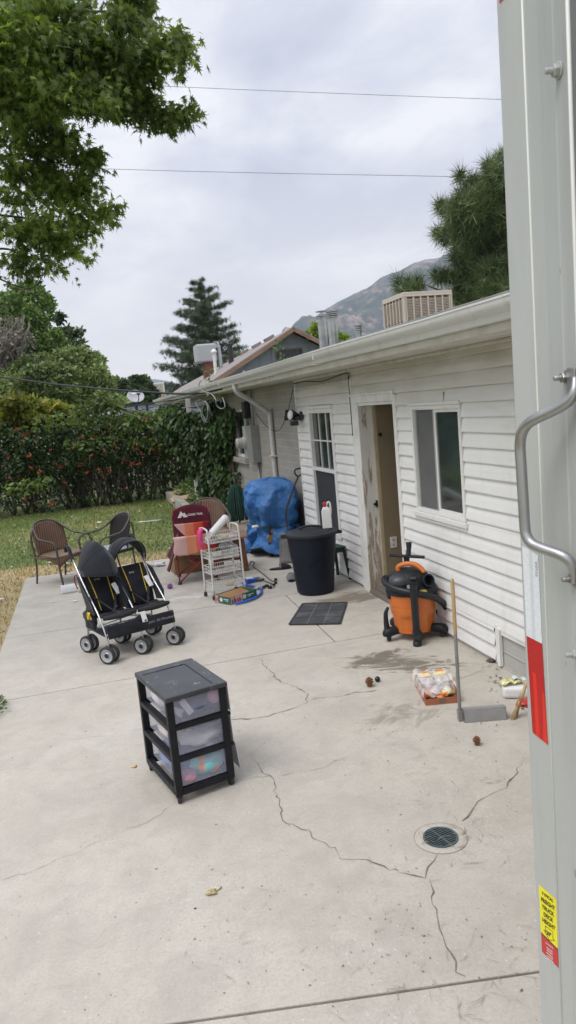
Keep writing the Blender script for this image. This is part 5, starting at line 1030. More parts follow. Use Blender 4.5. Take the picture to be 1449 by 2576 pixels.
def lump(mb,c,r,seed=0,n=20,amp=.18,zmin=None):
    rs=random.Random(seed); ph=[rs.uniform(0,6.28) for _ in range(6)]
    def fn(u,v):
        a=u*2*PI; e=(v-.5)*PI; k=1+amp*(math.sin(3*a+ph[0]+2*e)+.6*math.sin(5*a-3*e+ph[1])+.5*math.sin(7*e+ph[2]+a))*math.cos(e)
        p=Vector((c[0]+r[0]*k*math.cos(a)*math.cos(e),c[1]+r[1]*k*math.sin(a)*math.cos(e),c[2]+r[2]*k*math.sin(e)))
        if zmin is not None: p.z=max(zmin,p.z)
        return p
    mb.grid(fn,n,n//2,True); return mb
levels=[(.09,.228),(.270,.408),(.450,.578)]
for i,(z0,z1) in enumerate(levels):
    k=.022; mb=MB(); x0,x1,y0,y1=-w/2+.034,w/2-.012,-dp/2+.012,dp/2-.014
    if i==0: pass
    th=.003; tp_=.010
    # tapered open tray
    vs=[(x0+tp_,y0+tp_*.4,z0),(x1,y0+tp_*.4,z0),(x1,y1-tp_,z0),(x0+tp_,y1-tp_,z0),(x0-.0,y0,z1),(x1,y0,z1),(x1,y1,z1),(x0,y1,z1)]
    mb.add(vs,[(0,1,2,3),(0,1,5,4),(1,2,6,5),(2,3,7,6),(3,0,4,7)]); dr=mb.build('drawer',FRO,DC,solid=.0025)
    mb=MB(); xf=w/2+(.010 if i else .022); 
    fl_=.0 if i else .012
    def ff(u,v,i=i,z0=z0,z1=z1): return Vector((xf+.006+.010*math.sin(PI*u)+(.016*(1-v) if i==0 else 0)+(.012*(1-v))*.4,-dp/2+.02+(dp-.04)*u,z0-.02+(z1-z0+.035)*v))
    mb.grid(ff,10,4); mb.build('drawer_front',mat('front_white',(.62,.62,.68),.35,alpha=.85),dr,solid=.004)
    mb=MB()
    if i==2:
        lump(mb,(.03,-.03,z0+.055),(.128,.205,.056),3,amp=.08); mb.build('clothes',CLN,dr,smooth=True)
        mb=MB(); lump(mb,(-.10,.06,z0+.066),(.042,.16,.06),6,amp=.08); mb.build('clothes',CLW,dr,smooth=True)
        mb=MB(); mb.bar((-.08,-dp/2+.03,z1-.01),(-.03,-dp/2+.028,z0+.03),.035,.012,(0,1,0)); mb.build('clothes',CLW,dr,bevel=.003)
        mb=MB(); lump(mb,(.12,-.205,z0+.085),(.045,.035,.045),8,amp=.08); mb.build('clothes',CLP,dr,smooth=True)
    elif i==1:
        lump(mb,(.03,-.14,z0+.045),(.125,.10,.048),9,amp=.12); mb.build('clothes',CLW,dr,smooth=True)
        mb=MB(); lump(mb,(-.075,.02,z0+.065),(.07,.19,.062),11,amp=.06); mb.build('clothes',cloth('cloth_cream',(.58,.52,.50)),dr,smooth=True)
        mb=MB(); lump(mb,(.06,-.08,z0+.095),(.09,.15,.04),12,amp=.1); mb.build('clothes',cloth('cloth_grey',(.30,.30,.34)),dr,smooth=True)
    else:
        lump(mb,(.045,-.185,z0+.066),(.105,.058,.062),14,amp=.1); mb.build('clothes',CLM,dr,smooth=True)
        mb=MB(); lump(mb,(-.085,-.20,z0+.03),(.06,.045,.035),15,amp=.08); mb.build('clothes',CLP,dr,smooth=True)
        mb=MB(); lump(mb,(-.02,.05,z0+.06),(.135,.19,.058),16,amp=.06); mb.build('clothes',cloth('cloth_blue',(.22,.27,.44)),dr,smooth=True)
for sx in(-1,1):
    for sy in(-1,1):
        mb=MB(); mb.lathe([(.010,-.012),(.019,-.010),(.021,-.004),(.021,.004),(.019,.010),(.010,.012)],16,(sx*(w/2-.02),sy*(dp/2-.02),.021),Euler((0,R(90),R(20*sx))).to_matrix()); mb.bb((sx*(w/2-.02)-.015,sy*(dp/2-.02)-.012,.030),(sx*(w/2-.02)+.015,sy*(dp/2-.02)+.012,.047)); mb.build('caster',BP,DC,smooth=True,ang=40)
# ---------------- wheels for small things
TYR=mat('tyre_rubber',(.025,.025,.027),.75,var=.25,dirt=(.12,.11,.10),dsc=14,damt=.4); RIMG=mat('wheel_grey',(.40,.41,.42),.35,.3); CHR=mat('tube_silver',(.52,.53,.55),.28,.85,var=.1)
# ---------------- double stroller
fx=Vector((.597,.225,0)).normalized(); rzS=math.atan2(fx.y,fx.x)
ST=thing('double_stroller','black side by side double stroller with two canopies, yellow piping and twin wheels','stroller',(.215,6.80,0),rzS)
SB=cloth('stroller_black',(.014,.015,.020),var=.3,bsc=500); SB2=cloth('stroller_canopy',(.013,.015,.021),var=.2,bsc=500,bmp=.1); YP=mat('piping_yellow',(.68,.47,.03),.6); LBL=mat('label_white',(.72,.71,.70),.6); FOAM=mat('foam_black',(.018,.018,.02),.85)
wx_=[-.325,0,.325]; yF,yR=-.235,.235
for i,x in enumerate(wx_):
    for y,f in ((yF,1),(yR,0)):
        a=R(34 if f else 24)
        wh=MB(); mm=Euler((0,R(90),a)).to_matrix()
        grp=thing('wheel_pair','_','_',(x,y,.0),0); del grp['label']; del grp['category']; grp.parent=ST
        for s in(-1,1):
            off=mm@Vector((0,0,s*.034)); c_=(off.x,off.y,.079)
            mb=MB(); mb.lathe([(.060,-.010),(.062,-.015),(.072,-.016),(.079,-.009),(.079,.009),(.072,.016),(.062,.015),(.060,.010),(.060,-.010)],26,c_,mm,capb=False,capt=False); mb.build('tyre',TYR,grp,smooth=True,ang=45)
            mb=MB(); mb.lathe([(.0,-.012),(.018,-.015),(.024,-.008),(.028,-.005),(.053,-.012),(.059,-.0145),(.059,.0145),(.053,.012),(.028,.005),(.024,.008),(.018,.015),(0,.012)],24,c_,mm); mb.build('rim',RIMG,grp,smooth=True,ang=30)
            mb=MB(); mb.lathe([(.0,-.0170),(.021,-.0160),(.021,.0160),(0,.0170)],14,c_,mm); mb.build('hub',BP,grp,smooth=True,ang=30)
        mb=MB(); mb.box((0,.004,.11),(.026,.05,.06)); mb.build('fork',BP,grp,bevel=.006)
mb=MB(); zt=.86
# main side tubes: handle -> front wheel, rear wheel -> up
for x in wx_:
    top=Vector((x,.42,1.00)) if x else Vector((x,.34,.80))
    mb.tube([(x,yF,.10),(x,yF+.005,.17),(x,yF+.035,.25),(x,yF+.16,.42),(x,.13,.64),top],.0085,8,3)
    mb.tube([(x,yR,.10),(x,yR-.005,.30),(x,yR-.06,.46),(x,yR-.15,.60)],.010,8,3)
mb.tube([(-.325,yR,.2),(.325,yR,.2)],.008,6); mb.tube([(-.325,yF+.03,.24),(.325,yF+.03,.24)],.008,6); 
mb.tube([(-.325,yR,.2),(0,yR-.2,.3),(.325,yR,.2)],.006,6); mb.build('frame',CHR,ST,smooth=True)
for x in (-.325,.325):
    mb=MB(); mb.tube([(x,.385,.94),(x,.43,1.02),(x,.455,1.075),(x,.50,1.105),(x,.545,1.085),(x,.555,1.03)],[.014,.017,.018,.017,.016,.014],10,4); mb.build('handle',FOAM,ST,smooth=True)
mb=MB(); mb.tube([(-.335,.30,.80),(-.345,.34,.78),(-.34,.37,.70),(-.335,.33,.63)],.006,6,4); mb.build('strap',mat('strap_red',(.35,.02,.03),.6),ST,smooth=True)
def sheet(mb,A_,B_,C_,D_,nu=10,nv=10,sag=0,wr=.004,ph=0):
    A_,B_,C_,D_=map(Vector,(A_,B_,C_,D_)); nn=(B_-A_).cross(D_-A_).normalized()
    def fn(u,v):
        p=A_.lerp(B_,u).lerp(D_.lerp(C_,u),v); return p+nn*(sag*math.sin(PI*u)*math.sin(PI*v)+wr*(math.sin(u*9+v*5+ph)+math.sin(v*13-u*4+ph*2)))
    return mb.grid(fn,nu,nv)
for k,xc in enumerate((-.165,.165)):
    L_,R_=xc-.145,xc+.145
    seat=MB(); sheet(seat,(L_,-.16,.40),(R_,-.16,.40),(R_,.12,.355),(L_,.12,.355),12,8,-.03,.006,k); so_=seat.build('seat',SB,ST,smooth=True,solid=.022)
    bk_=MB(); tilt=.20 if k==0 else .16; sheet(bk_,(L_,.10,.36),(R_,.10,.36),(R_,.10+tilt,.80),(L_,.10+tilt,.80),12,14,.035,.007,k+3); bo=bk_.build('backrest',SB,ST,smooth=True,solid=.02)
    mb=MB(); mb.tube([(L_-.005,-.17,.385),(L_+.05,-.21,.395),(xc,-.225,.395),(R_-.05,-.21,.395),(R_+.005,-.17,.385)],[.02,.026,.028,.026,.02],8,4); mb.build('seat_edge',FOAM,so_,smooth=True)
    for s in (-.072,.075):
        mb=MB(); mb.tube([(xc+s*1.25,.085+tilt-.012,.805),(xc+s*1.05,.085+tilt*.55-.035,.60),(xc+s,.06,.40)],.0045,6,4); mb.build('piping',YP,bo,smooth=True)
    for s in (-1,1): # side wings
        mb=MB(); xx=xc+s*(.172 if s*xc>0 else .14); mb.add([(xx,.10,.38),(xx,.10+tilt,.78),(xx+s*.012,.10+tilt-.10,.74),(xx+s*.012,-.03,.50),(xx,-.05,.40)],[(0,1,2,3,4)]); mb.build('side_wing',SB,bo,solid=.016)
    mb=MB(); mb.box((xc+.115,.12,.60),(.045,.004,.135),(R(-24),R(-12),0)); mb.build('warning_label',LBL,bo,bevel=.002)
    text('Jeep',.03,frame((xc-.02,.12+tilt*.72-.055,.73),(1,0,0),(0,tilt,.44)),'lettering',mat('print_grey',(.45,.45,.47),.5),bo,.0004)
    mb=MB(); mb.bar((xc,-.10,.395),(xc+.02,-.18,.41),.05,.012); mb.bar((xc-.1,.11,.55),(xc+.0,-.07,.40),.022,.006); mb.bar((xc+.1,.11,.55),(xc+.0,-.07,.40),.022,.006); mb.build('harness',SB,so_,bevel=.003)
mb=MB(); mb.box((.03,-.245,.335),(.052,.004,.095),(R(-18),0,R(8))); mb.build('care_label',LBL,ST,bevel=.002)
mb=MB(); lump(mb,(.015,-.225,.30),(.07,.03,.055),31); mb.build('strap_pouch',SB,ST,smooth=True)
# foot rest banner
mb=MB(); sheet(mb,(-.325,-.262,.215),(.325,-.262,.215),(.325,-.232,.325),(-.325,-.232,.325),16,4,.012,.004,1); fb=mb.build('foot_rest',SB,ST,smooth=True,solid=.008)
text('Twin Sport  All-Weather',.034,frame((.14,-.262,.275),(1,0,0),(0,.028,.11)),'lettering',mat('print_grey2',(.25,.25,.27),.5),fb,.0004)
# baskets under the seats
for xc in (-.16,.165):
    mb=MB(); 
    def bf(u,v,xc=xc): return Vector((xc-.135+.27*u,-.12+.34*v,.20-.055*math.sin(PI*u)*math.sin(PI*v)-.01*math.sin(u*20)))
    mb.grid(bf,10,8); mb.build('basket',mat('basket_grey',(.06,.062,.066),.8),ST,smooth=True,solid=.006)
mb=MB(); lump(mb,(-.33,.10,.34),(.045,.11,.10),21); bgo=mb.build('side_bag',SB,ST,smooth=True); mb=MB(); mb.tube([(-.37,.0,.43),(-.385,-.01,.40),(-.38,.02,.36),(-.375,.05,.38),(-.375,.03,.42),(-.37,-.02,.36)],.008,6,4); mb.build('bag_clip',YP,bgo,smooth=True)
# canopies: fabric arcs between three bows
def canopy(xc,a0,a1,rad,piv,tiltf,wid=.165,nm='canopy'):
    mb=MB()
    def fn(u,v):
        an=R(a0+(a1-a0)*v); s=2*u-1; hw=wid*(1+.04*math.sin(PI*v)); prof=((1-abs(s)**1.35)**.85 if a0<40 else (1-abs(s)**2.2)**.55) if abs(s)<1 else 0
        rr=rad*(.18+.82*prof)*(1-.05*abs(math.sin(v*PI*3))*prof)
        return Vector((xc+s*hw,piv[1]-rr*math.cos(an),piv[2]+rr*math.sin(an)))
    mb.grid(fn,26,14); c_=mb.build(nm,SB2,ST,smooth=True,solid=.005)
    for v in (0,.5,1): 
        mb=MB(); mb.tube([fn(i/20,v) for i in range(21)],.006,6); mb.build('bow',SB2,c_,smooth=True)
    return c_
canopy(-.165,4,112,.38,(0,.24,.80),0)
canopy(.165,66,128,.345,(0,.26,.79),0)
for xc in (-.165,.165):
    for s in (-1,1):
        mb=MB(); mb.tube([(xc+s*.155,.20,.70),(xc+s*.158,.25,.82),(xc+s*.15,.22,.92)],.007,6,3); mb.build('canopy_hinge',CHR,ST,smooth=True)
mb=MB(); mb.lathe([(0,-.008),(.032,-.008),(.034,.0),(.032,.008),(0,.008)],18,(-.343,.06,.56),Euler((0,R(90),0)).to_matrix()); mb.build('fold_joint',BP,ST,smooth=True,ang=40)
def squash(o):
    for ch in o.children:
        if ch.name.startswith('wheel_pair'): continue
        if ch.data:
            for v in ch.data.vertices:
                if v.co.z>.4: v.co.z=.4+(v.co.z-.4)*.80
            ch.data.update()
        squash(ch)
squash(ST)
# doll-like toy in the left seat
TY=thing('plush_toy','small brown haired doll slumped under the left stroller canopy','toy',tuple(ST.matrix_basis@Vector((-.20,.215,.715))),rzS)
mb=MB(); lump(mb,(0,0,.035),(.075,.045,.04),41,amp=.2); mb.build('hair',mat('hair_brown',(.13,.07,.045),.8,var=.4,sc=40),TY,smooth=True)
mb=MB(); lump(mb,(.03,-.035,.03),(.026,.022,.024),42,amp=.03); mb.build('head',mat('doll_skin',(.38,.15,.08),.6),TY,smooth=True)
# ---------------- wicker arm chairs
WK=None; mt,t,b=nt('wicker_brown'); c=coords(t); wv=t.nodes.new('ShaderNodeTexWave'); wv.inputs['Scale'].default_value=22; wv.bands_direction='Z'; t.links.new(c,wv.inputs[0]); wv2=t.nodes.new('ShaderNodeTexWave'); wv2.inputs['Scale'].default_value=18; wv2.bands_direction='DIAGONAL'; t.links.new(mp(t,c,(1,1,.05)),wv2.inputs[0])
s=mth(t,'MULTIPLY',wv.outputs['Fac'],wv2.outputs['Fac']); o=ramp(t,mth(t,'ADD',mth(t,'MULTIPLY',s,.7),mth(t,'MULTIPLY',noise(t,9,4,.6,c),.4)),[(.2,(.08,.042,.024)),(.7,(.29,.175,.11))]); t.links.new(o,b.inputs['Base Color']); b.inputs['Roughness'].default_value=.6; bump(t,b,s,.6,.006); WK=mt
CF=mat('chair_frame',(.085,.070,.060),.45,.3,var=.2); WKS=mat('wicker_seat',(.21,.145,.095),.75,var=.35,sc=30,bmp=.5,bsc=120)
def wicker(label,loc,rz,seatm=WKS,backm=WK):
    T=thing('wicker_chair',label,'chair',loc,rz,'brown wicker arm chairs'); T.scale=(1.06,1.06,.95)   # local: faces +X, width along Y
    hw=.28; mb=MB()
    rim=[(.27,-hw,0),(.245,-hw,.25),(.235,-hw,.42),(.24,-hw-.01,.54),(.19,-hw-.015,.615),(.06,-hw-.01,.635),(-.08,-hw+.005,.66),(-.19,-hw+.05,.745),(-.27,-.17,.83),(-.305,-.07,.865),(-.31,0,.872)]
    rim2=rim+[(x,-y,z) for x,y,z in reversed(rim[:-1])]
    mb.tube(rim2,.0135,8,4); mb.build('arm_rail',CF,T,smooth=True)
    for s in(-1,1):
        mb=MB(); mb.tube([(-.27,s*.235,0),(-.235,s*.235,.22),(-.235,s*.235,.40),(-.27,s*.235,.62),(-.255,s*.215,.77)],.012,8,3); mb.build('rear_leg',CF,T,smooth=True)
    mb=MB(); mb.tube([(.24,-hw,.40),(.24,hw,.40)],.010,6); mb.tube([(-.235,-.235,.385),(-.235,.235,.385)],.010,6); mb.tube([(-.235,-.235,.385),(.24,-hw,.40)],.010,6); mb.tube([(-.235,.235,.385),(.24,hw,.40)],.010,6); mb.build('seat_frame',CF,T,smooth=True)
    mb=MB()
    def bf(u,v):
        a=(u-.5)*2; y=.245*a*(1+.06*v); z0=.40; zt_=.86-.115*abs(a)**2.4; z=z0+(zt_-z0)*v; x=-.235-.07*v*(1-.35*a*a)+.085*a*a*(1-.2*v)-.0; return Vector((x,y,z))
    mb.grid(bf,16,12); mb.build('back_panel',backm,T,smooth=True,solid=.012)
    mb=MB(); 
    def sf(u,v): return Vector((-.225+.465*u,(v-.5)*2*(.225+.05*u),.405-.018*math.sin(PI*u)*math.sin(PI*v)))
    mb.grid(sf,8,8); mb.build('seat',seatm,T,smooth=True,solid=.018)
    mb=MB()
    def ap(u,v): return Vector((.243,(u-.5)*2*.275,.40-v*(.04+.10*abs(2*u-1)**2))); 
    mb.grid(ap,12,3)
    def ap2(u,v,s=-1): return Vector((-.22+.46*u,-.262+.0*u,.40-v*(.03+.10*u**3)))
    mb.grid(ap2,10,3); mb.grid(lambda u,v:Vector((-.22+.46*u,.262,.40-v*(.03+.10*u**3))),10,3); mb.build('apron',backm,T,smooth=True,solid=.01)
    return T
wicker('brown wicker arm chair on the far left corner of the patio, facing right',(-.457,10.347,0),R(-47))
wicker('shade-darkened wicker arm chair with grey seat behind the stroller canopies, facing left',(.14,10.16,0),R(205),mat('seat_grey',(.33,.34,.36),.7,var=.15,sc=20),mat('wicker_shaded',(.012,.010,.010),.7,var=.4,sc=60,bmp=.5,bsc=120))  # back and apron coloured near black to stand for shade
wicker('wicker arm chair mostly hidden behind the maroon folding chair',(1.60,10.55,0),R(-98))
# ---------------- maroon folding camp chair with towel
CCm=cloth('maroon_fabric',(.085,.012,.024),var=.15); RDP=mat('red_tube',(.26,.025,.02),.4,.2)
CC_=thing('camp_chair','maroon folding camp chair with white mountain logo and red tube legs','camp chair',(1.20,9.28,0),R(-6))
hw=.235; fy,ry=-.23,.23
mb=MB(); 
for s in(-1,1):
    mb.tube([(s*hw,fy,.02),(-s*hw*.9,fy+.02,.40)],.0095,7); mb.tube([(s*hw,ry,.02),(-s*hw*.9,ry,.38)],.0095,7)
    mb.tube([(s*hw,fy,.02),(s*hw,ry-.03,.40)],.0095,7); mb.tube([(s*hw,ry,.02),(s*hw,fy+.02,.40)],.0095,7)
    mb.tube([(s*hw,fy,.02),(s*(hw+.005),fy+.01,.58)],.0095,7); mb.tube([(s*hw,ry-.02,.02),(s*hw,ry+.06,.90)],.0095,7)
mb.build('leg_tubes',RDP,CC_,smooth=True)
for s in(-1,1):
    for y in(fy,ry): mb=MB(); mb.lathe([(.028,0),(.024,.025),(.014,.035)],12,(s*hw,y,0)); mb.build('foot',BP,CC_)
mb=MB()
def bk(u,v):
    a=2*u-1; z=.42+(.50-.075*abs(a)**2.2)*v; return Vector((a*(hw+.012),ry-.04+.095*v+.045*(1-a*a)*(1-.3*v),z))
mb.grid(bk,16,12); bo=mb.build('backrest',CCm,CC_,smooth=True,solid=.008)
Mx=frame((-.045,ry+.055,.80),(1,0,0),(0,.18,1)); 
WHL=mat('logo_white',(.68,.66,.66),.6)
pq=lambda x,z:(x,ry+.062+.03*(1-(x/hw)**2)*0,z)
lm=[(-.175,.765),(-.125,.850),(-.098,.812),(-.082,.828),(-.040,.765),(-.095,.765),(-.11,.795),(-.13,.765)]
mb=MB(); n_=len(lm); mb.add([(x,ry+.030+.01*(1-(x/hw)**2)+.05*(z-.765),z) for x,z in lm],[tuple(range(n_))]); mb.build('mountain_logo',WHL,bo,solid=.002)
text('OZARK TRAIL',.038,frame((.055,ry+.040,.79),(1,0,0),(0,.1,1)),'lettering',WHL,bo,.0006,.85,.0008)
mb=MB(); mb.grid(lambda u,v:Vector(((2*u-1)*hw,fy+(ry-fy-.02)*v,.41-.05*math.sin(PI*u)*math.sin(PI*v)-.02*v)),12,10); mb.build('seat',CCm,CC_,smooth=True,solid=.01)
mb=MB(); 
def arm(u,v): 
    x=-(hw+.01)-.10*v-.03*math.sin(u*7)*v; return Vector((x+.05*(1-v),fy-.04+.34*u,.60-.42*v*(1-.35*u)-.03*math.sin(PI*u)*v))
mb.grid(arm,12,8); mb.build('arm_fabric',CCm,CC_,smooth=True,solid=.008)
mb=MB(); mb.grid(lambda u,v:Vector(((hw+.01)-.03+.08*v,fy-.02+.42*u,.60-.06*math.sin(PI*u)-.05*v)),10,4); mb.build('arm_fabric',CCm,CC_,smooth=True,solid=.008)
# towel
mt,t,b=nt('towel_stripes'); c=coords(t); sp=t.nodes.new('ShaderNodeSeparateXYZ'); t.links.new(c,sp.inputs[0]); mr=t.nodes.new('ShaderNodeMapRange'); mr.inputs[1].default_value=-.27; mr.inputs[2].default_value=.27; t.links.new(sp.outputs[0],mr.inputs[0])
o=ramp(t,mr.outputs[0],[(0,(.58,.38,.36)),(.30,(.60,.36,.33)),(.33,(.62,.25,.15)),(.52,(.62,.22,.12)),(.56,(.60,.10,.05)),(.74,(.55,.08,.04)),(.78,(.30,.02,.02)),(1,(.25,.015,.02))]); t.links.new(o,b.inputs['Base Color']); b.inputs['Roughness'].default_value=.95; bump(t,b,noise(t,250,3,.6,c),.4,.002); TW=mt
TWL=thing('beach_towel','pink, orange and red striped towel draped over the maroon folding chair','towel',tuple(CC_.location),R(-6))
mb=MB()
def tw(u,v):
    x=-.26+.52*u
    if v<.38: f=v/.38; return Vector((x*.93,ry+.025+.02*f-.03*(1-((x/.26)**2)),.69-.22*f))
    if v<.62: f=(v-.38)/.24; return Vector((x,ry+.02-(ry-fy+.06)*f,.475-.035*math.sin(PI*u)*math.sin(PI*f)+.13*f*f))
    f=(v-.62)/.38; return Vector((x+.01*math.sin(f*6+u*9),fy-.045-.012*math.sin(u*11),.60-.215*f-.02*math.sin(u*5)*f))
mb.grid(tw,24,34); mb.build('towel',TW,TWL,smooth=True,solid=.008)
mb=MB(); mb.grid(lambda u,v:Vector((-.20+.44*u,fy-.030-.008*math.sin(u*14),.400-.035*v+.01*math.sin(u*9))),20,2); mb.build('towel_border',mat('towel_floral',(.32,.28,.12),.95,var=.9,sc=45),TWL,smooth=True,solid=.004)
# ---------------- cardboard box, brown side table
CBD2=mat('cardboard',(.27,.17,.09),.9,var=.12,sc=5)
T=thing('cardboard_box','brown cardboard box on the patio behind the folding chair legs','box',(1.18,9.82,0),R(5)); mb=MB(); mb.bb((-.24,-.15,0),(.22,.15,.22)); mb.build('carton',CBD2,T,bevel=.003); mb=MB(); mb.box((-.01,-.155,.215),(.44,.10,.004),(R(-50),0,0)); mb.box((-.01,.16,.24),(.44,.12,.004),(R(60),0,0)); mb.build('flap',CBD2,T)
WDT=mat('table_wood',(.15,.058,.022),.5,var=.3,sc=5,stretch=(4,4,.5),coat=.1); WDT2=mat('table_top_wood',(.22,.13,.085),.65,var=.25,sc=5,stretch=(.6,5,5),dirt=(.3,.25,.2),dsc=5)
T=thing('side_table','low brown wooden side table half hidden by the wire rack','table',(1.70,9.52,0),R(-8))
for sx in(-1,1):
    for sy in(-1,1):
        mb=MB(); a=Vector((sx*.135,sy*.18,.44)); e=Vector((sx*.165,sy*.20,0)); q=[]; mb.bar(a,e,.085,.045,(0,1,0)); mb.build('leg',WDT,T,bevel=.004)
mb=MB(); mb.bb((-.26,-.27,.44),(.22,.27,.47)); mb.build('table_top',WDT2,T,bevel=.006); mb=MB(); mb.bb((-.13,-.19,.36),(.13,-.165,.44)); mb.bb((-.13,.165,.36),(.13,.19,.44)); mb.bb((-.15,-.02,.12),(.15,.02,.15)); mb.build('rail',WDT,T)
# ---------------- white wire rack
WR=mat('rack_white',(.70,.69,.65),.4,var=.06,dirt=(.45,.42,.36),dsc=18,damt=.5)
RK=thing('wire_rack','white four tier wire basket rack on casters','rack',(1.355,8.215,0),R(14)); hl,hd=.195,.115; zt=.80
for s in(-1,1):
    mb=MB(); mb.tube([(s*hl,-hd-.012,.05),(s*(hl-.002),-hd-.006,.45),(s*(hl-.004),-hd+.006,zt-.05),(s*(hl-.004),-hd+.04,zt),(s*(hl-.004),hd-.05,zt+.005),(s*(hl-.004),hd-.012,zt-.045),(s*(hl-.002),hd,.45),(s*hl,hd+.004,.05)],.0105,8,4); mb.build('post',WR,RK,smooth=True)
for z in (.10,.285,.455,.64):
    mb=MB(); hh=.082; x0,y0=hl-.012,hd-.004
    for zz,r_ in ((z+hh,.0042),(z+hh*.5,.0026),(z,.0036)): 
        mb.tube([(-x0,-y0,zz),(x0,-y0,zz),(x0,y0,zz),(-x0,y0,zz)],r_,5,0,close=True)
    n_=13
    for i in range(n_+1):
        x=-x0+2*x0*i/n_
        for sy in(-1,1): mb.tube([(x,sy*y0,z),(x,sy*y0,z+hh)],.0024,4)
        mb.tube([(x,-y0,z),(x,y0,z)],.0022,4)
    for i in range(7):
        y=-y0+2*y0*i/6; mb.tube([(-x0,y,z),(x0,y,z)],.0022,4)
        for sx in(-1,1): mb.tube([(sx*x0,y,z),(sx*x0,y,z+hh)],.0024,4)
    mb.build('wire_basket',WR,RK)
for sx in(-1,1):
    for y in(-hd-.012,hd+.004):
        mb=MB(); mb.lathe([(.012,-.010),(.022,-.008),(.022,.008),(.012,.010)],14,(sx*hl,y,.022),Euler((0,R(90),R(30))).to_matrix()); mb.bb((sx*hl-.013,y-.013,.028),(sx*hl+.013,y+.013,.055)); mb.build('caster',BP,RK,smooth=True,ang=40)
def onto(T0,p): return T0.location+Matrix.Rotation(T0.rotation_euler[2],3,'Z')@Vector(p)
WP=mat('wrap_white',(.72,.73,.70),.35,var=.06,sc=10,bmp=.3,bsc=30)
T=thing('plastic_wrap_roll','white roll in crinkled plastic lying slanted across the top basket','roll',tuple(onto(RK,(-.12,-.04,.735))),R(14))
mb=MB(); a=Vector((0,0,.0)); e=Vector((.24,.06,.155)); dd=(e-a).normalized(); mb.tube([a,a+dd*.02,e-dd*.02,e],[.035,.040,.046,.036],16,1); mb.build('roll',WP,T,smooth=True)
mb=MB(); mb.grid(lambda u,v:(a-dd*(.09*v))+Vector((0,-.05+.10*u,.012*math.sin(u*14)-.03*v))+Vector((.012*math.sin(u*9),0,.03*(1-abs(2*u-1)))),12,4); mb.build('wrap_end',CLR2,T,smooth=True,solid=.002)
T=thing('pink_yarn_bundle','bright pink hank of cord hanging off the left post of the wire rack','cord bundle',tuple(onto(RK,(-hl-.005,.0,.80))),R(14))
PK1=mat('pink_cord',(.72,.08,.26),.8,var=.25,sc=20); mb=MB()
for i in range(13): 
    dx=random.uniform(-.03,.012); dy=random.uniform(-.05,.05); mb.tube([(dx*.3+.01,dy*.6,.012),(dx-.012,dy,-.03),(dx-.018,dy*1.1,-.10),(dx-.012+random.uniform(-.01,.01),dy,-.18-random.uniform(0,.05))],[.008,.009,.008,.005],6,3)
mb.build('cords',PK1,T,smooth=True)
T=thing('clear_plastic_tub','clear plastic tub with grey lid tilted in the second lowest basket','tub',tuple(onto(RK,(.05,0,.47))),R(14)); mb=MB(); mb.box((.03,0,.075),(.17,.11,.10),(0,R(35),0)); tb=mb.build('tub',CLR,T,bevel=.012); mb=MB(); mb.box((.075,.0,.125),(.17,.115,.012),(0,R(40),0)); mb.build('lid',mat('lid_grey',(.45,.46,.46),.3),T,bevel=.003)
mb=MB(); lump(mb,(.02,0,.06),(.05,.04,.02),51); mb.build('contents',cloth('dark_items',(.06,.07,.09)),T,smooth=True)
def small(name,label,cat,loc,r,m_,seed,amp=.12,group=None,n=14):
    o=lump(MB(),(0,0,r[2]*.95),r,seed,n,amp,0.0).build(name,m_,None,smooth=True); o.location=loc; return tag(o,label,cat,group)
p=onto(RK,(.02,-.01,.645)); small('cream_bag','cream fabric pouch lying in the top basket of the rack','pouch',tuple(p),(.10,.07,.035),cloth('cream_cloth',(.50,.47,.36)),60)
p=onto(RK,(.12,-.06,.655)); small('pink_hairbrush','pale pink object lying in the right end of the top basket','toy',tuple(p),(.055,.03,.02),mat('pale_pink',(.68,.45,.50),.5),61)
p=onto(RK,(.06,-.02,.105)); small('yellow_packet','small yellow packet in the bottom basket of the rack','packet',tuple(p),(.05,.03,.018),mat('yellow_card',(.55,.45,.14),.7),62)
p=onto(RK,(-.05,0,.46)); small('folded_rag','crumpled white rag in the third basket beside the clear tub','rag',tuple(p),(.07,.06,.03),cloth('rag_white',(.55,.54,.52)),63)
# produce tray
T=thing('fruit_tray','shallow green and red printed cardboard tray lying by the rack casters','box',(1.425,7.945,0),R(31)); GT=mat('tray_green',(.03,.12,.085),.55,var=.2,sc=5); BRt=mat('tray_inside',(.36,.20,.095),.85,var=.15); RDt=mat('print_red',(.42,.035,.045),.6); PKt=mat('print_pink',(.55,.40,.38),.6)
l2,w2,h2_=.20,.13,.085; mb=MB(); 
for (a,b_) in (((-l2,-w2,0),(l2,-w2+.004,h2_)),((-l2,w2-.004,0),(l2,w2,h2_)),((-l2,-w2+.004,0),(-l2+.004,w2-.004,h2_)),((l2-.004,-w2+.004,0),(l2,w2-.004,h2_))): mb.bb(a,b_)
mb.build('side_wall',GT,T); mb=MB(); mb.bb((-l2+.004,-w2+.004,.0),(l2-.004,w2-.004,.004)); mb.add([(-l2+.004,-w2+.006,.02),(l2-.004,-w2+.006,.02),(l2-.004,w2-.006,.078),(-l2+.004,w2-.006,.078)],[(0,1,2,3)]); mb.build('tray_bottom',BRt,T)
mb=MB(); mb.bb((-.135,-w2-.0012,.004),(-.02,-w2-.0002,.083)); mb.bb((-.192,-w2-.0012,.004),(-.15,-w2-.0002,.083)); mb.bb((-l2-.0012,.065,.004),(-l2-.0002,.12,.083)); pr=mb.build('print_block',PKt,T)
mb=MB(); 
for x in(-.125,-.09,-.06,-.17): lump(mb,(x,-w2-.001,.035),(.012,.0012,.030),70+int(x*100),10,.1)
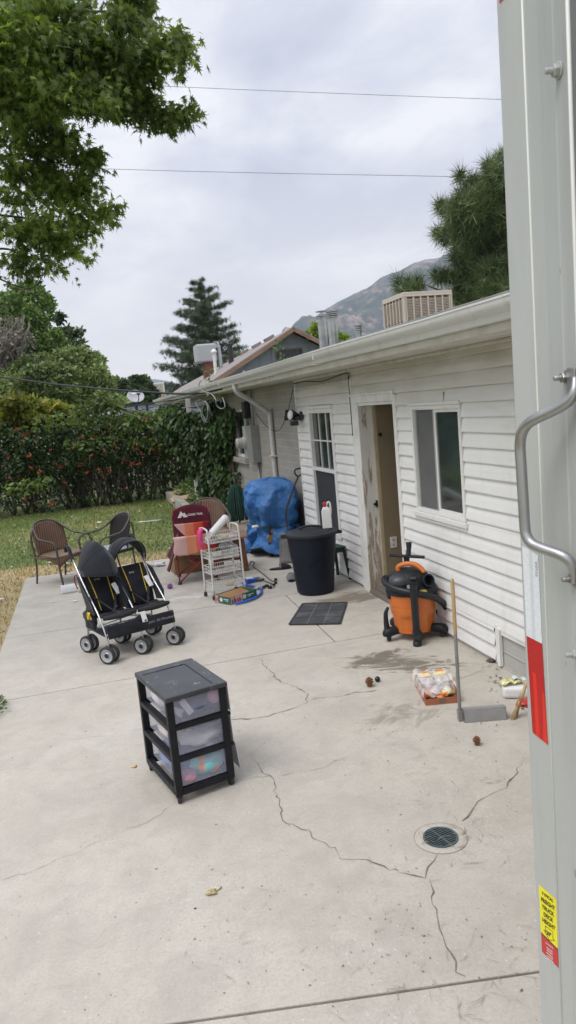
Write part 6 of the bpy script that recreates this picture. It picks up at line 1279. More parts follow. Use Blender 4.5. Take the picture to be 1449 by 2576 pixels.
for y in(.075,.105): lump(mb,(-l2-.001,y,.045),(.0012,.010,.03),80,10,.1)
mb.build('print_fruit',RDt,T,smooth=True)
mb=MB(); mb.lathe([(.027,0),(.027,.0012),(0,.0013)],18,(.01,-w2-.0002,.045),Euler((R(90),0,0)).to_matrix()); mb.lathe([(.024,0),(.024,.0012),(0,.0013)],18,(-l2-.0002,.02,.045),Euler((0,R(-90),0)).to_matrix())
mb.bb((.055,-w2-.0012,.045),(.15,-w2-.0002,.055)); mb.bb((.065,-w2-.0012,.03),(.11,-w2-.0002,.036)); mb.bb((-l2-.0012,-.10,.05),(-l2-.0002,-.02,.060)); mb.bb((-l2-.0012,-.09,.035),(-l2-.0002,-.04,.041)); mb.build('print_label',WHL,T)
# blue foam band
BLU=mat('blue_plastic',(.015,.10,.52),.4,var=.2); pts=[G(*q,.02) for q in ((592,1519),(625,1511),(648,1500),(658,1489),(652,1480),(632,1474),(615,1471),(606,1466))]
o=MB().tube(pts,[.013]*6+[.016,.018],8,4).build('blue_hoop',BLU,None,smooth=True); tag(o,'bright blue curved plastic hoop on the ground around the fruit tray','hoop')
p=G(632,1466); T=thing('blue_toy','crushed blue and white packet on the patio right of the rack','packet',(p.x,p.y,0),R(20)); mb=MB(); mb.box((0,0,.03),(.15,.07,.05),(R(12),R(8),0)); mb.build('packet',BLU,T,bevel=.01); mb=MB(); mb.box((-.02,.0,.062),(.10,.05,.012),(R(12),R(8),0)); mb.build('top_label',LBL,T,bevel=.003)
for k,(u,v,lab,mm_) in enumerate([(643,1459,'green and grey scrap of foil behind the blue packet',mat('scrap_green',(.25,.26,.12),.6,var=.7,sc=60)),(655,1462,'dark grey crumpled scrap by the cord plugs',mat('scrap_grey',(.12,.12,.11),.7)),(648,1483,'cream paper scrap inside the blue hoop',mat('scrap_cream',(.5,.48,.38),.7))]): small('scrap',lab,'litter',tuple(G(u,v)),(.045,.03,.02),mm_,90+k,.3)
# cords with plugs
def cord(label,uv,r=.006,z=.008,m_=BLK,name='power_cord'):
    return tag(MB().tube([G(*q,z) for q in uv],r,6,4).build(name,m_,None,smooth=True),label,'cord')
CG=mat('cord_grey',(.06,.055,.05),.6)
cord('grey power cord running from the table leg to the plugs',[(628,1420),(632,1412),(640,1416),(636,1424),(652,1436),(668,1449),(684,1461),(692,1463)],m_=CG)
cord('second grey cord curling along the patio to the plugs',[(600,1448),(620,1456),(638,1453),(655,1457),(672,1464),(686,1469),(692,1468)],m_=CG)
mb=MB()
for (u,v,s_) in ((694,1461,.022),(694,1469,.020),(690,1474,.02),(672,1477,.03),(664,1480,.022),(680,1481,.03)): p=G(u,v); mb.box((p.x,p.y,.016),(s_*1.6,s_,.03),(0,0,random.uniform(0,3)))
mb.tube([G(658,1484,.01),G(668,1472,.03),G(676,1478,.01),G(684,1470,.03),G(690,1478,.01)],.006,6,3); PG=thing('plug_cluster','tangled black plug adapters on the patio by the slippers','plugs',(0,0,0)); msplit(mb,'plug',BLK,PG,bevel=.004)
# ---------------- tarp covered grill
TPM=None; mt,t,b=nt('tarp_blue'); c=coords(t); o=ramp(t,noise(t,3,6,.65,c),[(.3,(.018,.11,.31)),(.6,(.032,.17,.45)),(.8,(.09,.28,.56))]); t.links.new(o,b.inputs['Base Color']); b.inputs['Roughness'].default_value=.34; b.inputs['Specular IOR Level'].default_value=.6
bump(t,b,mth(t,'ADD',noise(t,7,6,.65,c,.8),mth(t,'MULTIPLY',noise(t,25,4,.6,c,.5),.35)),.9,.05); TPM=mt
from mathutils import noise as mnoise
GR=thing('covered_grill','barbecue wrapped in a crinkled blue tarp tied round the waist beside the brick wall','covered grill',(2.54,10.40,0),0)
mb=MB()
def tarp(u,v):
    a=u*2*PI; ca,sa=math.cos(a),math.sin(a); z=1.06*(1-v)
    # rounded-rectangle radius
    q=4.0; hx,hy=.30,.56
    rr=(abs(ca/hx)**q+abs(sa/hy)**q)**(-1/q)
    f=[(0,.0),(.03,.74),(.07,.90),(.13,.99),(.30,1.03),(.46,1.0),(.55,.90),(.60,.86),(.66,.92),(.80,1.02),(1.0,1.10)]
    s=np.interp(v,[p[0] for p in f],[p[1] for p in f])
    fold=.030*math.sin(a*9+v*4)*min(1,v*2.5)+.018*math.sin(a*17-v*9)*v+.02*math.sin(a*5+v*13)
    fold*= (1.6 if v>.6 else 1)
    nv=-abs(mnoise.noise(Vector((ca*1.7,sa*1.7,v*3))))*.13-abs(mnoise.noise(Vector((ca*3.4+3,sa*3.4,v*7))))*.07+.035; fold+=nv*min(1,v*6)
    # hem: touches the ground at the left front, lifted elsewhere
    leftf=max(0,math.cos(a-PI*1.02))**2; hem=.17-.17*leftf+.12*math.sin(a*5+1)*(1-leftf)
    if v>.6: z=np.interp(v,[.6,1],[1.06*.4,hem*.98])
    z+=.03*math.sin(a*4+v*8)*(1-v) if v>.08 else .02*math.sin(a*3)
    x=rr*s*ca*(1+.0)+fold*ca; y=rr*s*sa+fold*sa
    if v>.6: x-=.14*leftf*(v-.6)/.4; y+=.10*leftf*(v-.6)/.4
    # lid bulges towards the left top
    x-=.06*math.sin(PI*min(1,v*1.8))*(1 if ca<0 else 0)*abs(ca)
    return Vector((min(x,.355),y,max(.004,z)))
mb.grid(tarp,110,60,True); mb.build('tarp',TPM,GR,smooth=True,solid=.003)
mb=MB(); mb.tube([tarp(i/60,.60)*1.0+Vector((math.cos(2*PI*i/60)*.012,math.sin(2*PI*i/60)*.012,0)) for i in range(60)],.007,6,close=True); kn=mb.build('tie_rope',mat('rope_green',(.03,.09,.06),.8),GR,smooth=True)
mb=MB(); p=tarp(.60,.62)+Vector((-.05,-.03,0)); lump(mb,p,(.05,.03,.025),77); mb.build('knot',LBL,GR,smooth=True)
mb=MB(); 
for (x,y) in ((-.18,-.42),(.2,-.42),(-.18,.42),(.2,.42)): mb.tube([(x,y,0),(x,y,.65)],.017,8)
mb.tube([(-.18,-.42,.15),(.2,-.42,.15)],.012,6); mb.tube([(-.18,.42,.15),(.2,.42,.15)],.012,6); msplit(mb,'leg_frame',BP,GR,smooth=True)
mb=MB(); mb.grid(lambda u,v:Vector((.26*math.cos(PI*2*u)*(math.sin(PI*v)**.5),-.48+.96*v,.72+.22*math.sin(PI*2*u))),16,8,True); mb.build('grill_barrel',BP,GR,smooth=True)
MB().bb((-.22,-.46,.18),(.24,.46,.20)).build('shelf',BP,GR)
LOG=mat('firewood',(.27,.17,.10),.9,var=.5,sc=8); LE_=mat('log_end',(.42,.30,.19),.9,var=.3,sc=30)
for k,(x,y,z,a,r_) in enumerate([(2.36,9.98,.26,.1,.05),(2.47,9.99,.25,-.1,.045),(2.58,9.97,.255,.05,.05),(2.41,10.0,.345,.0,.042),(2.52,9.98,.34,.1,.045),(2.34,10.25,.255,-.1,.045),(2.62,10.0,.34,.0,.04)]):
    mb=MB(); d=Vector((math.sin(a),math.cos(a),0)); c0=Vector((x,y,z)); mb.tube([c0-d*.06,c0+d*.20],r_,9); o=mb.build('firewood_log',LOG,None); tag(o,'split firewood log on the shelf under the blue tarp','log','firewood logs on the shelf under the blue tarp')
# ---------------- snow shovel
SH=thing('snow_shovel','snow shovel with grey ribbed scoop and bent black handle leaning on the wall','shovel',(0,0,0)); mb=MB()
b0=WY(706,1412,9.55); b1=Vector((2.66,9.35,.0)); b0=Vector((2.34,9.48,0)); 
def bl(u,v): 
    base=b0.lerp(b1,u); up=Vector((.06,.12,1)); c_=.07*math.sin(PI*v*.9); ribs=.006*math.sin(u*42)*min(1,3*(1-v)); sh=1-.12*v
    return base.lerp(b0.lerp(b1,.5),(1-sh))+up*(.40*v)+Vector((-.10,-.30,0))*(.22*(1-v)**2+ribs*1.5)+Vector((.05,.2,0))*c_
mb.grid(bl,28,10); mb.build('scoop',mat('scoop_grey',(.13,.125,.12),.5,var=.3,dirt=(.3,.28,.26),dsc=9),SH,smooth=True,solid=.006)
mb=MB(); b_top=WX(757,1188,2.80); mm_=[bl(.5,.7)+Vector((.02,.03,0)),WY(722,1325,9.62),WY(719,1290,9.66),WY(726,1262,9.68),WY(740,1222,9.70),WY(750,1200,9.72)]; mb.tube(mm_,.015,8,5); mb.build('handle',BP,SH,smooth=True)
t0=mm_[-1]; mb=MB(); mb.tube([t0,t0+Vector((-.04,0,.05)),t0+Vector((-.035,0,.10)),t0+Vector((.03,.0,.115)),t0+Vector((.085,0,.09)),t0+Vector((.06,0,.04)),t0+Vector((.01,0,.01))],.012,8,4); mb.build('grip',BP,SH,smooth=True)
# ---------------- trash can with lid and bottle
TCm=mat('bin_navy',(.0055,.009,.019),.55,var=.2,sc=4,dirt=(.012,.016,.026),dsc=6,damt=.4,spec=.3); TLm=mat('bin_lid',(.022,.025,.03),.55,var=.2,sc=8,dirt=(.05,.05,.055),dsc=9,spec=.3)
TC=thing('trash_can','big navy black plastic trash can with lid beside the siding','trash can',(2.30,7.745,0),R(-30))
def prof(z): return .205+.062*z/.66
mb=MB(); n_=64
def can(u,v):
    a=u*2*PI; z=.66*v; r=prof(z); wv_=.40+.05*math.sin(a*2+2.2)+.02*math.sin(a*5); r+= .007 if z>wv_ else 0; r+=.0015*math.sin(a*26)*(1 if z<wv_ else 0)
    if v<.03: r-=.015*(1-v/.03)
    return Vector((r*math.cos(a),r*math.sin(a),z))
mb.grid(can,n_,44,True); mb.lathe([(.19,.0),(0,.002)],n_); mb.lathe([(.267,.64),(.283,.645),(.283,.67),(.272,.672)],n_,capb=False,capt=False); mb.build('body',TCm,TC,smooth=True,ang=60)
mb=MB(); mb.lathe([(.285,.655),(.292,.66),(.292,.683),(.282,.690),(.255,.692),(.248,.700),(.20,.712),(.12,.718),(0,.72)],56,capb=False); ld=mb.build('lid',TLm,TC,smooth=True,ang=50)
mb=MB(); mb.tube([(-.13,-.02,.705),(-.11,-.02,.735),(-.04,0,.748),(.04,.0,.748),(.11,.02,.735),(.13,.02,.705)],.013,8,4); mb.build('lid_handle',TLm,ld,smooth=True)
for a in (R(180+18),R(18)):
    mb=MB(); cx_,cy_=math.cos(a),math.sin(a); tx,ty=-cy_,cx_; P0=Vector((cx_*.275,cy_*.275,.655)); t3=Vector((tx,ty,0)); r3=Vector((cx_,cy_,0))
    mb.tube([P0-t3*.065,P0-t3*.055+r3*.05,P0+r3*.062,P0+t3*.055+r3*.05,P0+t3*.065],.011,8,3); mb.bar(P0-t3*.06+Vector((0,0,.012)),P0+t3*.06+Vector((0,0,.012)),.02,.02) if 0 else None; mb.build('handle',TCm,TC,smooth=True)
pb=TC.location+Matrix.Rotation(0,3,'Z')@Vector((.10,-.07,.713))
BT=thing('white_jug','white plastic jug with red cap standing on the trash can lid','bottle',tuple(WY(824,1327,7.66)),R(-20)); BT.location.z=.714
BW=mat('jug_white',(.74,.74,.72),.35,var=.03); RC=mat('cap_red',(.50,.03,.03),.4)
mb=MB(); mb.prism([(-.052,-.035),(.052,-.035),(.052,.035),(-.052,.035)],0,.195); mb.prism([(-.052,-.035),(.052,-.035),(.052,.035),(-.052,.035)],.195,.24,[(-.03,-.02),(.02,-.02),(.02,.02),(-.03,.02)]); mb.build('body',BW,BT,bevel=.010,seg=3)
mb=MB(); mb.lathe([(.019,.235),(.019,.26),(.021,.262),(.021,.285),(.018,.29)],16,(-.012,0,0)); mb.build('cap',RC,BT,smooth=True,ang=40)
mb=MB(); mb.tube([(.0,0,.245),(.025,0,.285),(.045,0,.275),(.05,0,.20),(.046,0,.15)],.011,8,4); mb.build('handle',BW,BT,smooth=True)
mb=MB(); mb.bb((.0521,-.028,.05),(.0528,.028,.15)); mb.build('label',mat('jug_label',(.45,.33,.28),.6,var=.5,sc=60),BT)
mb=MB(); mb.lathe([(.027,.225),(.030,.230),(.030,.236),(.024,.24)],16,(.028,0,0)); mb.build('neck_ring',RC,BT,smooth=True) if 0 else None
# green plastic stool behind the can
GS=mat('stool_green',(.012,.035,.032),.5,var=.2); T=thing('plastic_stool','dark green plastic stool between the trash can and the siding','stool',(2.66,8.18,0),R(10)); 
mb=MB(); mb.bb((-.13,-.13,.37),(.13,.13,.40)); mb.bb((-.12,-.12,.33),(.12,.12,.37)); mb.build('seat',GS,T,bevel=.01)
for sx in(-1,1):
    for sy in(-1,1): mb=MB(); mb.bar((sx*.11,sy*.11,.35),(sx*.145,sy*.15,0),.035,.035); mb.build('leg',GS,T,bevel=.004)
# slippers
def slipper(label,loc,rz,up_):
    T=thing('slipper',label,'slipper',loc,rz,'pair of grey and black slippers'); SO=mat('slipper_sole',(.012,.012,.014),.8) if not bpy.data.materials.get('slipper_sole') else bpy.data.materials['slipper_sole']; GY=bpy.data.materials.get('slipper_grey') or cloth('slipper_grey',(.16,.16,.17),bmp=.6,bsc=150)
    mb=MB(); pl=[( .145*math.cos(a)*1.0,.05*math.sin(a)*(1+.15*math.cos(a))) for a in np.linspace(0,2*PI,24,endpoint=False)]; mb.prism(pl,0,.022); mb.build('sole',SO,T,bevel=.005)
    mb=MB(); mb.grid(lambda u,v:Vector((.0+.135*v*.98+.0,(.052*math.cos(PI*u))*(1-.35*v**3),.022+.055*math.sin(PI*u)*(1-.75*v**2))),16,10); mb.build('upper',GY if up_ else SO,T,smooth=True,solid=.008)
    mb=MB(); mb.tube([(.0,.05,.022),(.0,.035,.06),(.0,0,.08),(.0,-.035,.06),(.0,-.05,.022)],.013,8,4); mb.build('cuff',GY,T,smooth=True)
slipper('slipper lying sole side to the camera below the snow shovel',tuple(G(706,1432)),R(-10),0); slipper('slipper half hidden at the left foot of the trash can',tuple(G(733,1458)),R(255),1)
# door mat
MG_=mat('mat_rubber',(.050,.053,.058),.85,var=.2,sc=6,dirt=(.16,.155,.15),dsc=4,damt=.8,bmp=.4,bsc=200); mc_=[Vector((1.687,6.676,0)),Vector((2.119,6.439,0)),Vector((2.43,7.103,0)),Vector((2.018,7.321,0))]
T=thing('door_mat','dark grey ribbed rubber mat on the concrete in front of the trash can','mat',(2.06,6.885,0)); q=[p-T.location for p in mc_]
mb=MB(); mb.prism([(p.x,p.y) for p in q],.001,.010); mo=mb.build('mat',MG_,T,bevel=.003); mb=MB()
for f in (.345,.68): a=q[0].lerp(q[1],f); e=q[3].lerp(q[2],f); mb.bar(a+Vector((0,0,.0105)),e+Vector((0,0,.0105)),.008,.003)
mb.build('rib',mat('mat_rib',(.14,.14,.135),.8),mo); mb=MB()
for f in (.30,.62): a=q[0].lerp(q[3],f); e=q[1].lerp(q[2],f+.02); mb.bar(a+Vector((0,0,.0102)),e+Vector((0,0,.0102)),.006,.0025)
for i in range(4): mb.bar(q[i]+Vector((0,0,.0105)),q[(i+1)%4]+Vector((0,0,.0105)),.02,.004)
mb.build('border',mat('mat_border',(.03,.032,.035),.8),mo)
# ---------------- shop vacuum
OR=mat('vac_orange',(.62,.165,.03),.42,var=.06,dirt=(.35,.13,.05),dsc=9,damt=.35); VB=mat('vac_black',(.013,.015,.018),.5,var=.25,sc=8,spec=.3,dirt=(.05,.048,.046),dsc=10,damt=.35); VD=mat('vac_hose',(.008,.010,.014),.45,var=.2)
VC=thing('shop_vacuum','orange and black wet dry shop vacuum with hose wrapped around it','vacuum',(2.575,5.77,0),R(-22))
mb=MB()
def tub(u,v):
    a=u*2*PI; z=.075+.345*v; r=.170+.042*v; k=.0
    for a0 in (R(250),R(330),R(20),R(100),R(180)):
        d=abs((a-a0+PI)%(2*PI)-PI)
        if d<.33 and v<.45: k-=.014*min(1,(.33-d)*12)*min(1,(.45-v)*12)
    if .62<v<.66: k-=.004
    return Vector(((r+k)*math.cos(a)*1.0,(r+k)*math.sin(a)*.96,z))
mb.grid(tub,90,30,True); mb.lathe([(.17,.075),(0,.07)],40); mb.build('tank',OR,VC,smooth=True,ang=50)
mb=MB(); mb.lathe([(.212,.405),(.222,.408),(.222,.44),(.214,.455),(.19,.465)],48,sy=.96,capb=False); mb.build('rim',VB,VC,smooth=True,ang=50)
mb=MB(); mb.lathe([(.195,.455),(.188,.50),(.170,.545),(.15,.575),(.11,.60),(.05,.61),(0,.612)],40,(-.015,.01,0),sy=.92,capb=False); hd=mb.build('motor_head',VB,VC,smooth=True,ang=45)
mb=MB(); mb.bb((-.16,-.13,.47),(-.02,-.02,.57)) if 0 else lump(mb,(-.09,-.08,.515),(.11,.10,.075),99,18,.04); mb.build('motor_cover',mat('vac_grey',(.035,.038,.042),.4),hd,smooth=True)
mb=MB(); mb.tube([(-.10,-.02,.595),(-.098,-.02,.635),(-.03,-.03,.658),(.04,-.045,.65),(.09,-.07,.618),(.115,-.09,.585)],[.020,.022,.023,.023,.022,.020],8,4); mb.build('carry_handle',OR,VC,smooth=True)
mb=MB(); Mv=Euler((R(72),0,R(28))).to_matrix(); mb.lathe([(.050,-.05),(.052,.02),(.056,.025),(.056,.045),(.044,.047),(.040,.0),(.030,-.02),(0,-.022)],24,(.125,-.105,.515),Mv); mb.build('port',VB,VC,smooth=True,ang=40)
mb=MB(); mb.box((.0,-.183,.485),(.085,.003,.045),(R(-18),0,R(-2))); mb.build('rating_label',mat('label_grey',(.30,.29,.29),.5,var=.4,sc=60),VC)
mb=MB(); mb.lathe([(.030,0),(.030,.002),(0,.0025)],20,(.085,-.192,.445),Euler((R(80),0,R(22))).to_matrix(),sx=1.3,sy=.6); mb.build('oval_badge',mat('badge_yellow',(.48,.42,.10),.5,var=.4,sc=60),VC)
mb=MB(); mb.box((.015,-.15,.555),(.05,.02,.025),(R(-30),0,0)); mb.build('switch',BP,VC,bevel=.004)
for a in (200,340): mb=MB(); r_=.212; mb.box((r_*math.cos(R(a)),r_*math.sin(R(a)),.40),(.05,.02,.06),(0,0,R(a+90))); mb.build('latch',VB,VC,bevel=.004)
# dolly feet with casters
for k,a in enumerate((205,275,345,60,130)):
    mb=MB(); d=Vector((math.cos(R(a)),math.sin(R(a)),0)); pp=Vector((-d.y,d.x,0)); mb.tube([d*.13+Vector((0,0,.085)),d*.20+Vector((0,0,.085)),d*.255+Vector((0,0,.075)),d*.27+Vector((0,0,.045))],[.035,.042,.046,.030],10,3); mb.build('foot',VB,VC,smooth=True)
    mb=MB(); mb.lathe([(0,-.011),(.024,-.011),(.026,0),(.024,.011),(0,.011)],14,d*.245+Vector((0,0,.026)),Euler((R(90),0,R(a+40))).to_matrix()); mb.build('caster',BP,VC,smooth=True,ang=40)
# wands and crevice tools stored upright on the feet
mb=MB(); d=Vector((math.cos(R(272)),math.sin(R(272)),0)); mb.tube([d*.262+Vector((0,0,.03)),d*.255+Vector((0,0,.25)),d*.245+Vector((0,0,.52))],[.030,.030,.032],14,3); mb.lathe([(.036,.0),(.036,.03),(.03,.035)],14,d*.263+Vector((0,0,.005))); mb.build('wand',VD,VC,smooth=True,ang=50)
mb=MB(); d=Vector((math.cos(R(203)),math.sin(R(203)),0)); mb.tube([d*.25+Vector((0,0,.08)),d*.258+Vector((0,0,.17)),d*.255+Vector((0,0,.25)),d*.24+Vector((.01,0,.30))],[.030,.022,.018,.012],12,4); mb.build('crevice_tool',VD,VC,smooth=True)
# floor nozzle resting on top
mb=MB(); mb.bar((-.17,.0,.735),(.13,-.03,.705),.06,.018); mb.bb((-.05,-.03,.66),(.0,.02,.73)) ; mb.build('floor_nozzle',VB,VC,bevel=.006); mb=MB(); mb.tube([(-.01,0,.71),(.0,.02,.77),(.005,.04,.83)],[.022,.020,.027],12,3); mb.build('nozzle_neck',VB,VC,smooth=True)
# hose: left loop, over the front, down the right side
mb=MB(); pth=[(-.05,.19,.47),(-.17,.14,.50),(-.225,.03,.52),(-.21,-.08,.50),(-.13,-.17,.475),(-.02,-.225,.455),(.09,-.225,.425),(.18,-.17,.385),(.255,-.08,.31),(.29,.0,.235),(.285,.07,.19),(.22,.12,.17)]
mb.tube(pth,[.030]*12,12,10); 
# corrugation
vs=mb.v; k=12
ring=len(vs)//k
for i in range(ring):
    if i%2: 
        cx_=sum(vs[i*k+j][0] for j in range(k))/k; cy_=sum(vs[i*k+j][1] for j in range(k))/k; cz_=sum(vs[i*k+j][2] for j in range(k))/k
        for j in range(k): p=vs[i*k+j]; vs[i*k+j]=(cx_+(p[0]-cx_)*.88,cy_+(p[1]-cy_)*.88,cz_+(p[2]-cz_)*.88)
mb.build('hose',VD,VC,smooth=True)
# ---------------- dustpan
ALM=mat('pan_grey',(.31,.31,.305),.45,.35,var=.12,sc=9,dirt=(.25,.22,.18),dsc=8); PW=mat('pole_wood',(.45,.31,.15),.6,var=.25,sc=4,stretch=(8,8,.6)); PGR=mat('pole_grey',(.26,.26,.255),.4,.5,var=.15)
DPn=thing('lobby_dustpan','grey long handled dustpan with wooden topped pole standing upright near the siding','dustpan',(2.265,4.10,0),R(-16))
mb=MB(); th=.003; W2,D2_,Hh=.135,.22,.085
mb.bb((-W2,-.1,.002),(W2,D2_-.1,.006)); mb.add([(-W2,-.1,.006),(W2,-.1,.006),(W2,-.085,Hh),(-W2,-.085,Hh),(-W2,-.097,.006),(W2,-.097,.006),(W2,-.082,Hh),(-W2,-.082,Hh)],[(0,1,2,3),(4,5,6,7),(3,2,6,7),(0,3,7,4),(1,2,6,5)])
for s in(-1,1): mb.add([(s*W2,-.1,.006),(s*W2,D2_-.1,.006),(s*W2,-.085,Hh),(s*(W2-.004),-.1,.006),(s*(W2-.004),D2_-.1,.006),(s*(W2-.004),-.085,Hh)],[(0,1,2),(3,4,5),(0,1,4,3),(1,2,5,4),(0,2,5,3)])
mb.add([(-W2,-.085,Hh),(W2,-.085,Hh),(W2,-.03,Hh-.01),(-W2,-.03,Hh-.01)],[(0,1,2,3)]); mb.build('pan',ALM,DPn)
pp0=Vector((-W2-.016,-.05,0)); mb=MB(); mb.box(pp0+Vector((0,.0,.035)),(.03,.05,.07)); mb.build('bracket',PGR,DPn,bevel=.004)
mb=MB(); mb.tube([pp0+Vector((0,0,.01)),pp0+Vector((0,0,.58))],.0115,12); mb.build('pole',PGR,DPn,smooth=True,ang=50); mb=MB(); mb.tube([pp0+Vector((0,0,.58)),pp0+Vector((0,0,.915)),pp0+Vector((0,0,.935))],[.0125,.0125,.008],12); mb.build('wooden_grip',PW,DPn,smooth=True,ang=50)
# produce box with bags
BX=thing('open_snack_box','open orange brown cardboard box of plastic wrapped packets beside the dustpan','box',(2.165,4.545,0),R(-14)); OB=mat('box_orange_brown',(.36,.13,.065),.7,var=.12,dirt=(.24,.09,.05),dsc=6); OG=mat('bag_orange',(.75,.22,.07),.5,var=.5,sc=18); BY=mat('bag_yellow',(.70,.60,.32),.5,var=.3,sc=22)
lx,ly,lh=.115,.185,.085; mb=MB(); mb.bb((-lx,-ly,0),(lx,ly,.004)); mb.prism([(-lx,-ly),(-lx+.004,-ly),(-lx+.004,ly),(-lx,ly)],.004,lh); mb.prism([(lx-.004,-ly),(lx,-ly),(lx,ly),(lx-.004,ly)],.004,lh); mb.bb((-lx+.004,-ly,.004),(lx-.004,-ly+.004,.045)); mb.bb((-lx+.004,ly-.004,.004),(lx-.004,ly,lh))
mb.add([(lx,-ly,.045),(lx-.045,-ly-.001,.045),(lx,-ly-.001,lh+.005)],[(0,1,2)]); mb.build('carton',OB,BX)
mb=MB(); mb.bb((-.02,-ly-.001,.008),(.025,-ly-.0001,.04)); mb.build('side_print',mat('box_print',(.16,.13,.09),.7),BX)
PKT=frosted('packet_film',(.72,.66,.64),.2,.75)
for k,(x,y,z,dx,dy,dz,rz_,mm_) in enumerate([(-.055,.08,.055,.095,.16,.085,.05,PKT),(.055,.08,.058,.095,.16,.09,-.06,PKT),(-.055,.10,.105,.085,.05,.008,.05,BY),(.055,.10,.108,.085,.05,.008,-.06,BY),(-.045,.142,.106,.06,.03,.010,.05,OG),(.06,.142,.11,.06,.03,.010,-.06,OG)]):
    mb=MB(); mb.box((x,y,z),(dx,dy,dz),(R(8),0,rz_)); mb.build('packet',mm_,BX,bevel=.006)
for k,(x,y,z,sx,sy,mm_) in enumerate([(-.06,-.09,.045,.045,.06,OG),(.0,-.13,.04,.05,.035,OG),(.06,-.09,.05,.04,.06,BY),(.0,-.06,.055,.035,.05,PKT),(-.03,-.12,.06,.04,.03,PKT)]): mb=MB(); lump(mb,(x,y,z),(sx,sy,.022),120+k,16,.32); mb.build('packet',mm_,BX,smooth=True)
mb=MB(); mb.grid(lambda u,v:Vector((-.125+.25*u,-.16+.36*v,.098+.012*math.sin(u*17+v*6)+.014*math.sin(v*21-u*5)-.03*(1-v)**2)),26,26); mb.grid(lambda u,v:Vector((-.118-.012*v+.004*math.sin(u*25),-.19+.39*u,.11-.06*v)),20,3); mb.build('plastic_wrap',frosted('box_wrap',(.80,.78,.76),.15,.40),BX,smooth=True)
# big white jug on its side, label, red thing, straw brush
JG=thing('jug_on_side','big white plastic jug lying on its side by the foundation','jug',tuple(G(1292,1757)+Vector((.02,.03,0))),R(-28)); mb=MB(); mb.prism([(-.075,-.055),(.16,-.055),(.16,.055),(-.075,.055)],.0,.085); mb.build('body',BW,JG,bevel=.028,seg=5)
mb=MB(); mb.lathe([(.028,0),(.028,.03),(.032,.032),(.032,.055),(0,.057)],18,(.16,.0,.045),Euler((0,R(90),0)).to_matrix()); mb.build('cap',RC,JG,smooth=True,ang=40)
T=thing('yellow_wrapper','crumpled yellow and white wrapper on top of the fallen jug','wrapper',tuple(JG.location+Vector((.0,.01,.085))),R(-10)); mb=MB(); mb.grid(lambda u,v:Vector((-.075+.15*u,-.035+.07*v,.006+.030*math.sin(PI*u)*abs(math.sin(u*6+v))+.008*math.sin(v*9))),16,8); mb.build('wrapper',mat('wrapper_yellow',(.62,.60,.28),.4,var=.6,sc=40),T,smooth=True,solid=.002)
mb=MB(); mb.grid(lambda u,v:Vector((.0+.09*u,-.03+.055*v,.040+.012*math.sin(u*6))),8,5); mb.build('barcode_panel',mat('panel_pale',(.62,.66,.66),.5),T,smooth=True,solid=.001)
small('red_lid','red plastic lid in dead leaves next to the fallen jug','lid',tuple(G(1322,1772)),(.06,.05,.018),RC,130,.02)
BR=thing('straw_brush','short straw hand brush with bamboo handle leaning on the white jug','brush',tuple(G(1292,1806))); STW=mat('straw',(.42,.30,.17),.9,var=.35,sc=40,stretch=(4,4,1)); BAM=mat('bamboo',(.50,.36,.19),.55,var=.2,sc=8)
ax=Vector((.075,-.01,.17)).normalized(); mb=MB(); a=ax*.085; mb.tube([a+ax*.05,a+ax*.10,a+ax*.145,a+ax*.15,a+ax*.155,a+ax*.22,a+ax*.30],[.016,.011,.011,.0135,.011,.011,.011],10,1); mb.build('bamboo_handle',BAM,BR,smooth=True)
mb=MB(); sd=ax.orthogonal().normalized(); s2=ax.cross(sd)
for i in range(70): 
    an=random.uniform(0,6.28); rr=random.random()**.5; o_=(sd*math.cos(an)*1.0+s2*math.sin(an)*.55)*rr; mb.tube([a+ax*.055+o_*.012,a+o_*.019,a-ax*.05+o_*.030,a-ax*(.082+.012*random.random())+o_*.045],[.0022,.002,.0018,.0012],4,1)
mb.build('bristles',STW,BR); mb=MB(); 
for z in (0,.006,.012,.045): mb.tube([a+ax*z+(sd*math.cos(k*.5)+s2*math.sin(k*.5)*.75)*.021 for k in range(13)],.0028,5,close=True)
mb.build('binding',mat('binding_orange',(.48,.20,.07),.7),BR,smooth=True)
# pine cones, ball, floor drain, small litter
CNM=mat('cone_brown',(.20,.09,.04),.8,var=.4,sc=60)
def cone(name,label,uv,r,s=1.0,grp='fallen pine cones on the patio'):
    p=G(*uv); mb=MB()
    for i in range(34):
        f=i/34; a=i*2.4; rr=r*math.sin(PI*(.12+.8*f))**.7; z=.004+r*1.7*f; d=Vector((math.cos(a),math.sin(a),0)); mb.add([(d.x*rr*.4-d.y*.3*r*.7,d.y*rr*.4+d.x*.3*r*.7,z),(d.x*rr*.4+d.y*.3*r*.7,d.y*rr*.4-d.x*.3*r*.7,z),(d.x*rr+d.y*.15*r,d.y*rr-d.x*.15*r,z+.25*r),(d.x*rr-d.y*.15*r,d.y*rr+d.x*.15*r,z+.25*r),(d.x*rr*.3,d.y*rr*.3,z+.5*r)],[(0,1,2,3),(3,2,4),(0,3,4),(1,4,2),(0,4,1)])
    mb.lathe([(r*.5,.0),(r*.6,r*.8),(0,r*1.6)],10); o=mb.build(name,CNM); o.location=p; return tag(o,label,'pine cone',grp)
cone('pine_cone','round brown pine cone beside the small black ball',(930,1727),.034); cone('pine_cone','flattened brown cone nearest the truck, below the dustpan',(1200,1874),.026)
small('black_ball','small glossy black ball beside the round pine cone','ball',tuple(G(950,1715)),(.021,.021,.021),mat('ball_black',(.01,.01,.012),.2),140,0,n=20)
small('toy_ball','small purple and yellow ball on the patio left of the folding chair','ball',tuple(G(428,1481)),(.034,.034,.034),mat('ball_purple',(.20,.06,.28),.4,var=.9,sc=12),141,0,n=20)
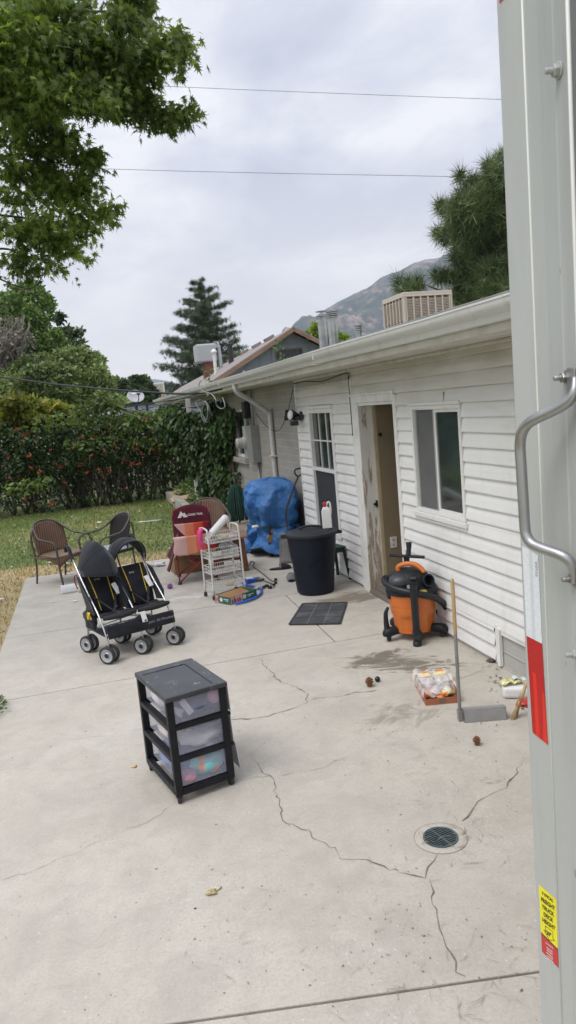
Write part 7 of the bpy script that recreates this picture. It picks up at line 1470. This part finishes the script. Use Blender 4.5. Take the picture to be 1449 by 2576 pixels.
for k,(u,v,r_,lab,m2) in enumerate([(338,1930,.016,'tan chip on the concrete left of the drawer cart',mat('chip_tan',(.60,.38,.17),.8)),(533,2248,.022,'crumbled yellow brown bit in the middle of the near slab',mat('crumb',(.42,.34,.18),.9,var=.6,sc=90)),(491,2286,.006,'tiny blue bit on the near slab',mat('bit_blue',(.05,.10,.20),.6)),(1238,1665,.035,'dead brown leaf heap against the siding foot',mat('dead_leaf',(.13,.07,.045),.9)),(545,2238,.018,'pale husk beside the crumbled bit',mat('husk',(.58,.52,.38),.9,var=.3,sc=60)),(1067,2355,.005,'tiny green leaf on the near slab',mat('bit_green',(.12,.22,.04),.8))]): small('debris_bit',lab,'debris',tuple(G(u,v)),(r_,r_*.8,r_*.35),m2,150+k,.3)
for k,(u,v,rx,lab) in enumerate([(400,1424,.09,'crumpled white paper at the far patio edge beside the folding chair'),(137,1415,.07,'white crumpled litter in the dry grass behind the left chair'),(165,1421,.06,'black and white litter in the dry grass right of the left chair'),(133,1516,.02,'small white scrap on the left part of the patio'),(302,1507,.03,'flat white scrap left of the stroller wheels') if 0 else (190,1514,.03,'flat white scrap on the patio left of the stroller'),(5,1508,.03,'small white scrap in the dry grass at the left frame edge'),(250,1316,.05,'white scrap lying on the lawn behind the middle chair')]): small('paper_scrap',lab,'litter',tuple(G(u,v)),(rx,rx*.7,rx*.3),mat('paper%d'%k,(.68,.67,.64),.8) if 0 else LBL,170+k,.35)
DR=thing('floor_drain','round dark metal floor drain grate set in a patched concrete ring','drain',(1.400,2.990,0)); RG=mat('drain_ring',(.385,.345,.295),.9,var=.12,sc=9,bmp=.5,bsc=80)
n_=48; mb=MB(); mb.lathe([(.083,.0035),(.086,.0045),(.118,.0045),(.125,.0008)],n_,capb=False,capt=False); mb.build('ring',CONC,DR,smooth=True,ang=30); mb=MB(); mb.lathe([(.1245,.0035),(.1262,.0035)],n_,capb=False,capt=False); mb.build('ring_joint',CRK,DR)
mb=MB(); mb.lathe([(.083,.003),(.083,.0032),(0,.0034)],n_,capb=False); mb.build('well',mat('drain_black',(.004,.005,.006),.9),DR)
GRT=mat('grate_metal',(.085,.115,.12),.55,.3,var=.3,sc=20); mb=MB(); mb.lathe([(.074,.004),(.074,.009),(.083,.009),(.083,.004)],n_,capb=False,capt=False)
an=R(12); ca,sa=math.cos(an),math.sin(an)
for i in range(-5,6):
    o_=i*.0135; L_=math.sqrt(max(0,.074**2-o_**2)); mb.bar((ca*-L_-sa*o_,sa*-L_+ca*o_,.0065),(ca*L_-sa*o_,sa*L_+ca*o_,.0065),.0058,.005)
mb.bar((sa*.074,-ca*.074,.0072),(-sa*.074,ca*.074,.0072),.007,.005); mb.build('grate',GRT,DR)
mb=MB()
for i in range(12):
    a=random.uniform(0,6.3); r_=.09; p=Vector((random.uniform(-.07,.12),random.uniform(-.1,.05),0)); q=[]
    for s in range(6): aa=a+s*.35; p=p+Vector((math.cos(aa),math.sin(aa),0))*.018; q.append(tuple(p))
    ribbon(mb,q,.003,z=.0125,jit=.0008,seg=.03)
mb.build('needle_litter',ND,DR)
# clear bottle lying on the patio
T=thing('clear_bottle','clear plastic bottle lying on its side on the patio below the left chair','bottle',tuple(G(174,1491)),R(8)); mb=MB(); mb.lathe([(.03,-.10),(.052,-.09),(.055,-.08),(.055,-.01),(.052,0),(.055,.01),(.055,.08),(.052,.09),(.03,.10)],20,(0,0,.055),Euler((0,R(90),0)).to_matrix()); mb.build('body',frosted('bottle_plastic',(.80,.83,.86),.15,.55),T,smooth=True); mb=MB(); mb.lathe([(.02,.0),(.02,.02)],12,(.10,0,.055),Euler((0,R(90),0)).to_matrix()); mb.build('cap',LBL,T)
small('green_scrap','yellow green scrap beside the clear bottle','litter',tuple(G(213,1490)),(.06,.03,.02),mat('scrap_yg',(.28,.26,.08),.8,var=.6,sc=50),190,.3)
o=MB().tube([G(345,1314,.03),G(378,1311,.03),G(413,1307,.03)],.012,8,2).build('metal_pole',mat('pole_alu',(.55,.55,.54),.4,.6),None,smooth=True); tag(o,'thin silver pole lying on the lawn behind the chairs','pole')
# low block wall and planks
RW=mat('old_concrete_block',(.33,.31,.26),.95,var=.2,sc=7,dirt=(.20,.18,.14),bmp=.6,bsc=40)
T=thing('low_block_wall','low weathered concrete block edging between lawn and gravel bed','wall',(1.90,0,0)); 
for k in range(7): y=14.9+k*.55; mb=MB(); mb.box((.0,y,.10+.01*(k%3)),(.16,.53,.24),(0,0,R(random.uniform(-3,3)))); mb.build('block',RW,T,bevel=.015)
PLK=mat('plank_wood',(.46,.33,.22),.8,var=.15,sc=3,stretch=(.5,5,5))
for k,(u,v,z,rz,L_,lab) in enumerate([(480,1262,.16,R(12),.95,'long pale plank lying behind the block edging'),(446,1262,.20,R(62),.5,'short pale plank propped on the end of the block edging')]):
    p=WY(u,v-14,16.9 if k==0 else 17.6); o=MB().box((0,0,0),(L_,.16,.05),(R(28),R(-4),rz)).build('wood_plank',PLK,None,bevel=.004); o.location=(p.x,p.y,.20+.05*k); tag(o,lab,'plank')
# green hose bundle and reel
HG_=mat('hose_green',(.012,.055,.042),.55,var=.3); T=thing('garden_hose','dark green garden hose hanging in long loops at the far wall corner','hose',(2.56,13.3,0)); mb=MB()
for k in range(11):
    x=-.15+.030*k+random.uniform(-.01,.01); mb.tube([(x*.5+.02,.0,.72),(x,-.03,.5),(x*1.15,-.05,.22),(x+.02,-.03,.06),(x+.05,.02,.2),(x*.8+.04,.03,.5),(x*.5+.03,.02,.72)],.014,6,4)
mb.build('hose_loops',HG_,T,smooth=True); mb=MB(); mb.tube([(.05,.06,0),(.04,.06,.76),(.0,-.06,.78)],.018,6); mb.build('hanger_post',TWIG,T)
T=thing('hose_reel','black wheel like hose reel standing against the brick wall by the green hose','hose reel',(2.78,13.0,0)); mb=MB()
for r_ in (.20,.17,.14): mb.tube([(.02*math.sin(k*2),r_*math.cos(k*PI/12)*.9,.26+r_*math.sin(k*PI/12)*1.15) for k in range(24)],.012,6,close=True)
mb.tube([(0,0,0),(0,0,.52)],.014,6); mb.tube([(-.02,-.18,.02),(-.02,.18,.02)],.014,6); mb.build('reel',BP,T,smooth=True)
small('terracotta_pot','dull brown pot rubble at the edge of the gravel by the tarp','rubble',tuple(G(655,1342)),(.10,.08,.06),mat('rubble',(.22,.15,.11),.9,var=.4,sc=20),200,.3)
# ---------------------------------------------------------------- render settings
sc.render.engine='CYCLES'; sc.render.resolution_x=576; sc.render.resolution_y=1024
sc.cycles.max_bounces=6; sc.cycles.diffuse_bounces=3; sc.cycles.glossy_bounces=3; sc.cycles.transmission_bounces=5; sc.cycles.transparent_max_bounces=6; sc.cycles.volume_bounces=0
for m_ in list(bpy.data.materials):
    if m_.users==0: bpy.data.materials.remove(m_)
